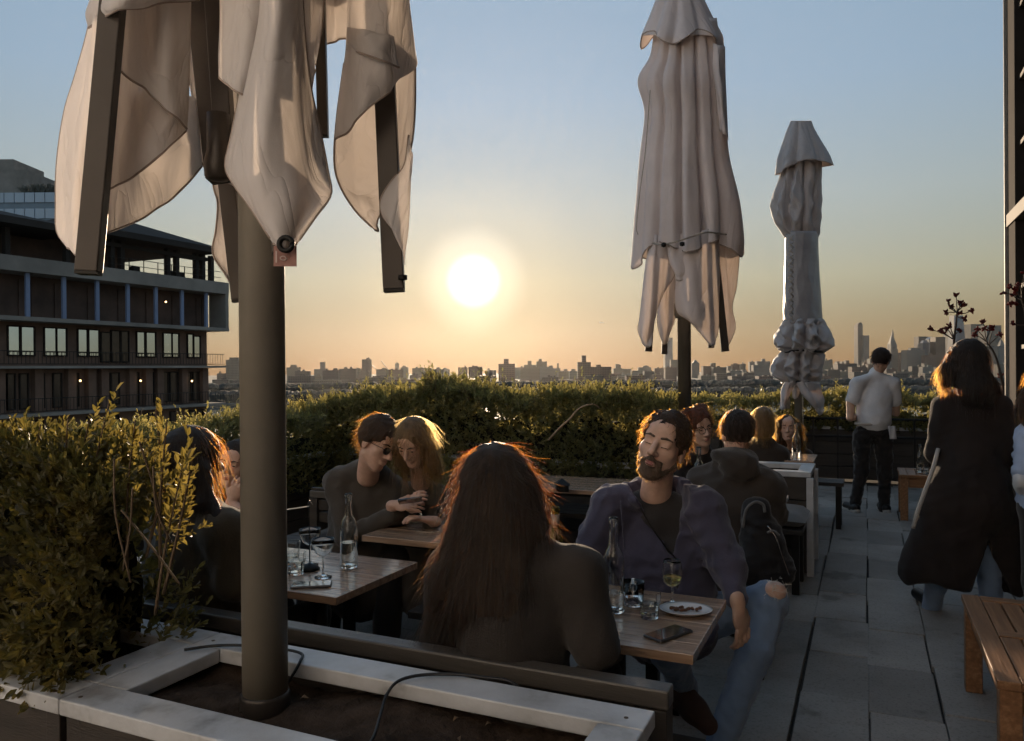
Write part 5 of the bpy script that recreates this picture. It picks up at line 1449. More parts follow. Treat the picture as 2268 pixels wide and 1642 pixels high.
budding('budding_branch', 'leafless branch with red buds right of the standing woman hair', [(2222, 880), (2216, 830), (2205, 790), (2192, 766), (2180, 752)],
        [[(2186, 758), (2182, 740), (2180, 722), (2176, 714)], [(2190, 762), (2196, 740), (2200, 728)], [(2190, 764), (2208, 748), (2214, 742)], [(2186, 758), (2172, 748), (2158, 741)], [(2186, 758), (2176, 744), (2164, 730)], [(2190, 764), (2180, 762), (2170, 766)], [(2196, 772), (2184, 770), (2172, 770)], [(2182, 752), (2188, 744), (2194, 726)], [(2214, 820), (2218, 826), (2216, 834)]], 7.6, tuple(PV(2222, 1000, 8.2) * np.array((1, 1, 0)) + np.array((0, 0, .4))))
budding('budding_branch', 'budding twig reaching in from the right edge by the window', [(2290, 800), (2280, 740), (2270, 690), (2262, 660)],
        [[(2264, 664), (2250, 660), (2240, 652), (2222, 650)], [(2264, 664), (2252, 648), (2244, 640), (2236, 636)], [(2268, 680), (2256, 676), (2244, 672), (2236, 674)], [(2262, 660), (2266, 630), (2268, 606)], [(2276, 720), (2260, 720), (2244, 718)], [(2264, 664), (2262, 640), (2256, 632)]], 7.2, tuple(PV(2290, 1000, 7.9) * np.array((1, 1, 0)) + np.array((0, 0, .4))))
pb = PV(2200, 1000, 8.2)
m_pot = M('dark_zinc_pot', (.06, .06, .062), .5, .2, 3, .1)
tpot = root('zinc_planter', 'dark planter holding the budding branches beside the window front', 'planter', (pb[0], pb[1], 0))
bev(MB().box((1.28, 8.1, .24), (.5, .8, .46)).build('trough', m_pot, tpot), .01)
MB().box((1.28, 8.1, .475), (.44, .74, .006)).build('soil', m_soil, tpot)
# ================================================================== figures: surfaces grown from smooth unions
def isosurf(val, org, h):
    nx, ny, nz = val.shape
    acc = np.zeros((nx - 1, ny - 1, nz - 1, 3)); cnt = np.zeros((nx - 1, ny - 1, nz - 1))
    sg = val < 0
    for a in range(3):
        o1, o2 = [i for i in range(3) if i != a]
        for b in (0, 1):
            for c in (0, 1):
                sl0 = [None] * 3; sl1 = [None] * 3
                n = val.shape
                sl0[a] = slice(0, n[a] - 1); sl1[a] = slice(1, n[a])
                for ax, q in ((o1, b), (o2, c)):
                    sl0[ax] = slice(q, n[ax] - 1 + q); sl1[ax] = sl0[ax]
                s0, s1 = sg[tuple(sl0)], sg[tuple(sl1)]
                cr_ = s0 != s1
                v0, v1 = val[tuple(sl0)][cr_], val[tuple(sl1)][cr_]
                off = np.zeros((len(v0), 3)); off[:, a] = v0 / (v0 - v1); off[:, o1] = b; off[:, o2] = c
                acc[cr_] += off; cnt[cr_] += 1
    act = cnt > 0
    idx = np.full(act.shape, -1); idx[act] = np.arange(act.sum())
    cells = np.argwhere(act)
    V = (cells + acc[act] / cnt[act][:, None]) * h + org
    Fs = []
    for a in range(3):
        o1, o2 = (a + 1) % 3, (a + 2) % 3
        n = val.shape
        sl0 = [None] * 3; sl1 = [None] * 3
        sl0[a] = slice(0, n[a] - 1); sl1[a] = slice(1, n[a])
        for ax in (o1, o2): sl0[ax] = slice(1, n[ax] - 1); sl1[ax] = sl0[ax]
        s0, s1 = sg[tuple(sl0)], sg[tuple(sl1)]
        for flip in (False, True):
            e = np.argwhere((s0 & ~s1) if not flip else (~s0 & s1))
            if not len(e): continue
            e[:, o1] += 1; e[:, o2] += 1
            q = []
            for d1, d2 in ((1, 1), (0, 1), (0, 0), (1, 0)):
                c = e.copy(); c[:, o1] -= d1; c[:, o2] -= d2
                q.append(idx[c[:, 0], c[:, 1], c[:, 2]])
            q = np.stack(q, 1)
            # order around the edge
            q = q[:, [0, 1, 2, 3]]
            Fs.append(q[:, ::-1] if flip else q)
    return V, np.concatenate(Fs)
def s_cone(p, a, b, ra, rb):
    a = np.asarray(a, p.dtype); ba = np.asarray(b, p.dtype) - a; pa = p - a
    t = np.clip(pa @ ba / (ba @ ba + 1e-12), 0, 1)
    return np.linalg.norm(pa - t[:, None] * ba, axis=1) - (ra + (rb - ra) * t)
def s_ell(p, c, r, R=None):
    q = p - np.asarray(c, p.dtype)
    if R is not None: q = q @ np.asarray(R, p.dtype)
    r = np.asarray(r, p.dtype)
    k0 = np.linalg.norm(q / r, axis=1); k1 = np.linalg.norm(q / r ** 2, axis=1) + 1e-9
    return k0 * (k0 - 1) / k1
def smin(a, b, k):
    h = np.clip(.5 + .5 * (b - a) / k, 0, 1)
    return b * (1 - h) + a * h - k * h * (1 - h)
def smax(a, b, k): return -smin(-a, -b, k)
def wrinkle(p, amp, wl, seed):
    rg = np.random.default_rng(seed); r = np.zeros(len(p), p.dtype)
    for i in range(6):
        d = rg.normal(size=3); d = (d / np.linalg.norm(d)).astype(p.dtype)
        e = rg.normal(size=3); e = (e / np.linalg.norm(e)).astype(p.dtype)
        f = 2 * PI / (wl * rg.uniform(.6, 1.6))
        q = np.sin(.5 * f * (p @ d) + 1.5 * np.sin(f * .45 * (p @ e) + rg.uniform(0, 6)) + rg.uniform(0, 6))
        r += 1.6 * (np.abs(q) ** .8 - .6)
    return amp * r / 2.2
def grow(name, prims, mat, parent, h=.01, k=.03, wr=None, Mx=None, cut=(), pad=.03, smooth=True, rel=None, ext=(), relax=None):
    """prims: ('c', a, b, ra, rb) tapered limb, ('e', centre, radii[, R]) ellipsoid; cut: same, carved away; Mx: frame -> world"""
    lo = np.full(3, 1e9); hi = np.full(3, -1e9)
    for q in list(prims) + list(ext):
        if q[0] == 'c':
            for pt, r in ((q[1], q[3]), (q[2], q[4])): lo = np.minimum(lo, np.array(pt) - r); hi = np.maximum(hi, np.array(pt) + r)
        else:
            r = max(q[2]) if len(q) > 3 and q[3] is not None else np.array(q[2]); lo = np.minimum(lo, np.array(q[1]) - r); hi = np.maximum(hi, np.array(q[1]) + r)
    lo -= pad; hi += pad
    n = np.ceil((hi - lo) / h).astype(int) + 1
    g = np.stack(np.meshgrid(*[lo[i] + h * np.arange(n[i]) for i in range(3)], indexing='ij'), -1).reshape(-1, 3).astype(np.float32)
    def ev(q): return s_cone(g, *q[1:5]) if q[0] == 'c' else s_ell(g, q[1], q[2], q[3] if len(q) > 3 else None)
    d = None
    for q in prims:
        kk = q[-1] if (len(q) == 6 and q[0] == 'c') or (len(q) == 5 and q[0] == 'e') else k
        e = ev(q); d = e if d is None else smin(d, e, kk)
    for q in cut:
        kk = q[-1] if (len(q) == 6 and q[0] == 'c') or (len(q) == 5 and q[0] == 'e') else .01
        d = smax(d, -ev(q), kk)
    if rel is not None: d = rel(g, d)
    if wr: d = d + wrinkle(g, *wr)
    V, F = isosurf(d.reshape(n), lo, h)
    for _ in range((2 if wr else 0) if relax is None else relax):
        a = np.concatenate([F[:, 0], F[:, 1], F[:, 2], F[:, 3]]); b = np.concatenate([F[:, 1], F[:, 2], F[:, 3], F[:, 0]])
        acc = np.zeros_like(V); cn = np.zeros(len(V))
        np.add.at(acc, a, V[b]); np.add.at(cn, a, 1)
        V = .4 * V + .6 * acc / cn[:, None]
    if Mx is not None:
        V = V @ np.array(Mx.to_3x3()).T + np.array(Mx.translation)
    return mesh_obj(name, V, F, mat, parent, smooth), V
def skin_mat(name, c, sss=.12):
    m = M(name, c, .5, .10, 30, .08, 300, spec=.35)
    b = [n for n in m.node_tree.nodes if n.type == 'BSDF_PRINCIPLED'][0]
    b.inputs['Subsurface Weight'].default_value = sss; b.inputs['Subsurface Radius'].default_value = (.02, .008, .004); b.inputs['Subsurface Scale'].default_value = .6
    return m
m_skin = skin_mat('fair_skin', (.60, .39, .30)); m_skin2 = skin_mat('tan_skin', (.52, .33, .24))
m_lip = M('lips', (.38, .16, .14), .45, .1, 40); m_eye = M('dark_eye', (.02, .016, .014), .15, .1, 20, spec=.6); m_eyew = M('eye_white', (.55, .52, .48), .3, .05, 20)
def hair_mat(name, melanin, red=.6, rough=.32):
    m, nt, out = new_mat(name)
    b = nt.nodes.new('ShaderNodeBsdfHairPrincipled')
    b.parametrization = 'MELANIN'
    b.inputs['Melanin'].default_value = melanin; b.inputs['Melanin Redness'].default_value = red
    b.inputs['Roughness'].default_value = rough; b.inputs['Radial Roughness'].default_value = .4
    b.inputs['Random Color'].default_value = .25
    nt.links.new(b.outputs[0], out.inputs['Surface'])
    return m
def hair_base(name, c): return M(name, c, .55, .45, 3.0, .9, 40, (14, 14, 1.2), spec=.35)
hm_dark, hb_dark = hair_mat('dark_strands', .88, .5), hair_base('dark_hair', (.020, .013, .009))
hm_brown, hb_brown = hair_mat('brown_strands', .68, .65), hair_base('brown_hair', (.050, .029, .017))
hm_blond, hb_blond = hair_mat('blond_strands', .34, .5), hair_base('blond_hair', (.20, .13, .075))
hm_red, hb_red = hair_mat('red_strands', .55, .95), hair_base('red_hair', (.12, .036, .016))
hm_fg, hb_fg = hair_mat('deep_brown_strands', .93, .65), hair_base('deep_brown_hair', (.038, .026, .018))
hm_grey, hb_grey = hair_mat('greying_strands', .6, .4), hair_base('greying_hair', (.16, .115, .085))
def strands(name, paths, mat, parent, r0=.00045):
    n, k = paths.shape[:2]
    hc = bpy.data.hair_curves.new(name); hc.add_curves([k] * n)
    base = ORG[parent.name]
    hc.points.foreach_set('position', (paths - base).astype(np.float32).ravel())
    rr = np.tile(np.linspace(1, .35, k), n) * r0
    hc.points.foreach_set('radius', rr.astype(np.float32))
    hc.materials.append(mat)
    o = bpy.data.objects.new(name, hc); COL.objects.link(o); o.parent = parent; ORG[o.name] = base
    return o
def vnormals(V, F):
    n = np.zeros_like(V); fn = np.cross(V[F[:, 1]] - V[F[:, 0]], V[F[:, 2]] - V[F[:, 0]])
    for i in range(F.shape[1]): np.add.at(n, F[:, i], fn)
    return norm(n)
def comb(o, V, n, length, flow, mat, seed, lift=.12, wild=.12, k=8, sel=None, r0=.0004, curl=0):
    """strands lying along a hair surface, following flow(p) (tangent wish)"""
    rg = np.random.default_rng(seed)
    me = o.data; F = np.empty(len(me.polygons) * 4, int); me.polygons.foreach_get('vertices', F); F = F.reshape(-1, 4)
    N = vnormals(V, F); c = V.mean(0)
    if np.mean(np.sum(N * (V - c), 1)) < 0: N = -N
    idx = np.arange(len(V)) if sel is None else np.where(sel(V, N))[0]
    i = rg.choice(idx, n); p = V[i] + rg.normal(0, .002, (n, 3)); nn = N[i]
    step = length * rg.uniform(.5, 1.2, n)[:, None] / (k - 1)
    out = [p]
    w = rg.normal(0, wild, (n, 3)); ph = rg.uniform(0, 6.3, n)
    for j in range(k - 1):
        f = flow(p); f = f - nn * np.sum(f * nn, 1)[:, None] * (.8 if j < k // 2 else .3)
        d = norm(f) + nn * lift * (1 - .5 * j / k) + w * (.3 + .7 * j / k)
        if curl: d = d + curl * np.stack([np.sin(ph + j * 1.1), np.cos(ph + j * 1.1), np.zeros(n)], 1)
        p = p + norm(d) * step; out.append(p)
    return strands('hair_strands', np.stack(out, 1), mat, o, r0)
def frame(c, f, u):
    f = np.asarray(f, float); f /= np.linalg.norm(f); u = np.asarray(u, float)
    r = np.cross(f, u); r /= np.linalg.norm(r); u = np.cross(r, f)
    m = Matrix(((r[0], f[0], u[0], c[0]), (r[1], f[1], u[1], c[1]), (r[2], f[2], u[2], c[2]), (0, 0, 0, 1)))
    return m
def to_w(Mx, p): return np.array(Mx @ Vector(p))
HEAD = [('e', (0, -.012, .035), (.074, .094, .086)), ('e', (0, .026, -.028), (.060, .066, .082)), ('e', (0, .056, -.096), (.028, .026, .024)),
        ('c', (-.048, .004, -.058), (-.012, .058, -.100), .024, .018), ('c', (.048, .004, -.058), (.012, .058, -.100), .024, .018),
        ('e', (-.038, .056, -.018), (.024, .022, .022)), ('e', (.038, .056, -.018), (.024, .022, .022)),
        ('c', (-.036, .072, .026), (.036, .072, .026), .015, .015), ('e', (0, .060, .055), (.050, .032, .035))]
HEAD2 = [('c', (0, .088, .014), (0, .112, -.026), .0085, .0125), ('e', (-.012, .098, -.032), (.0085, .010, .007)), ('e', (.012, .098, -.032), (.0085, .010, .007)),
         ('e', (0, .086, -.058), (.023, .012, .006)), ('e', (0, .086, -.069), (.020, .012, .0065)), ('e', (-.031, .080, .003), (.0145, .010, .0095)), ('e', (.031, .080, .003), (.0145, .010, .0095))]
EARS = [('e', (-.074, -.004, -.008), (.009, .020, .031)), ('e', (.074, -.004, -.008), (.009, .020, .031))]
def head(parent, c, f, u, skin=None, s=1.0, h=.004, neck=None, eyes=True, name='head', body_prims=()):
    """one continuous mesh for head, neck (and any bare skin); returns its frame"""
    Mx = frame(c, f, u) @ Matrix.Scale(s, 4)
    pr = [q if len(q) == (6 if q[0] == 'c' else 5) else q for q in HEAD]
    inv = Mx.inverted()
    L = lambda p: np.array(inv @ Vector(p))
    extra = []
    if neck is not None:
        a = np.array((0, -.022, -.05)); b = L(neck)
        extra.append(('c', a, b, .050, .056))
    def rel(g, d):
        for q in HEAD2 + EARS:
            e = s_cone(g, *q[1:5]) if q[0] == 'c' else s_ell(g, q[1], q[2])
            d = smin(d, e, .008)
        for sx in (-1, 1):
            d = smax(d, -s_ell(g, (sx * .031, .100, .010), (.017, .012, .008)), .010)
        d = smax(d, -s_cone(g, (-.019, .101, -.0635), (.019, .101, -.0635), .0035, .0035), .004)
        return d
    # sockets are carved before the lids are added back by the union order above
    o, V = grow('head' if name is None else name, pr + extra, skin or m_skin, parent, h=h / s, k=.020, Mx=Mx, rel=rel, ext=HEAD2 + EARS, relax=1)
    if eyes:
        for sx in (-1, 1):
            grow('eye', [('e', (sx * .031, .0865, .0035), (.0105, .0055, .0032))], m_eye, parent, h=.0018, k=.0025, Mx=Mx, pad=.004)
            grow('eyebrow', [('c', (sx * .014, .0945, .025), (sx * .030, .0925, .030), .0032, .003), ('c', (sx * .030, .0925, .030), (sx * .050, .080, .026), .003, .0018), ], m_eye, parent, h=.0018, k=.0025, Mx=Mx, pad=.004)
    return Mx
def hand(parent, c, fdir, back, mat, side=1, curl=.5, s=1.0, wrist=None, spread=.06, name='hand', h=.0045):
    Mx = frame(c, fdir, back) @ Matrix.Scale(s, 4)
    pr = [('e', (0, 0, 0), (.040, .050, .015)), ('c', (0, -.03, 0), (0, -.075, .0), .022, .024)]
    if wrist is not None:
        w = np.array(Mx.inverted() @ Vector(wrist)); pr.append(('c', (0, -.06, 0), w, .024, .027))
    for i, (x, l) in enumerate(((-.030, .062), (-.010, .076), (.011, .080), (.031, .068))):
        x *= side; l = l if side == 1 else (.062, .076, .080, .068)[i]
        a = np.array((x, .040, .002)); an = 0; dirn = np.array((x * spread * 12, 1, 0)); dirn /= np.linalg.norm(dirn)
        for j, fr in enumerate((.45, .32, .23)):
            an -= curl * (.7 if j == 0 else 1.0)
            d = np.array((dirn[0], dirn[1] * math.cos(an), math.sin(an)))
            b = a + d * l * fr
            pr.append(('c', a, b, .0088 - .0008 * j, .0082 - .0008 * j, .006)); a = b
    th0 = np.array((-side * .030, -.022, -.004)); th1 = th0 + np.array((-side * .026, .030, -.010)); th2 = th1 + np.array((-side * .006, .030, -.012))
    pr += [('c', th0, th1, .013, .010, .012), ('c', th1, th2, .010, .008, .006)]
    return grow(name, pr, mat, parent, h=h / s, k=.014, Mx=Mx, pad=.012)
def cap(parent, Mx, mat, hmat, seed, thick=.016, front=.05, low=-.03, n=700, length=.06, flow=None, h=.006, wild=.14, lift=.12, extra=(), k=.02, wr=.004, curl=0, back_low=-.05, r0=.0005, cutface=True):
    """hair over the skull; extra prims in head frame"""
    pr = [('e', (0, -.012, .038), (.074 + thick, .092 + thick, .086 + thick))] + list(extra)
    def rel(g, d):
        if cutface:
            cutv = np.maximum(g[:, 1] - front + .25 * np.clip(g[:, 2] - .075, -1, 1), low - g[:, 2] + np.clip((-g[:, 1]) * .9, -.1, .06))
            face = s_ell(g, (0, .085, -.035), (.066, .075, .105))
            d = smax(d, -face, .012)
            side = np.maximum(low - g[:, 2] + np.clip((g[:, 1] + .01) * 1.2, -.08, .05), -.2)
            if not extra: d = smax(d, side, .012)
        return d
    o, V = grow('hair', pr, mat, parent, h=h, k=k, Mx=Mx, rel=rel, wr=(wr, .035, seed))
    dn = -np.array(Mx.to_3x3().col[2]); dn /= np.linalg.norm(dn); bk = -np.array(Mx.to_3x3().col[1]); bk /= np.linalg.norm(bk)
    fl = flow or (lambda p: np.tile(dn * .8 + bk * .35, (len(p), 1)))
    comb(o, V, n, length, fl, hmat, seed, lift, wild, curl=curl, r0=r0)
    return o
def fab(name, c, rough=.85, var=.18, bs=180, sheen=.25, bump=.35): return M(name, c, rough, var, 5, bump, bs, spec=.15, sheen=sheen)
m_black_wool = fab('black_wool', (.024, .018, .016), sheen=.08); m_umber = fab('dark_umber_blazer', (.034, .029, .026), sheen=.1); m_taupe = fab('taupe_pullover', (.070, .060, .050), sheen=.2); m_black_cot = fab('black_cotton', (.020, .017, .016)); m_navy = fab('plum_navy_fleece', (.066, .063, .098), sheen=.25)
m_tee = fab('charcoal_tee', (.042, .038, .037)); m_denim = fab('light_denim', (.17, .24, .36), bs=320); m_white_cot = fab('white_linen', (.62, .62, .64), bs=260, sheen=.1)
m_olive = fab('dark_olive_coat', (.070, .058, .040)); m_brownj = fab('brown_jacket', (.045, .035, .028)); m_bluesh = fab('pale_blue_shirt', (.36, .43, .58), bs=260, sheen=.1)
m_shoe = M('brown_suede', (.045, .024, .018), .8, .2, 12, .2); m_sole = M('pale_sole', (.45, .43, .40), .6, .1, 9)
m_lens = M('sunglass_lens', (.012, .010, .010), .1, .1, 5, spec=.8); m_frame = M('spectacle_frame', (.015, .013, .012), .35, .1, 8)
def person(label, base): return root('person', label, 'person', base, 'people on the terrace')
def spectacles(parent, Mx, lens=None, w=.021, hh=.017):
    fr = MB()
    for sx in (-1, 1):
        ring = [to_w(Mx, (sx * .031 + w * math.cos(a) * (abs(math.cos(a)) ** -.3 if abs(math.cos(a)) > .2 else 1), .104 - .06 * abs(sx * .031 + w * math.cos(a)) ** 1.2, .003 + hh * math.sin(a))) for a in np.linspace(0, 2 * PI, 25)]
        fr.tube(ring, .0018, 6)
        fr.tube([to_w(Mx, (sx * .054, .094, .010)), to_w(Mx, (sx * .076, .05, .008)), to_w(Mx, (sx * .080, -.02, .004))], .0018, 6)
        if lens is not None:
            n = len(ring) - 1; MB().add(ring[:-1] + [to_w(Mx, (sx * .031, .1035, .003))], [(i, (i + 1) % n, n) for i in range(n)]).build('lens', lens, parent)
    fr.tube([to_w(Mx, (-.011, .103, .008)), to_w(Mx, (0, .107, .011)), to_w(Mx, (.011, .103, .008))], .0018, 6)
    fr.build('spectacles', m_frame, parent, True)
CF, CR, CU = C_F, C_R, C_U

# ---- 1. woman in front, seen from behind -------------------------------------
t = person('long haired woman in dark jacket seen from behind in the foreground', PV(1130, 1500, 2.15) * np.array((1, 1, 0)))
hc_ = P(1098, 1080, 2.29)
Mx = head(t, hc_, CF * .8 + CR * .55 - CU * .05, CU, neck=P(1112, 1205, 2.28), h=.005, eyes=False)
sR, sL = P(1283, 1270, 2.20), P(1000, 1262, 2.40)
grow('jacket', [('e', P(1140, 1330, 2.27), (.185, .115, .24)), ('c', P(1135, 1400, 2.27), P(1140, 1640, 2.25), .165, .18), ('c', P(1115, 1215, 2.29), sR, .058, .072), ('c', P(1105, 1215, 2.31), sL, .058, .072),
     ('c', sR, P(1318, 1430, 2.14), .078, .062), ('c', P(1318, 1430, 2.14), P(1345, 1440, 2.42), .062, .05), ('c', sL, P(975, 1420, 2.44), .078, .06), ('c', P(975, 1420, 2.44), P(1010, 1400, 2.62), .058, .045),
     ('c', P(1112, 1190, 2.29), P(1120, 1240, 2.27), .062, .085)], m_umber, t, h=.0085, k=.035, wr=(.0045, .09, 3))
hp = P(1130, 1640, 2.25)
grow('trousers', [('e', np.array((hp[0], hp[1] + .06, .54)), (.20, .16, .10)), ('c', np.array((hp[0] - .1, hp[1] + .06, .53)), np.array((hp[0] - .12, hp[1] + .5, .54)), .085, .065), ('c', np.array((hp[0] + .1, hp[1] + .06, .53)), np.array((hp[0] + .12, hp[1] + .48, .54)), .085, .065),
     ('c', np.array((hp[0] - .12, hp[1] + .5, .54)), np.array((hp[0] - .12, hp[1] + .52, .08)), .06, .045), ('c', np.array((hp[0] + .12, hp[1] + .48, .54)), np.array((hp[0] + .12, hp[1] + .5, .08)), .06, .045)], m_black_cot, t, h=.014, k=.04)
for q in (-.12, .12):
    grow('shoe', [('c', np.array((hp[0] + q, hp[1] + .49, .045)), np.array((hp[0] + q, hp[1] + .66, .035)), .042, .036)], m_shoe, t, h=.01)
o, V = grow('hair', [('e', hc_ + CU * .036, (.100, .112, .100)), ('e', P(1098, 1125, 2.25), (.112, .085, .12)), ('e', P(1094, 1205, 2.225), (.122, .055, .14)), ('e', P(1082, 1290, 2.20), (.125, .04, .13)), ('e', P(1070, 1350, 2.19), (.11, .03, .09)),
      ('c', P(1045, 1120, 2.30), P(990, 1270, 2.28), .05, .04), ('c', P(990, 1270, 2.28), P(958, 1350, 2.26), .035, .015), ('c', P(1165, 1080, 2.26), P(1190, 1165, 2.22), .042, .026), ('c', P(1190, 1165, 2.22), P(1184, 1195, 2.22), .026, .018)], hb_fg, t, h=.007, k=.04, wr=(.004, .05, 8))
dn = -CU
comb(o, V, 2600, .20, lambda p: np.tile(dn, (len(p), 1)) - .35 * CR * np.clip((1080 - ((p - C_O) @ C_R) / ((p - C_O) @ C_F) * FPX - CX) / 120, 0, 1)[:, None], hm_fg, 5, lift=.03, wild=.05, k=9)
top_sel = lambda V, N: (N @ CU > .25)
comb(o, V, 420, .09, lambda p: np.tile(-CU * .7 + CR * .1, (len(p), 1)) + .8 * np.sign((p - hc_) @ CR)[:, None] * CR, hm_fg, 6, lift=.12, wild=.22, sel=top_sel)
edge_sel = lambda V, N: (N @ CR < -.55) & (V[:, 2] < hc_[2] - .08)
comb(o, V, 160, .13, lambda p: np.tile(-CU * .9 - CR * .25, (len(p), 1)), hm_brown, 7, lift=.16, wild=.25, sel=edge_sel, curl=.35)  # lighter strands put the golden sunlit rim into the hair colour
edge2 = lambda V, N: (N @ CR > .55) & (V[:, 2] < hc_[2] + .04)
comb(o, V, 120, .10, lambda p: np.tile(-CU * .95 + CR * .02, (len(p), 1)), hm_fg, 9, lift=.06, wild=.12, sel=edge2)

# ---- 2. bearded man in the hoodie ---------------------------------------------
t = person('bearded man in a dark purple hoodie and ripped jeans, eyes closed to the sun', PV(1500, 1500, 3.2) * np.array((1, 1, 0)))
hc_ = P(1468, 990, 3.20)
Mx = head(t, hc_, -CF * .86 - CR * .42 + CU * .16, CU * .96 + CR * .30, neck=P(1452, 1095, 3.27), h=.0035, s=1.17, skin=m_skin, eyes=False)
for sx in (-1, 1):
    grow('eyebrow', [('c', (sx * .014, .0950, .026), (sx * .030, .0925, .030), .0042, .004), ('c', (sx * .030, .0925, .030), (sx * .050, .080, .026), .004, .0025)], hb_grey, t, h=.002, k=.0025, Mx=Mx, pad=.004)
    grow('eyelash', [('c', (sx * .020, .0905, -.003), (sx * .042, .0865, -.002), .0016, .0012)], m_eye, t, h=.0014, k=.0025, Mx=Mx, pad=.004)
grow('lips', [('e', (0, .0965, -.0605), (.018, .005, .003)), ('e', (0, .0965, -.0685), (.016, .006, .0042))], m_lip, t, h=.002, k=.0025, Mx=Mx, pad=.004)
o, V = grow('beard', [('c', (-.060, .010, -.050), (-.026, .062, -.098), .014, .017), ('c', (.060, .010, -.050), (.026, .062, -.098), .014, .017), ('e', (0, .068, -.104), (.030, .024, .022)), ('c', (-.028, .084, -.060), (0, .098, -.047), .0065, .0075), ('c', (.028, .084, -.060), (0, .098, -.047), .0065, .0075), ('c', (-.031, .080, -.060), (-.022, .076, -.092), .010, .012), ('c', (.031, .080, -.060), (.022, .076, -.092), .010, .012), ('e', (0, .084, -.084), (.016, .012, .008))],
     hb_grey, t, h=.004, k=.012, Mx=Mx, wr=(.0018, .02, 4), relax=1)
comb(o, V, 900, .014, lambda p: np.tile(-CU + -CF * .3, (len(p), 1)), hm_grey, 3, lift=.5, wild=.4, k=5, r0=.0004)
cap(t, Mx, hb_brown, hm_brown, 12, thick=.014, n=1500, length=.05, wild=.35, lift=.22, curl=.3, h=.005, wr=.006, low=-.045)
sL, sR = P(1352, 1122, 3.30), P(1556, 1128, 3.16)
eL, eR, wR = P(1290, 1262, 3.16), P(1612, 1252, 3.04), P(1628, 1322, 2.94)
torso = [('e', P(1455, 1200, 3.30), (.25, .13, .24)), ('c', P(1430, 1250, 3.28), P(1452, 1372, 3.24), .17, .18), ('c', P(1490, 1250, 3.24), P(1500, 1372, 3.22), .17, .18), ('c', P(1440, 1092, 3.31), sL, .066, .085), ('c', P(1468, 1092, 3.28), sR, .066, .085)]
Vc = frame(P(1488, 1150, 3.0), -CF, CU)
def vneck(g, d):
    q = g - P(1490, 1240, 3.1); x = q @ CR; y = q @ CU; z = -(q @ CF)
    w = np.abs(x + .14 * y) - np.clip(.42 * y, 0, .11)
    return smax(d, -np.maximum(w, -(z + .24)), .008)
grow('hoodie', torso + [('c', sL, eL, .082, .070), ('c', eL, P(1340, 1330, 2.98), .070, .05), ('c', sR, eR, .084, .070), ('c', eR, wR, .062, .046), ('c', P(1392, 1095, 3.36), P(1420, 1080, 3.38), .04, .04), ('c', P(1420, 1082, 3.40), P(1510, 1082, 3.36), .045, .045), ('c', P(1510, 1082, 3.33), P(1540, 1102, 3.26), .04, .035),
     ('c', P(1398, 1092, 3.24), P(1416, 1110, 3.20), .024, .024), ('c', P(1526, 1100, 3.16), P(1512, 1122, 3.13), .022, .022)], m_navy, t, h=.008, k=.045, wr=(.008, .085, 6), rel=vneck)
grow('t_shirt', [('e', P(1456, 1200, 3.30), (.235, .118, .23)), ('c', P(1430, 1250, 3.28), P(1452, 1372, 3.24), .155, .16), ('c', P(1490, 1250, 3.24), P(1500, 1372, 3.22), .155, .16), ('c', P(1450, 1118, 3.285), P(1455, 1150, 3.27), .068, .10)], m_tee, t, h=.011, k=.03, wr=(.003, .08, 2))
for x, y in ((1365, 1085), (1392, 1168)):      # hood cords caught by the wind
    pass
MB().tube(smooth_path([P(1375, 1110, 3.12), P(1378, 1150, 3.10), P(1382, 1200, 3.09), P(1384, 1215, 3.09)]), .003, 5).build('hood_cord', m_navy, t, True)
MB().tube(smooth_path([P(1418, 1125, 3.12), P(1445, 1170, 3.10), P(1475, 1212, 3.09), P(1500, 1240, 3.09)]), .0035, 5).build('zip', m_iron, t, True)
hand(t, P(1640, 1372, 2.90), -CU * .93 + CR * .12 - CF * .15, -CF * .75 + CR * .55, m_skin2, side=1, curl=.42, s=1.05, wrist=P(1630, 1325, 2.93), h=.004)
hand(t, P(1362, 1335, 2.90), CR * .8 - CF * .5, CU, m_skin2, side=-1, curl=.5, wrist=P(1340, 1330, 2.98), h=.006)
kL, aL = P(1704, 1330, 3.14), P(1588, 1668, 2.98)
grow('jeans', [('c', P(1545, 1372, 3.22), kL, .098, .072), ('c', kL, P(1672, 1440, 3.07), .072, .068), ('c', P(1672, 1440, 3.07), aL, .068, .056), ('e', P(1490, 1372, 3.24), (.19, .13, .12)), ('c', P(1440, 1380, 3.2), P(1480, 1440, 2.82), .095, .07), ('c', P(1480, 1440, 2.82), P(1518, 1530, 2.96), .066, .05)],
     m_denim, t, h=.0085, k=.03, wr=(.006, .06, 7), cut=[('e', P(1722, 1302, 3.06), (.030, .05, .022), None, .006)])
m_knee = m_skin
grow('bare_knee', [('e', P(1716, 1310, 3.11), (.045, .05, .04))], m_skin, t, h=.006)
mb = MB(); rgk = np.random.default_rng(5)
for _ in range(34):
    a = P(1716 + rgk.normal(0, 13), 1306 + rgk.normal(0, 12), 3.065 + rgk.uniform(-.01, .02)); 
    mb.tube([a, a + rgk.normal(0, .007, 3) + CR * rgk.uniform(0, .01), a + rgk.normal(0, .012, 3) + CR * rgk.uniform(.0, .02) - CU * rgk.uniform(0, .015)], .0009, 4)
mb.build('frayed_threads', M('frayed_cotton', (.62, .58, .52), .9, .1, 9), t)['kind'] = 'stuff'
a, b = P(1508, 1540, 2.93), P(1568, 1606, 2.84)
grow('shoe', [('c', a, (a + b) / 2, .048, .046), ('c', (a + b) / 2, b, .046, .036), ('c', P(1505, 1515, 2.95), a, .045, .048)], m_shoe, t, h=.007, k=.03)
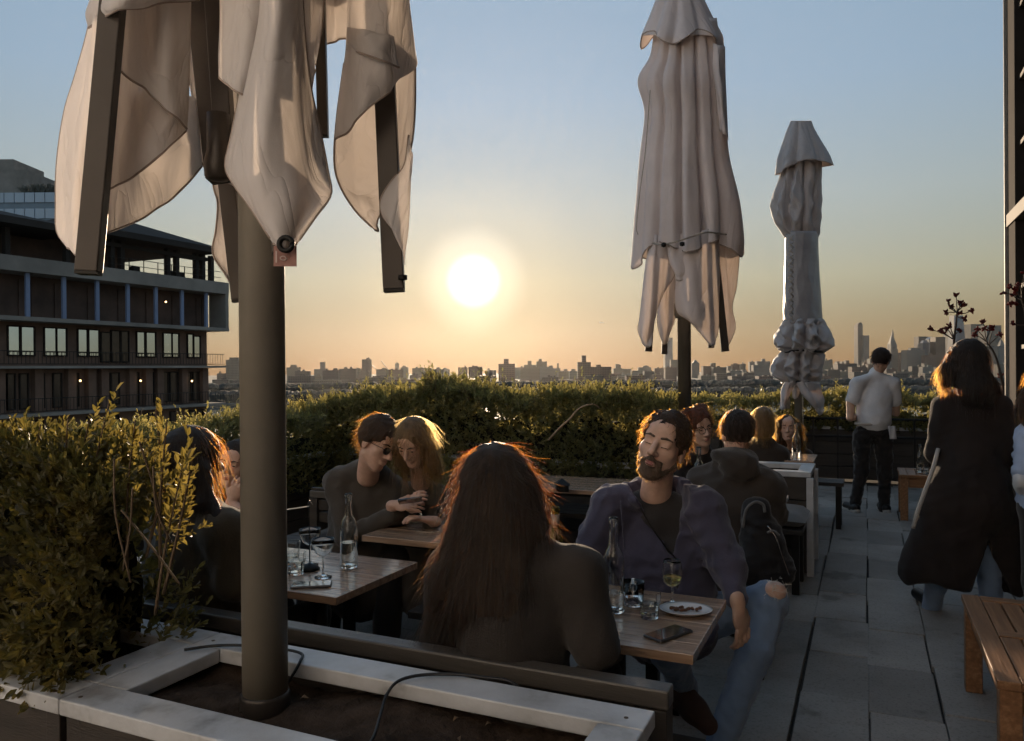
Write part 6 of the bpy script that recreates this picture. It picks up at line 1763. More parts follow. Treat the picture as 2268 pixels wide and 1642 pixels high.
grow('shoe', [('c', aL - CU * .02, aL + CR * .04 - CF * .16 - CU * .03, .046, .036)], m_shoe, t, h=.01)

# ---- 3. and 4. the couple -------------------------------------------------------
t = person('man in sunglasses leaning his head against the blond woman', PV(800, 1250, 3.95) * np.array((1, 1, 0)))
hc_ = P(836, 982, 4.18)
Mx = head(t, hc_, -CF * .58 + CR * .72 - CU * .38, CU * .88 + CR * .34, neck=P(815, 1055, 4.32), s=1.12, h=.0045)
spectacles(t, Mx, m_lens)
cap(t, Mx, hb_brown, hm_brown, 14, thick=.020, n=1200, length=.055, wild=.3, lift=.22, h=.006, wr=.005, low=-.03)
sL, sR = P(748, 1068, 4.38), P(866, 1082, 4.42)
grow('jacket', [('e', P(802, 1140, 4.42), (.215, .14, .26)), ('c', P(800, 1200, 4.42), P(798, 1300, 4.45), .2, .2), ('c', P(814, 1036, 4.36), sL, .066, .08), ('c', P(820, 1036, 4.36), sR, .066, .08), ('c', sL, P(768, 1190, 4.22), .078, .062), ('c', P(768, 1190, 4.22), P(868, 1140, 4.06), .06, .046), ('c', sR, P(868, 1165, 4.25), .07, .058), ('c', P(868, 1165, 4.25), P(890, 1135, 4.1), .055, .045), ('c', P(816, 1036, 4.34), P(808, 1075, 4.38), .062, .09)], m_taupe, t, h=.012, k=.035, wr=(.006, .09, 3))
hand(t, P(893, 1118, 4.02), CR * .85 + CU * .1 - CF * .3, CU * .6 - CF * .7, m_skin, side=1, curl=.35, wrist=P(866, 1138, 4.06), h=.006)
hand(t, P(908, 1112, 4.06), CR * .5 + CU * .4 - CF * .5, CU * .5 - CF * .6, m_skin, side=-1, curl=.5, wrist=P(892, 1134, 4.1), h=.006)
bq = PV(800, 1300, 4.05)
grow('trousers', [('e', np.array((bq[0], 4.12, .53)), (.2, .16, .1)), ('c', np.array((bq[0] - .1, 4.1, .53)), np.array((bq[0] - .1, 3.66, .52)), .085, .065), ('c', np.array((bq[0] + .1, 4.1, .53)), np.array((bq[0] + .1, 3.66, .52)), .085, .065), ('c', np.array((bq[0] - .1, 3.66, .52)), np.array((bq[0] - .1, 3.62, .06)), .06, .05), ('c', np.array((bq[0] + .1, 3.66, .52)), np.array((bq[0] + .1, 3.62, .06)), .06, .05)], m_black_cot, t, h=.016, k=.04)
t = person('blond woman looking down, leaning on the man in sunglasses', PV(935, 1250, 3.95) * np.array((1, 1, 0)))
hc_ = P(916, 980, 4.14)
Mx = head(t, hc_, -CF * .78 - CR * .30 - CU * .5, CU * .84 - CR * .12 - CF * .4, neck=P(932, 1068, 4.36), s=1.0, h=.0045)
cap(t, Mx, hb_blond, hm_blond, 15, thick=.017, n=1900, length=.15, wild=.12, lift=.08, h=.007, wr=.004, k=.03, extra=[('c', (-.078, .01, .02), (-.098, .02, -.12), .036, .040), ('c', (-.098, .02, -.12), (-.11, .0, -.22), .042, .02), ('c', (.078, .01, .02), (.080, .03, -.12), .030, .034), ('c', (.080, .03, -.12), (.07, .03, -.18), .034, .016), ('e', (0, -.07, -.08), (.10, .045, .13))],
    flow=lambda p: np.tile(-CU, (len(p), 1)) + .45 * np.sign((p - hc_) @ CR)[:, None] * CR * (((p - hc_) @ CU) > .0)[:, None])
sL, sR = P(898, 1095, 4.42), P(972, 1102, 4.40)
grow('coat', [('e', P(938, 1160, 4.44), (.17, .12, .24)), ('c', P(938, 1200, 4.44), P(938, 1300, 4.46), .165, .18), ('c', P(930, 1080, 4.40), sL, .055, .065), ('c', P(935, 1080, 4.4), sR, .055, .068), ('c', sR, P(985, 1190, 4.28), .066, .055), ('c', P(985, 1190, 4.28), P(950, 1160, 4.06), .052, .04), ('c', sL, P(900, 1180, 4.3), .06, .05)], m_taupe, t, h=.012, k=.035, wr=(.006, .08, 5))
hand(t, P(938, 1150, 4.0), -CR * .7 - CF * .3 + CU * .2, CU, m_skin, side=-1, curl=.4, wrist=P(952, 1160, 4.06), h=.006)
bq = PV(940, 1300, 4.05)
grow('skirt', [('e', np.array((bq[0], 4.12, .54)), (.2, .16, .1)), ('c', np.array((bq[0] - .07, 4.1, .53)), np.array((bq[0] - .07, 3.68, .52)), .09, .08), ('c', np.array((bq[0] + .07, 4.1, .53)), np.array((bq[0] + .07, 3.68, .52)), .09, .08), ('c', np.array((bq[0], 3.68, .5)), np.array((bq[0], 3.64, .1)), .09, .08)], m_black_cot, t, h=.016, k=.05)

# ---- 5. and 6. the pair at the left ----------------------------------------------
t = person('dark haired woman in an olive coat half hidden by the bush', PV(440, 1330, 2.15) * np.array((1, 1, 0)))
hc_ = P(420, 1022, 2.86)
Mx = head(t, hc_, CF * .45 + CR * .85 - CU * .05, CU, neck=P(435, 1120, 2.88), h=.005, eyes=False)
o, V = grow('hair', [('e', hc_ + CU * .034, (.102, .114, .102)), ('e', P(424, 1065, 2.86), (.095, .095, .12)), ('c', P(446, 1040, 2.78), P(458, 1110, 2.74), .036, .026), ('c', P(458, 1110, 2.74), P(500, 1150, 2.70), .022, .010), ('e', P(430, 1120, 2.9), (.10, .09, .12)), ('c', P(445, 1120, 2.76), P(480, 1145, 2.70), .028, .014)], hb_dark, t, h=.008, k=.035, wr=(.004, .05, 4))
comb(o, V, 1500, .16, lambda p: np.tile(-CU + CR * .08, (len(p), 1)), hm_fg, 25, lift=.04, wild=.1)
comb(o, V, 200, .14, lambda p: np.tile(-CU * .95 + CR * .12, (len(p), 1)), hm_brown, 26, lift=.08, wild=.15, sel=lambda V, N: (N @ CR > .3))  # paler strands tint in the sun's rim on the right side
sL, sR = P(375, 1175, 2.98), P(500, 1178, 2.74)
grow('coat', [('e', P(440, 1250, 2.86), (.20, .14, .25)), ('c', P(440, 1290, 2.86), P(440, 1450, 2.86), .19, .2), ('c', P(430, 1135, 2.88), sL, .065, .08), ('c', P(440, 1135, 2.86), sR, .065, .08), ('c', sR, P(520, 1290, 2.72), .082, .066), ('c', P(520, 1290, 2.72), P(580, 1290, 2.95), .064, .05), ('c', sL, P(345, 1300, 2.98), .082, .066), ('c', P(430, 1120, 2.88), P(430, 1160, 2.88), .075, .11)], m_olive, t, h=.012, k=.04, wr=(.006, .09, 8))
bq = np.array((PV(440, 1400, 2.12)[0], 2.2, 0))
grow('trousers', [('e', bq + (0, 0, .54), (.2, .16, .1)), ('c', bq + (-.1, 0, .53), bq + (-.1, .46, .53), .085, .065), ('c', bq + (.1, 0, .53), bq + (.1, .46, .53), .085, .065), ('c', bq + (-.1, .46, .53), bq + (-.1, .48, .06), .06, .05), ('c', bq + (.1, .46, .53), bq + (.1, .48, .06), .06, .05)], m_black_cot, t, h=.018, k=.04)
t = person('woman resting chin on hand, face half hidden by the umbrella pole', PV(530, 1250, 3.35) * np.array((1, 1, 0)))
hc_ = P(522, 1028, 4.18)
Mx = head(t, hc_, -CF * .95 - CR * .12, CU * .97 + CR * .15, neck=P(528, 1115, 4.25), s=1.0, h=.0045)
grow('lips', [('e', (0, .0945, -.061), (.019, .006, .0035)), ('e', (0, .0935, -.0695), (.017, .006, .0045))], m_lip, t, h=.003, k=.0025, Mx=Mx, pad=.004)
cap(t, Mx, hb_dark, hm_dark, 16, thick=.014, n=500, length=.08, wild=.1, lift=.08, low=-.06)
hand(t, P(520, 1092, 4.08), CU * .8 + CR * .4 - CF * .2, -CF, m_skin, side=1, curl=.7, wrist=P(530, 1130, 4.06), h=.006)
sL, sR = P(478, 1150, 4.3), P(592, 1150, 4.26)
grow('jumper', [('e', P(535, 1210, 4.3), (.18, .12, .22)), ('c', P(535, 1240, 4.3), P(535, 1330, 4.3), .17, .18), ('c', P(528, 1120, 4.28), sL, .055, .07), ('c', P(532, 1120, 4.28), sR, .055, .07), ('c', sR, P(590, 1230, 4.1), .07, .055), ('c', P(590, 1230, 4.1), P(536, 1140, 4.06), .052, .036), ('c', sL, P(470, 1250, 4.15), .07, .055), ('c', P(470, 1250, 4.15), P(530, 1260, 4.0), .052, .04)], m_black_cot, t, h=.012, k=.035, wr=(.005, .08, 5))
bq = np.array((PV(535, 1300, 3.3)[0], 3.34, 0))
grow('trousers', [('e', bq + (0, 0, .54), (.19, .15, .1)), ('c', bq + (-.1, 0, .53), bq + (-.1, -.42, .53), .08, .065), ('c', bq + (.1, 0, .53), bq + (.1, -.42, .53), .08, .065), ('c', bq + (-.1, -.42, .53), bq + (-.1, -.44, .06), .06, .05), ('c', bq + (.1, -.42, .53), bq + (.1, -.44, .06), .06, .05)], m_black_cot, t, h=.018, k=.04)

# ---- 7. woman with red hair and glasses --------------------------------------------
t = person('red haired person with round glasses facing the camera at the middle table', PV(1545, 1200, 5.75) * np.array((1, 1, 0)))
hc_ = P(1549, 948, 5.6)
Mx = head(t, hc_, -CF * .92 + CR * .22 - CU * .1, CU * .97 - CR * .2, neck=P(1556, 1008, 5.72), s=1.06, h=.0045, skin=m_skin)
spectacles(t, Mx, None, .023, .020)
grow('lips', [('e', (0, .0945, -.061), (.019, .006, .0035)), ('e', (0, .0935, -.0695), (.017, .006, .0045))], m_lip, t, h=.003, k=.0025, Mx=Mx, pad=.004)
cap(t, Mx, hb_red, hm_red, 17, thick=.022, n=1200, length=.09, wild=.45, lift=.25, curl=.4, low=-.05, extra=[('e', (-.035, -.03, .115), (.06, .055, .045)), ('e', (.085, -.03, .03), (.04, .05, .08)), ('e', (.06, -.02, .11), (.05, .05, .04)), ('c', (.09, -.02, .0), (.085, .0, -.09), .028, .018)], r0=.0008, wr=.006)
sL, sR = P(1505, 1030, 5.75), P(1594, 1026, 5.7)
grow('jumper', [('e', P(1552, 1090, 5.75), (.18, .12, .24)), ('c', P(1552, 1110, 5.75), P(1552, 1180, 5.75), .17, .18), ('c', P(1555, 1008, 5.73), sL, .06, .072), ('c', P(1557, 1008, 5.73), sR, .06, .072), ('c', sL, P(1495, 1100, 5.6), .072, .058), ('c', P(1495, 1100, 5.6), P(1530, 1090, 5.35), .055, .042), ('c', sR, P(1602, 1095, 5.6), .072, .058), ('c', P(1602, 1095, 5.6), P(1570, 1085, 5.35), .055, .042), ('c', P(1556, 995, 5.71), P(1556, 1015, 5.73), .064, .08)], m_black_cot, t, h=.013, k=.035, wr=(.006, .09, 5))
bq = np.array((PV(1552, 1200, 5.8)[0], 5.85, 0))
grow('trousers', [('e', bq + (0, 0, .56), (.19, .15, .1)), ('c', bq + (-.1, 0, .55), bq + (-.1, -.42, .54), .08, .065), ('c', bq + (.1, 0, .55), bq + (.1, -.42, .54), .08, .065), ('c', bq + (-.1, -.42, .54), bq + (-.1, -.44, .06), .06, .05), ('c', bq + (.1, -.42, .54), bq + (.1, -.44, .06), .06, .05)], m_black_cot, t, h=.02, k=.04)

# ---- 8. person in hooded jacket from behind ----------------------------------------
t = person('person in a bulky dark hooded jacket seen from behind', PV(1632, 1250, 4.2) * np.array((1, 1, 0)))
hc_ = P(1632, 962, 4.22)
Mx = head(t, hc_, CF * .95 - CR * .15 - CU * .1, CU, neck=P(1630, 1025, 4.22), h=.006, eyes=False)
cap(t, Mx, hb_dark, hm_brown, 18, thick=.016, n=900, length=.05, wild=.3, lift=.2, low=-.06)
sL, sR = P(1560, 1072, 4.30), P(1696, 1078, 4.12)
grow('hooded_jacket', [('e', P(1632, 1110, 4.2), (.225, .17, .22)), ('c', P(1632, 1130, 4.2), P(1640, 1215, 4.2), .205, .215), ('c', P(1628, 1035, 4.2), sL, .075, .095), ('c', P(1632, 1035, 4.2), sR, .075, .095), ('c', sL, P(1548, 1130, 4.42), .098, .08), ('c', P(1548, 1130, 4.42), P(1575, 1110, 4.7), .075, .055), ('c', sR, P(1706, 1140, 4.2), .10, .085), ('c', P(1706, 1140, 4.2), P(1690, 1112, 4.6), .08, .06),
     ('e', P(1625, 1012, 4.16), (.125, .10, .055)), ('e', P(1640, 1035, 4.08), (.10, .06, .08))], m_brownj, t, h=.011, k=.04, wr=(.010, .11, 9))
bq = np.array((PV(1636, 1250, 4.15)[0], 4.14, 0))
grow('trousers', [('e', bq + (0, 0, .55), (.2, .16, .1)), ('c', bq + (-.1, 0, .54), bq + (-.1, .44, .54), .085, .065), ('c', bq + (.1, 0, .54), bq + (.1, .44, .54), .085, .065), ('c', bq + (-.1, .44, .54), bq + (-.1, .46, .06), .06, .05), ('c', bq + (.1, .44, .54), bq + (.1, .46, .06), .06, .05)], m_black_cot, t, h=.018, k=.04)

# ---- 9. and 10. the far table -------------------------------------------------------
t = person('blond person in dark coat seen from behind at the far table', PV(1692, 1100, 7.05) * np.array((1, 1, 0)))
hc_ = P(1689, 937, 7.0)
Mx = head(t, hc_, CF * .95 + CR * .2, CU, neck=P(1692, 985, 7.0), h=.008, eyes=False)
cap(t, Mx, hb_blond, hm_blond, 19, thick=.030, n=900, length=.10, wild=.2, lift=.12, cutface=False, extra=[('e', (0, -.03, -.06), (.105, .09, .09))], h=.009, r0=.001)
sL, sR = P(1655, 1005, 7.05), P(1728, 1008, 6.95)
grow('coat', [('e', P(1692, 1040, 7.0), (.19, .14, .24)), ('c', P(1692, 1060, 7.0), P(1692, 1110, 7.0), .18, .19), ('c', P(1690, 985, 7.0), sL, .065, .08), ('c', P(1692, 985, 7.0), sR, .065, .08), ('c', sL, P(1645, 1050, 7.15), .08, .06), ('c', sR, P(1742, 1050, 7.05), .08, .06), ('c', P(1742, 1050, 7.05), P(1730, 1035, 7.3), .06, .045), ('e', P(1692, 978, 6.98), (.10, .08, .05))], m_brownj, t, h=.015, k=.04, wr=(.008, .1, 9))
bq = np.array((PV(1692, 1100, 7.02)[0], 7.02, 0))
grow('trousers', [('e', bq + (0, 0, .54), (.19, .15, .1)), ('c', bq + (-.1, 0, .53), bq + (-.1, .42, .53), .08, .065), ('c', bq + (.1, 0, .53), bq + (.1, .42, .53), .08, .065), ('c', bq + (-.1, .42, .53), bq + (-.1, .44, .06), .06, .05), ('c', bq + (.1, .42, .53), bq + (.1, .44, .06), .06, .05)], m_black_cot, t, h=.025, k=.04)
t = person('woman with long sunlit brown hair facing us behind the far bottle', PV(1750, 1080, 8.15) * np.array((1, 1, 0)))
hc_ = P(1745, 948, 8.0)
Mx = head(t, hc_, -CF * .9 - CR * .35, CU, neck=P(1752, 990, 8.08), h=.006, s=1.08)
o, V = grow('hair', [('e', hc_ + CU * .035 + CF * .02, (.10, .105, .10)), ('c', P(1727, 940, 8.0), P(1724, 985, 8.02), .05, .03), ('c', P(1765, 945, 8.0), P(1770, 990, 8.05), .05, .045), ('e', hc_ + CF * .06 - CU * .08, (.11, .05, .13))], hb_brown, t, h=.01, k=.03, cut=[('e', to_w(Mx, (0, .085, -.03)), (.060, .07, .095), np.array(Mx.to_3x3()) / 1.08, .01)], wr=(.004, .05, 3))
comb(o, V, 1200, .12, lambda p: np.tile(-CU, (len(p), 1)) + .4 * np.sign((p - hc_) @ CR)[:, None] * CR, hm_red, 27, lift=.14, wild=.2, r0=.001)
sL, sR = P(1716, 1010, 8.15), P(1785, 1012, 8.1)
grow('coat', [('e', P(1752, 1040, 8.12), (.18, .13, .22)), ('c', P(1752, 1050, 8.12), P(1752, 1085, 8.12), .17, .18), ('c', P(1752, 995, 8.1), sL, .065, .078), ('c', P(1752, 995, 8.1), sR, .065, .08), ('c', sL, P(1710, 1045, 7.95), .075, .058), ('c', sR, P(1794, 1045, 7.98), .078, .06), ('c', P(1794, 1045, 7.98), P(1775, 1035, 7.75), .056, .045)], m_brownj, t, h=.015, k=.04, wr=(.008, .1, 4))
bq = np.array((PV(1752, 1085, 8.2)[0], 8.24, 0))
grow('trousers', [('e', bq + (0, 0, .54), (.19, .15, .1)), ('c', bq + (-.1, 0, .53), bq + (-.1, -.42, .53), .08, .065), ('c', bq + (.1, 0, .53), bq + (.1, -.42, .53), .08, .065), ('c', bq + (-.1, -.42, .53), bq + (-.1, -.44, .06), .06, .05), ('c', bq + (.1, -.42, .53), bq + (.1, -.44, .06), .06, .05)], m_black_cot, t, h=.025, k=.04)

# ---- 11. man in white shirt ----------------------------------------------------------
dW = 8.4
W = lambda x, y, o_=0: P(x, y, dW + o_)
t = person('standing man in white short sleeved shirt and black trousers seen from behind', np.array((W(1925, 1145)[0], W(1925, 1145)[1], 0)))
hc_ = W(1951, 799)
Mx = head(t, hc_, CF * .75 + CR * .62 - CU * .25, CU * .97 + CR * .1, neck=W(1940, 838, .02), h=.006, eyes=False, skin=m_skin2)
cap(t, Mx, hb_dark, hm_dark, 20, thick=.020, n=900, length=.05, wild=.35, lift=.25, curl=.2, low=-.05, r0=.0009, h=.007)
spectacles(t, Mx)
grow('shirt', [('e', W(1936, 880, .02), (.185, .12, .24)), ('c', W(1936, 890, .02), W(1936, 928, 0), .165, .175), ('c', W(1938, 832), W(1900, 850), .05, .075), ('c', W(1942, 832), W(1978, 850, -.03), .05, .075), ('c', W(1898, 852), W(1888, 885), .070, .070), ('c', W(1977, 852, -.03), W(1983, 888), .068, .068), ('c', W(1940, 824, .02), W(1940, 836, .02), .062, .066)],
     m_white_cot, t, h=.010, k=.035, wr=(.0035, .12, 6), cut=[('c', W(1860, 900), W(1890, 910), .05, .052, .01)])
grow('forearms', [('c', W(1884, 890), W(1884, 925, -.02), .044, .040), ('c', W(1884, 925, -.02), W(1905, 925, .25), .038, .03), ('c', W(1985, 888), W(1984, 915, .05), .042, .038), ('c', W(1984, 915, .05), W(1965, 900, .3), .038, .03)], m_skin2, t, h=.009, k=.02)
hand(t, W(1915, 922, .32), CF * .9 + CR * .3, CU, m_skin2, side=1, curl=.5, h=.008); hand(t, W(1958, 895, .37), CF * .9 - CR * .3, CU, m_skin2, side=-1, curl=.5, h=.008)
grow('trousers', [('e', W(1934, 955), (.175, .125, .10)), ('c', W(1910, 965), W(1908, 1045, .0), .105, .078), ('c', W(1908, 1045), W(1891, 1126, -.02), .074, .055), ('c', W(1956, 965), W(1960, 1050, -.05), .105, .078), ('c', W(1960, 1050, -.05), W(1957, 1132, -.05), .074, .056)], m_black_cot, t, h=.011, k=.03, wr=(.010, .09, 6))
belt = [W(1934 + 39 * math.cos(a), 938 + 2 * math.sin(a), -.13 * math.sin(a)) for a in np.linspace(0, 2 * PI, 25)]
MB().tube(belt, .016, 6).build('belt', M('pale_belt', (.40, .37, .33), .7, .1, 9), t, True)
a = W(1966, 944, -.15)
tw = [[a + CR * (x * .011) - CU * (y * .028) - CF * (.008 * math.sin(x * 1.3 + y * .5)) + CR * .004 * y for x in range(8)] for y in range(6)]
o = mesh_obj('towel', np.array(tw).reshape(-1, 3), grid_faces(6, 8), m_white_cot, t, True); o.modifiers.new('solidify', 'SOLIDIFY').thickness = .006
for x, y, off, dx in ((1891, 1134, -.02, -.03), (1958, 1142, -.05, .02)):
    b_ = W(x, y, off); b_[2] = .045
    fd = F2 * .12 + R2 * dx
    so = grow('shoe', [('c', b_ - F2 * .06, b_ + fd, .045, .040)], m_iron, t, h=.008)[0]
    grow('sole', [('c', b_ - F2 * .07 - np.array((0, 0, .03)), b_ + fd + F2 * .02 - np.array((0, 0, .03)), .040, .036)], m_sole, so, h=.008)
    so.location = (0, 0, 0)

# ---- 12. woman in the long black coat -------------------------------------------------
dC = 4.85
Q = lambda x, y, o_=0: P(x, y, dC + o_)
t = person('woman in a long black coat walking away past the teak table', np.array((Q(2130, 1380)[0], Q(2130, 1380)[1], 0)))
hc_ = Q(2146, 797)
Mx = head(t, hc_, CF * .8 + CR * .5 - CU * .1, CU, neck=Q(2145, 870), h=.006, eyes=False)
o, V = grow('hair', [('e', hc_ + CU * .034, (.102, .114, .102)), ('c', Q(2150, 800, -.03), Q(2160, 870, -.08), .095, .10), ('c', Q(2160, 860, -.08), Q(2185, 900, -.08), .09, .05), ('c', Q(2120, 790, .03), Q(2098, 825, .02), .06, .050), ('c', Q(2098, 825, .02), Q(2097, 848, 0), .048, .036), ('c', Q(2185, 850, -.05), Q(2235, 925, -.03), .06, .02)], hb_dark, t, h=.008, k=.04, wr=(.004, .05, 2))
comb(o, V, 1600, .14, lambda p: np.tile(-CU, (len(p), 1)), hm_dark, 28, lift=.03, wild=.06, r0=.0005)
comb(o, V, 260, .10, lambda p: np.tile(-CU * .95 - CR * .02, (len(p), 1)), hm_red, 29, lift=.10, wild=.12, sel=lambda V, N: (((V - hc_) @ CR) < -.13) & (((V - hc_) @ CU) < -.02), r0=.0007)  # red strands on dark hair colour in the sunlit lock at the left
sL, sR = Q(2096, 905, .06), Q(2208, 905, -.06)
coat = [('e', Q(2150, 950), (.20, .135, .26)), ('c', Q(2150, 870), sL, .07, .08), ('c', Q(2150, 870), sR, .07, .08), ('c', sL, Q(2076, 1000, .08), .085, .07), ('c', Q(2076, 1000, .08), Q(2100, 1020, .3), .066, .05), ('c', sR, Q(2232, 1005, -.08), .085, .07), ('c', Q(2232, 1005, -.08), Q(2225, 1060, .1), .066, .05), ('c', Q(2150, 1000), Q(2146, 1110), .17, .235)]
for x0, y0, x1, y1, r0_, r1_, o1 in ((2120, 1080, 2040, 1262, .16, .12, .05), (2140, 1080, 2085, 1275, .18, .14, 0), (2150, 1080, 2135, 1280, .18, .14, -.04), (2170, 1080, 2240, 1275, .17, .13, 0), (2160, 1080, 2270, 1262, .16, .12, .06), (2100, 1100, 2022, 1265, .12, .09, .12)):
    coat.append(('c', Q(x0, y0), Q(x1, y1, o1), r0_, r1_))
hemz = .20
def coatcut(g, d):
    q = g - C_O; dep_ = q @ C_F; X = (q @ C_R) / dep_ * FPX + CX; Y = CY - (q @ C_U) / dep_ * FPX
    hem = 1292 + (X - 1990) * .10 + 6 * np.sin(X * .045)
    d = smax(d, (Y - hem) * dep_ / FPX, .012)
    slit = np.maximum(np.abs(X - 2188 - (Y - 1215) * .06) - np.clip((Y - 1205) * .40, 0, 42), -(1200 - Y) * -1)
    d = smax(d, -np.maximum(slit * dep_ / FPX, (dep_ - dC - .02)), .01)
    # hollow underneath
    return d
grow('coat', coat, m_black_wool, t, h=.0115, k=.05, wr=(.007, .12, 3), rel=coatcut, pad=.05)
MB().tube(smooth_path([Q(2078, 995, .0), Q(2066, 1040, -.06), Q(2048, 1090, -.08), Q(2034, 1130, -.08), Q(2022, 1170, -.06)]), .013, 8).build('coat_belt_end', M('grey_lining', (.36, .33, .30), .8, .1, 8), t, True)
grow('jeans', [('c', Q(2185, 1180), Q(2190, 1260, .02), .09, .075), ('c', Q(2190, 1260, .02), Q(2196, 1372, .04), .075, .06), ('c', Q(2110, 1180), Q(2075, 1290, .1), .09, .07), ('c', Q(2075, 1290, .1), Q(2058, 1362, .2), .065, .055)], m_denim, t, h=.012, k=.02, wr=(.005, .08, 2))
for x, y, off in ((2198, 1385, .04), (2058, 1372, .2)):
    b_ = Q(x, y, off); b_[2] = .045
    grow('shoe', [('c', b_ - F2 * .05, b_ + F2 * .15, .045, .038)], m_iron, t, h=.01)

# ---- 13. woman cut by the right edge ------------------------------------------------------
dE = 4.5
E = lambda x, y, o_=0: P(x + 12, y, dE + o_)
t = person('woman in pale blue shirt with sunlit hair cut off by the right edge', np.array((E(2310, 1400)[0], E(2310, 1400)[1], 0)))
hc_ = E(2308, 850)
Mx = head(t, hc_, CF * .5 + CR * .8, CU, neck=E(2306, 930), h=.007, eyes=False)
o, V = grow('hair', [('e', hc_ + CU * .034, (.104, .114, .102)), ('e', E(2298, 890), (.12, .11, .14)), ('c', E(2280, 880), E(2262, 960), .055, .03), ('c', E(2300, 900, -.05), E(2290, 980, -.06), .09, .06)], hb_brown, t, h=.009, k=.04, wr=(.004, .05, 2))
comb(o, V, 1400, .14, lambda p: np.tile(-CU - CR * .1, (len(p), 1)), hm_brown, 30, lift=.08, wild=.14, r0=.0006)
sL, sR = E(2268, 965), E(2360, 970)
grow('shirt', [('e', E(2312, 1010), (.18, .12, .22)), ('c', E(2312, 1030), E(2312, 1110), .16, .165), ('c', E(2306, 935), sL, .06, .075), ('c', E(2308, 935), sR, .06, .075), ('c', sL, E(2256, 1045, -.05), .070, .056), ('c', E(2256, 1045, -.05), E(2264, 1090, .1), .056, .046), ('c', sR, E(2372, 1050), .08, .066)], m_bluesh, t, h=.011, k=.035, wr=(.009, .08, 2))
grow('cuff', [('c', E(2254, 1062, -.06), E(2260, 1085, .02), .058, .054)], m_white_cot, t, h=.01, wr=(.006, .06, 3))
hand(t, E(2268, 1100, .18), CF * .8 + CR * .3 - CU * .2, CU, m_skin, side=-1, curl=.5, wrist=E(2262, 1090, .1), h=.007)
grow('trousers', [('e', E(2315, 1125), (.17, .13, .12)), ('c', E(2290, 1140), E(2285, 1290), .1, .075), ('c', E(2285, 1290), E(2283, 1400), .07, .055), ('c', E(2345, 1140), E(2345, 1290), .1, .075), ('c', E(2345, 1290), E(2345, 1400), .07, .055)], m_black_cot, t, h=.016, k=.03)
# ================================================================== things on the tables
def true_glass(name, col, ior=1.45):
    m, nt, out = new_mat(name)
    g = nt.nodes.new('ShaderNodeBsdfGlass'); g.inputs['Color'].default_value = (*col, 1); g.inputs['IOR'].default_value = ior; g.inputs['Roughness'].default_value = .01
    nt.links.new(g.outputs[0], out.inputs['Surface']); return m
m_glass = true_glass('clear_glass', (.985, .99, .985))
m_glassg = true_glass('green_glass', (.70, .72, .42))
m_glassb = glass_mat('base_glass', (.86, .89, .89), 1.7)
m_waterg = true_glass('drinking_water', (.98, .99, .99), 1.33)
m_wine = true_glass('white_wine', (.95, .90, .60), 1.34)
m_china = M('white_china', (.75, .75, .76), .2, .04, 5, spec=.6, coat=.5)
m_date = M('roasted_almond', (.11, .045, .020), .5, .3, 40, .4, 120)
m_phone = M('phone_body', (.10, .095, .10), .3, .1, 9, metallic=.5); m_screen = M('dark_screen', (.008, .008, .010), .05, .1, 4, spec=.8, coat=1.0)
def shell(prof, w=.0022):
    """closed thin wall: outer up, inner down"""
    inner = [(max(r - w, .0005), z) for r, z in reversed(prof[1:])]
    return prof + [(max(r - w, .0005), z + (.012 if z < .01 else 0)) for r, z in reversed(prof[1:])] + [(.0005, .012)]
def bottle(base, label, h=.315, tint=None, fill=.28, name='water_bottle', r=.037, paper=False):
    t = root(name, label, 'bottle', base)
    k = h / .315
    prof = [(.0005, .0), (r * .8, 0), (r, .006), (r, .165 * k), (r * .96, .182 * k), (r * .78, .203 * k), (r * .52, .220 * k), (.0165, .236 * k), (.0145, .26 * k), (.0138, .294 * k), (.0165, .296 * k), (.0168, .303 * k), (.0152, .305 * k), (.0155, .315 * k), (.0125, .315 * k)]
    MB().lathe(prof + [(max(q[0] - .0035, .0005), q[1] + (.012 if q[1] < .01 else 0)) for q in reversed(prof[1:-1])], base, 32).build('bottle_glass', tint or m_glass, t, True)
    if fill > 0:
        zf_ = .0145 + fill * h * .6
        MB().lathe([(.0005, .0145), (r - .008, .0145), (r - .0042, .02), (r - .0042, zf_), (.0005, zf_)], base, 28).build('water', m_waterg, t, False)
    if paper:
        MB().lathe([(.0150, .245 * k), (.0150, .29 * k)], base, 20).build('neck_foil', M('pale_foil', (.42, .38, .33), .4, .1, 9), t, True)
        MB().lathe([(r + .0008, .05), (r + .0008, .14)], base, 28).build('paper_label', M('bottle_label', (.5, .46, .38), .8, .1, 9), t, True)
    return t
def tumbler(base, label, h=.088, r=.040, facet=True, fill=.45, name='tumbler'):
    t = root(name, label, 'glass', base); n = 10 if facet else 28
    prof = [(.0005, 0), (r * .74, 0), (r * .76, .004), (r * .84, h * .5), (r * .97, h * .62), (r, h)] if facet else [(.0005, 0), (r * .8, 0), (r * .82, .004), (r, h)]
    MB().lathe(shell(prof, .0026), base, n if facet else 28).build('glass_wall', m_glass, t, not facet)
    if fill: MB().lathe([(.0005, .014), (r * .75, .014), (r * .76 + .2 * r * fill, .014 + h * fill * .8), (.0005, .014 + h * fill * .8)], base, n if facet else 28).build('water', m_waterg, t)
    return t
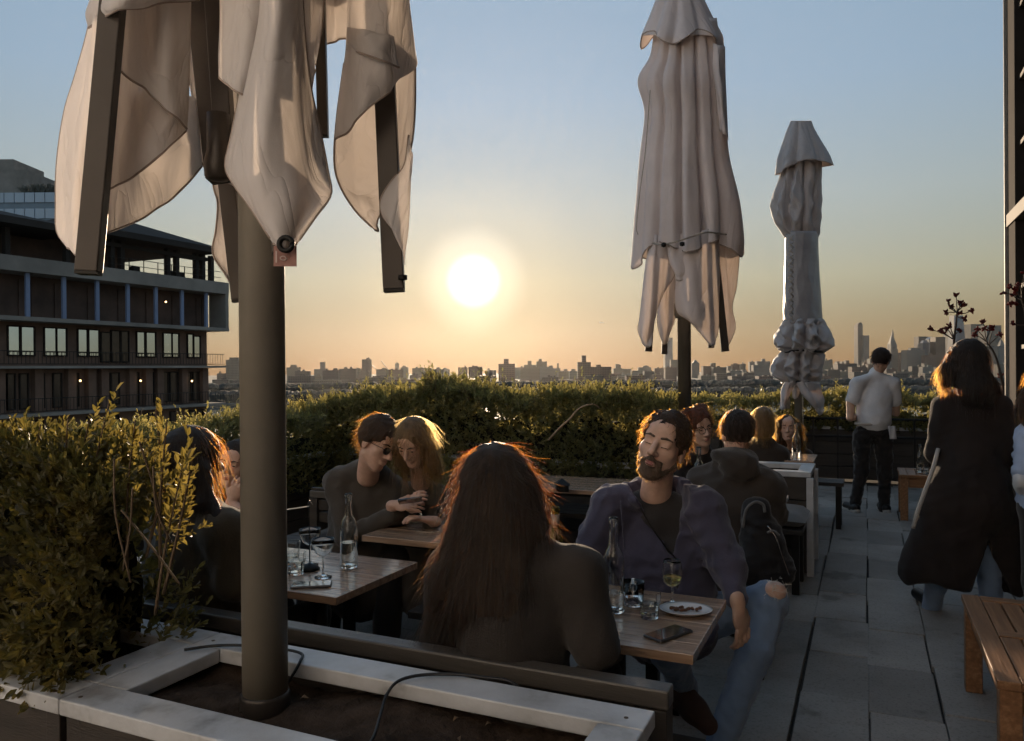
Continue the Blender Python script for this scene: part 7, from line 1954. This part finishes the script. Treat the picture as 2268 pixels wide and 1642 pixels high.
def stemmed(base, label, h=.16, r=.045, kind='wine', drink=None):
    t = root('wine_glass' if kind == 'wine' else 'coupe_glass', label, 'glass', base)
    if kind == 'wine':
        bowl = [(.004, .062), (.018, .066), (.032, .080), (r * .98, .105), (r, .118), (r * .9, .145), (r * .80, h)]
    else:
        bowl = [(.004, .085), (.014, .088), (.030, .100), (r * .9, .122), (r * .98, .135), (r, h)]
    MB().lathe([(.0005, 0), (.034, 0), (.035, .002), (.02, .005), (.006, .010), (.0042, .02), (.0038, bowl[0][1] - .004), (.004, bowl[0][1])], base, 28).build('foot_and_stem', m_glass, t, True)
    MB().lathe(bowl + [(max(q[0] - .0015, .0005), q[1] + .0015) for q in reversed(bowl)], base, 32).build('bowl', m_glass, t, True)
    if drink: MB().lathe([(.0005, bowl[0][1] + .004), (.016, bowl[0][1] + .007), (.030, bowl[0][1] + .02), (bowl[3][0] * .93, bowl[0][1] + .034), (.0005, bowl[0][1] + .034)], base, 28).build('drink', drink, t, True)
    return t
def phone(c, ang, label):
    t = root('phone', label, 'phone', c)
    ca, sa = math.cos(ang), math.sin(ang)
    bev(MB().box((c[0], c[1], c[2] + .005), (.152, .074, .0085), ang).build('case', m_phone, t), .004, 3)
    bev(MB().box((c[0], c[1], c[2] + .0097), (.146, .068, .0006), ang).build('screen', m_screen, t), .0002, 1)
    return t
TZ = TH + .0005
def on(px, py, z=TZ): return PZ(px, py, z)
bottle(on(1360, 1356), 'clear glass water bottle in front of the bearded man', .325, fill=.28)
tumbler(on(1403, 1341), 'plain tumbler of water touching the tall bottle', facet=False, h=.085)
tumbler(on(1438, 1368), 'faceted tumbler of water beside the plate')
stemmed(on(1489, 1338), 'small stemmed glass with white wine behind the plate', .155, .036, 'wine', m_wine)
pc_ = on(1519, 1358)
t = root('plate', 'small white oval plate with roasted nuts on the near table', 'plate', pc_)
o = MB().lathe([(.0005, .002), (.048, .002), (.052, .001), (.056, .003), (.075, .012), (.083, .016), (.084, .018), (.075, .0155), (.055, .007), (.0005, .006)], (0, 0, 0), 40).build('dish', m_china, None, True)
o.parent = t; o.location = (0, 0, 0); o.scale = (1.06, .86, 1); o.rotation_euler = (0, 0, .3)
rp = np.random.default_rng(2)
for k in range(11):
    q = pc_ + R2 * (rp.uniform(-.055, .01) if k < 8 else rp.uniform(.01, .05)) + F2 * rp.uniform(-.02, .018) + np.array((0, 0, .014))
    d_ = norm(rp.normal(size=3) * np.array((1, 1, .2)))
    grow('nut', [('c', q - d_ * .006, q + d_ * .006, .0065, .0045)], m_date, t, h=.003, pad=.006)
phone(on(1480, 1407), rad(24.6 + 38), 'black phone lying near the table corner before the plate')
bottle(P(1231, 1325, 2.83), 'green wine bottle with pale neck foil between the woman and the bearded man', .335, tint=m_glassg, fill=.15, paper=True, name='wine_bottle')
# left table
bottle(on(773, 1258), 'clear water bottle standing on the table beside the umbrella pole', .315, fill=.5)
stemmed(on(716, 1279), 'empty coupe glass nearest the water bottle', .155, .046, 'coupe')
stemmed(on(687, 1252), 'empty coupe glass behind the table sign stand', .155, .046, 'coupe')
tumbler(on(655, 1272), 'faceted tumbler right beside the umbrella pole', h=.09, r=.042, fill=.6)
tumbler(on(645, 1248), 'second tumbler half hidden by the umbrella pole', h=.095, r=.040, fill=.3)
phone(on(690, 1298), rad(24.6 + 8), 'black phone on the table edge beside the umbrella pole')
b0 = on(686, 1262)
t = root('table_sign', 'thin metal table sign stand with clipped card near the coupe glasses', 'sign stand', b0)
MB().lathe([(.0005, 0), (.042, 0), (.042, .006), (.03, .018), (.008, .026), (.003, .03)], b0, 24).build('foot', m_iron, t, True)
MB().tube([b0 + (0, 0, .02), b0 + (0, 0, .285)], .0022, 6).build('rod', m_iron, t, True)
top_ = b0 + np.array((0, 0, .285))
MB().tube([top_ - R2 * .008 - np.array((0, 0, .012)), top_ + np.array((0, 0, .006)), top_ + R2 * .014 - np.array((0, 0, .012))], .002, 6).build('clip', m_rail, t, True)
MB().bar(top_ - R2 * .11 - np.array((0, 0, .035)), top_ - np.array((0, 0, .02)), .002, .03, F2).build('card', m_cushion, t)
# couple's table
tumbler(on(985, 1158), 'faceted tumbler of water on the couple table', h=.088, r=.040, fill=.5)
tumbler(on(922, 1152), 'tall straight glass by the hands of the couple', h=.11, r=.038, facet=False, fill=.4)
bottle(P(1030, 1180, 3.95) * np.array((1, 1, 0)) + np.array((0, 0, TZ)), 'water bottle half hidden behind the long haired woman', .315, fill=.5)
q = on(965, 1178); t = root('fork', 'bright metal fork lying on the couple table', 'cutlery', q)
m_steel = M('steel', (.55, .54, .52), .2, .05, 9, metallic=1)
MB().bar(q - R2 * .06 + (0, 0, .003), q + R2 * .09 - F2 * .02 + (0, 0, .003), .008, .002).build('handle', m_steel, t)
for k in (-1, 0, 1): MB().bar(q - R2 * .06 + F2 * .006 * k + (0, 0, .003), q - R2 * .105 + F2 * .007 * k + (0, 0, .005), .002, .002).build('tine', m_steel, t)
# phone held by the couple
hp_ = P(906, 1106, 3.98)
t = root('phone', 'phone held in the hands of the couple', 'phone', hp_)
MB().obox(hp_ - CR * .05 - CU * .02, CR * .12 + CU * .015, CU * .03 - CF * .055, np.cross(CR, CU * .5 - CF) * .007).build('case', m_screen, t)
# dark house shaped holder
q = on(1245, 1088)
t = root('napkin_holder', 'small dark house shaped holder on the empty table near the hedge', 'holder', q)
bev(MB().box((q[0], q[1], q[2] + .022), (.085, .085, .044), YAW).build('box', m_iron, t), .003)
e = .052; ca, sa = math.cos(YAW), math.sin(YAW)
cr_ = [(-e, -e), (e, -e), (e, e), (-e, e)]
mesh_obj('peaked_lid', [(q[0] + x * ca - y * sa, q[1] + x * sa + y * ca, q[2] + .0445) for x, y in cr_] + [(q[0], q[1], q[2] + .088)], [(3, 2, 1, 0), (0, 1, 4), (1, 2, 4), (2, 3, 4), (3, 0, 4)], m_iron, t)
# middle and far tables
bottle(P(1548, 1050, 5.05) * np.array((1, 1, 0)) + np.array((0, 0, TZ)), 'water bottle in front of the red haired person', .315, fill=.4)
tumbler(on(1722, 1118), 'small tumbler on the sunlit table corner', h=.09, r=.036, facet=False, fill=0)
qb = PV(1764, 1032, 7.35); bottle(np.array((qb[0], qb[1], TZ)), 'sunlit clear water bottle on the far table', .325, fill=.25)
qb = PV(1720, 1034, 7.5); tumbler(np.array((qb[0], qb[1], TZ)), 'tiny tumbler left of the far water bottle', h=.09, r=.036, fill=.3)
qb = PV(2038, 1030, 9.0); bottle(np.array((qb[0], qb[1], .471)), 'sunlit bottle on the low table beside the white shirted man', .29, fill=.4)
qb = PV(2049, 1030, 8.9); tumbler(np.array((qb[0], qb[1], .471)), 'tumbler on the low table beside the white shirted man', h=.10, r=.045, fill=.3)
# backpack on the bench
t = root('backpack', 'black backpack leaning on the bench behind the bearded man', 'backpack', PV(1690, 1290, 3.98) * np.array((1, 1, 0)) + np.array((0, 0, .45)))
m_bag = fab('black_nylon', (.016, .014, .014), rough=.6, bs=140)
grow('bag', [('e', P(1690, 1225, 3.95), (.13, .10, .17)), ('e', P(1676, 1155, 3.97), (.085, .075, .12)), ('c', P(1650, 1262, 3.95), P(1725, 1268, 3.92), .09, .085), ('c', P(1668, 1115, 3.97), P(1688, 1118, 3.95), .03, .03)], m_bag, t, h=.010, k=.05, wr=(.009, .09, 4))
MB().tube(smooth_path([P(1645, 1170, 3.86), P(1652, 1130, 3.86), P(1672, 1112, 3.86), P(1690, 1118, 3.86), P(1694, 1135, 3.85)]), .007, 6).build('grab_loop', m_cushion, t, True)
MB().tube(smooth_path([P(1700, 1165, 3.84), P(1718, 1190, 3.82), P(1732, 1230, 3.81), P(1748, 1275, 3.82)]), .0035, 5).build('zip', m_steel, t, True)
bev(MB().box(P(1712, 1178, 3.82), (.035, .012, .012), .6).build('buckle', m_steel, t), .002)
MB().tube(smooth_path([P(1700, 1180, 3.83), P(1712, 1176, 3.81), P(1726, 1186, 3.81)]), .006, 6).build('strap', m_cushion, t, True)
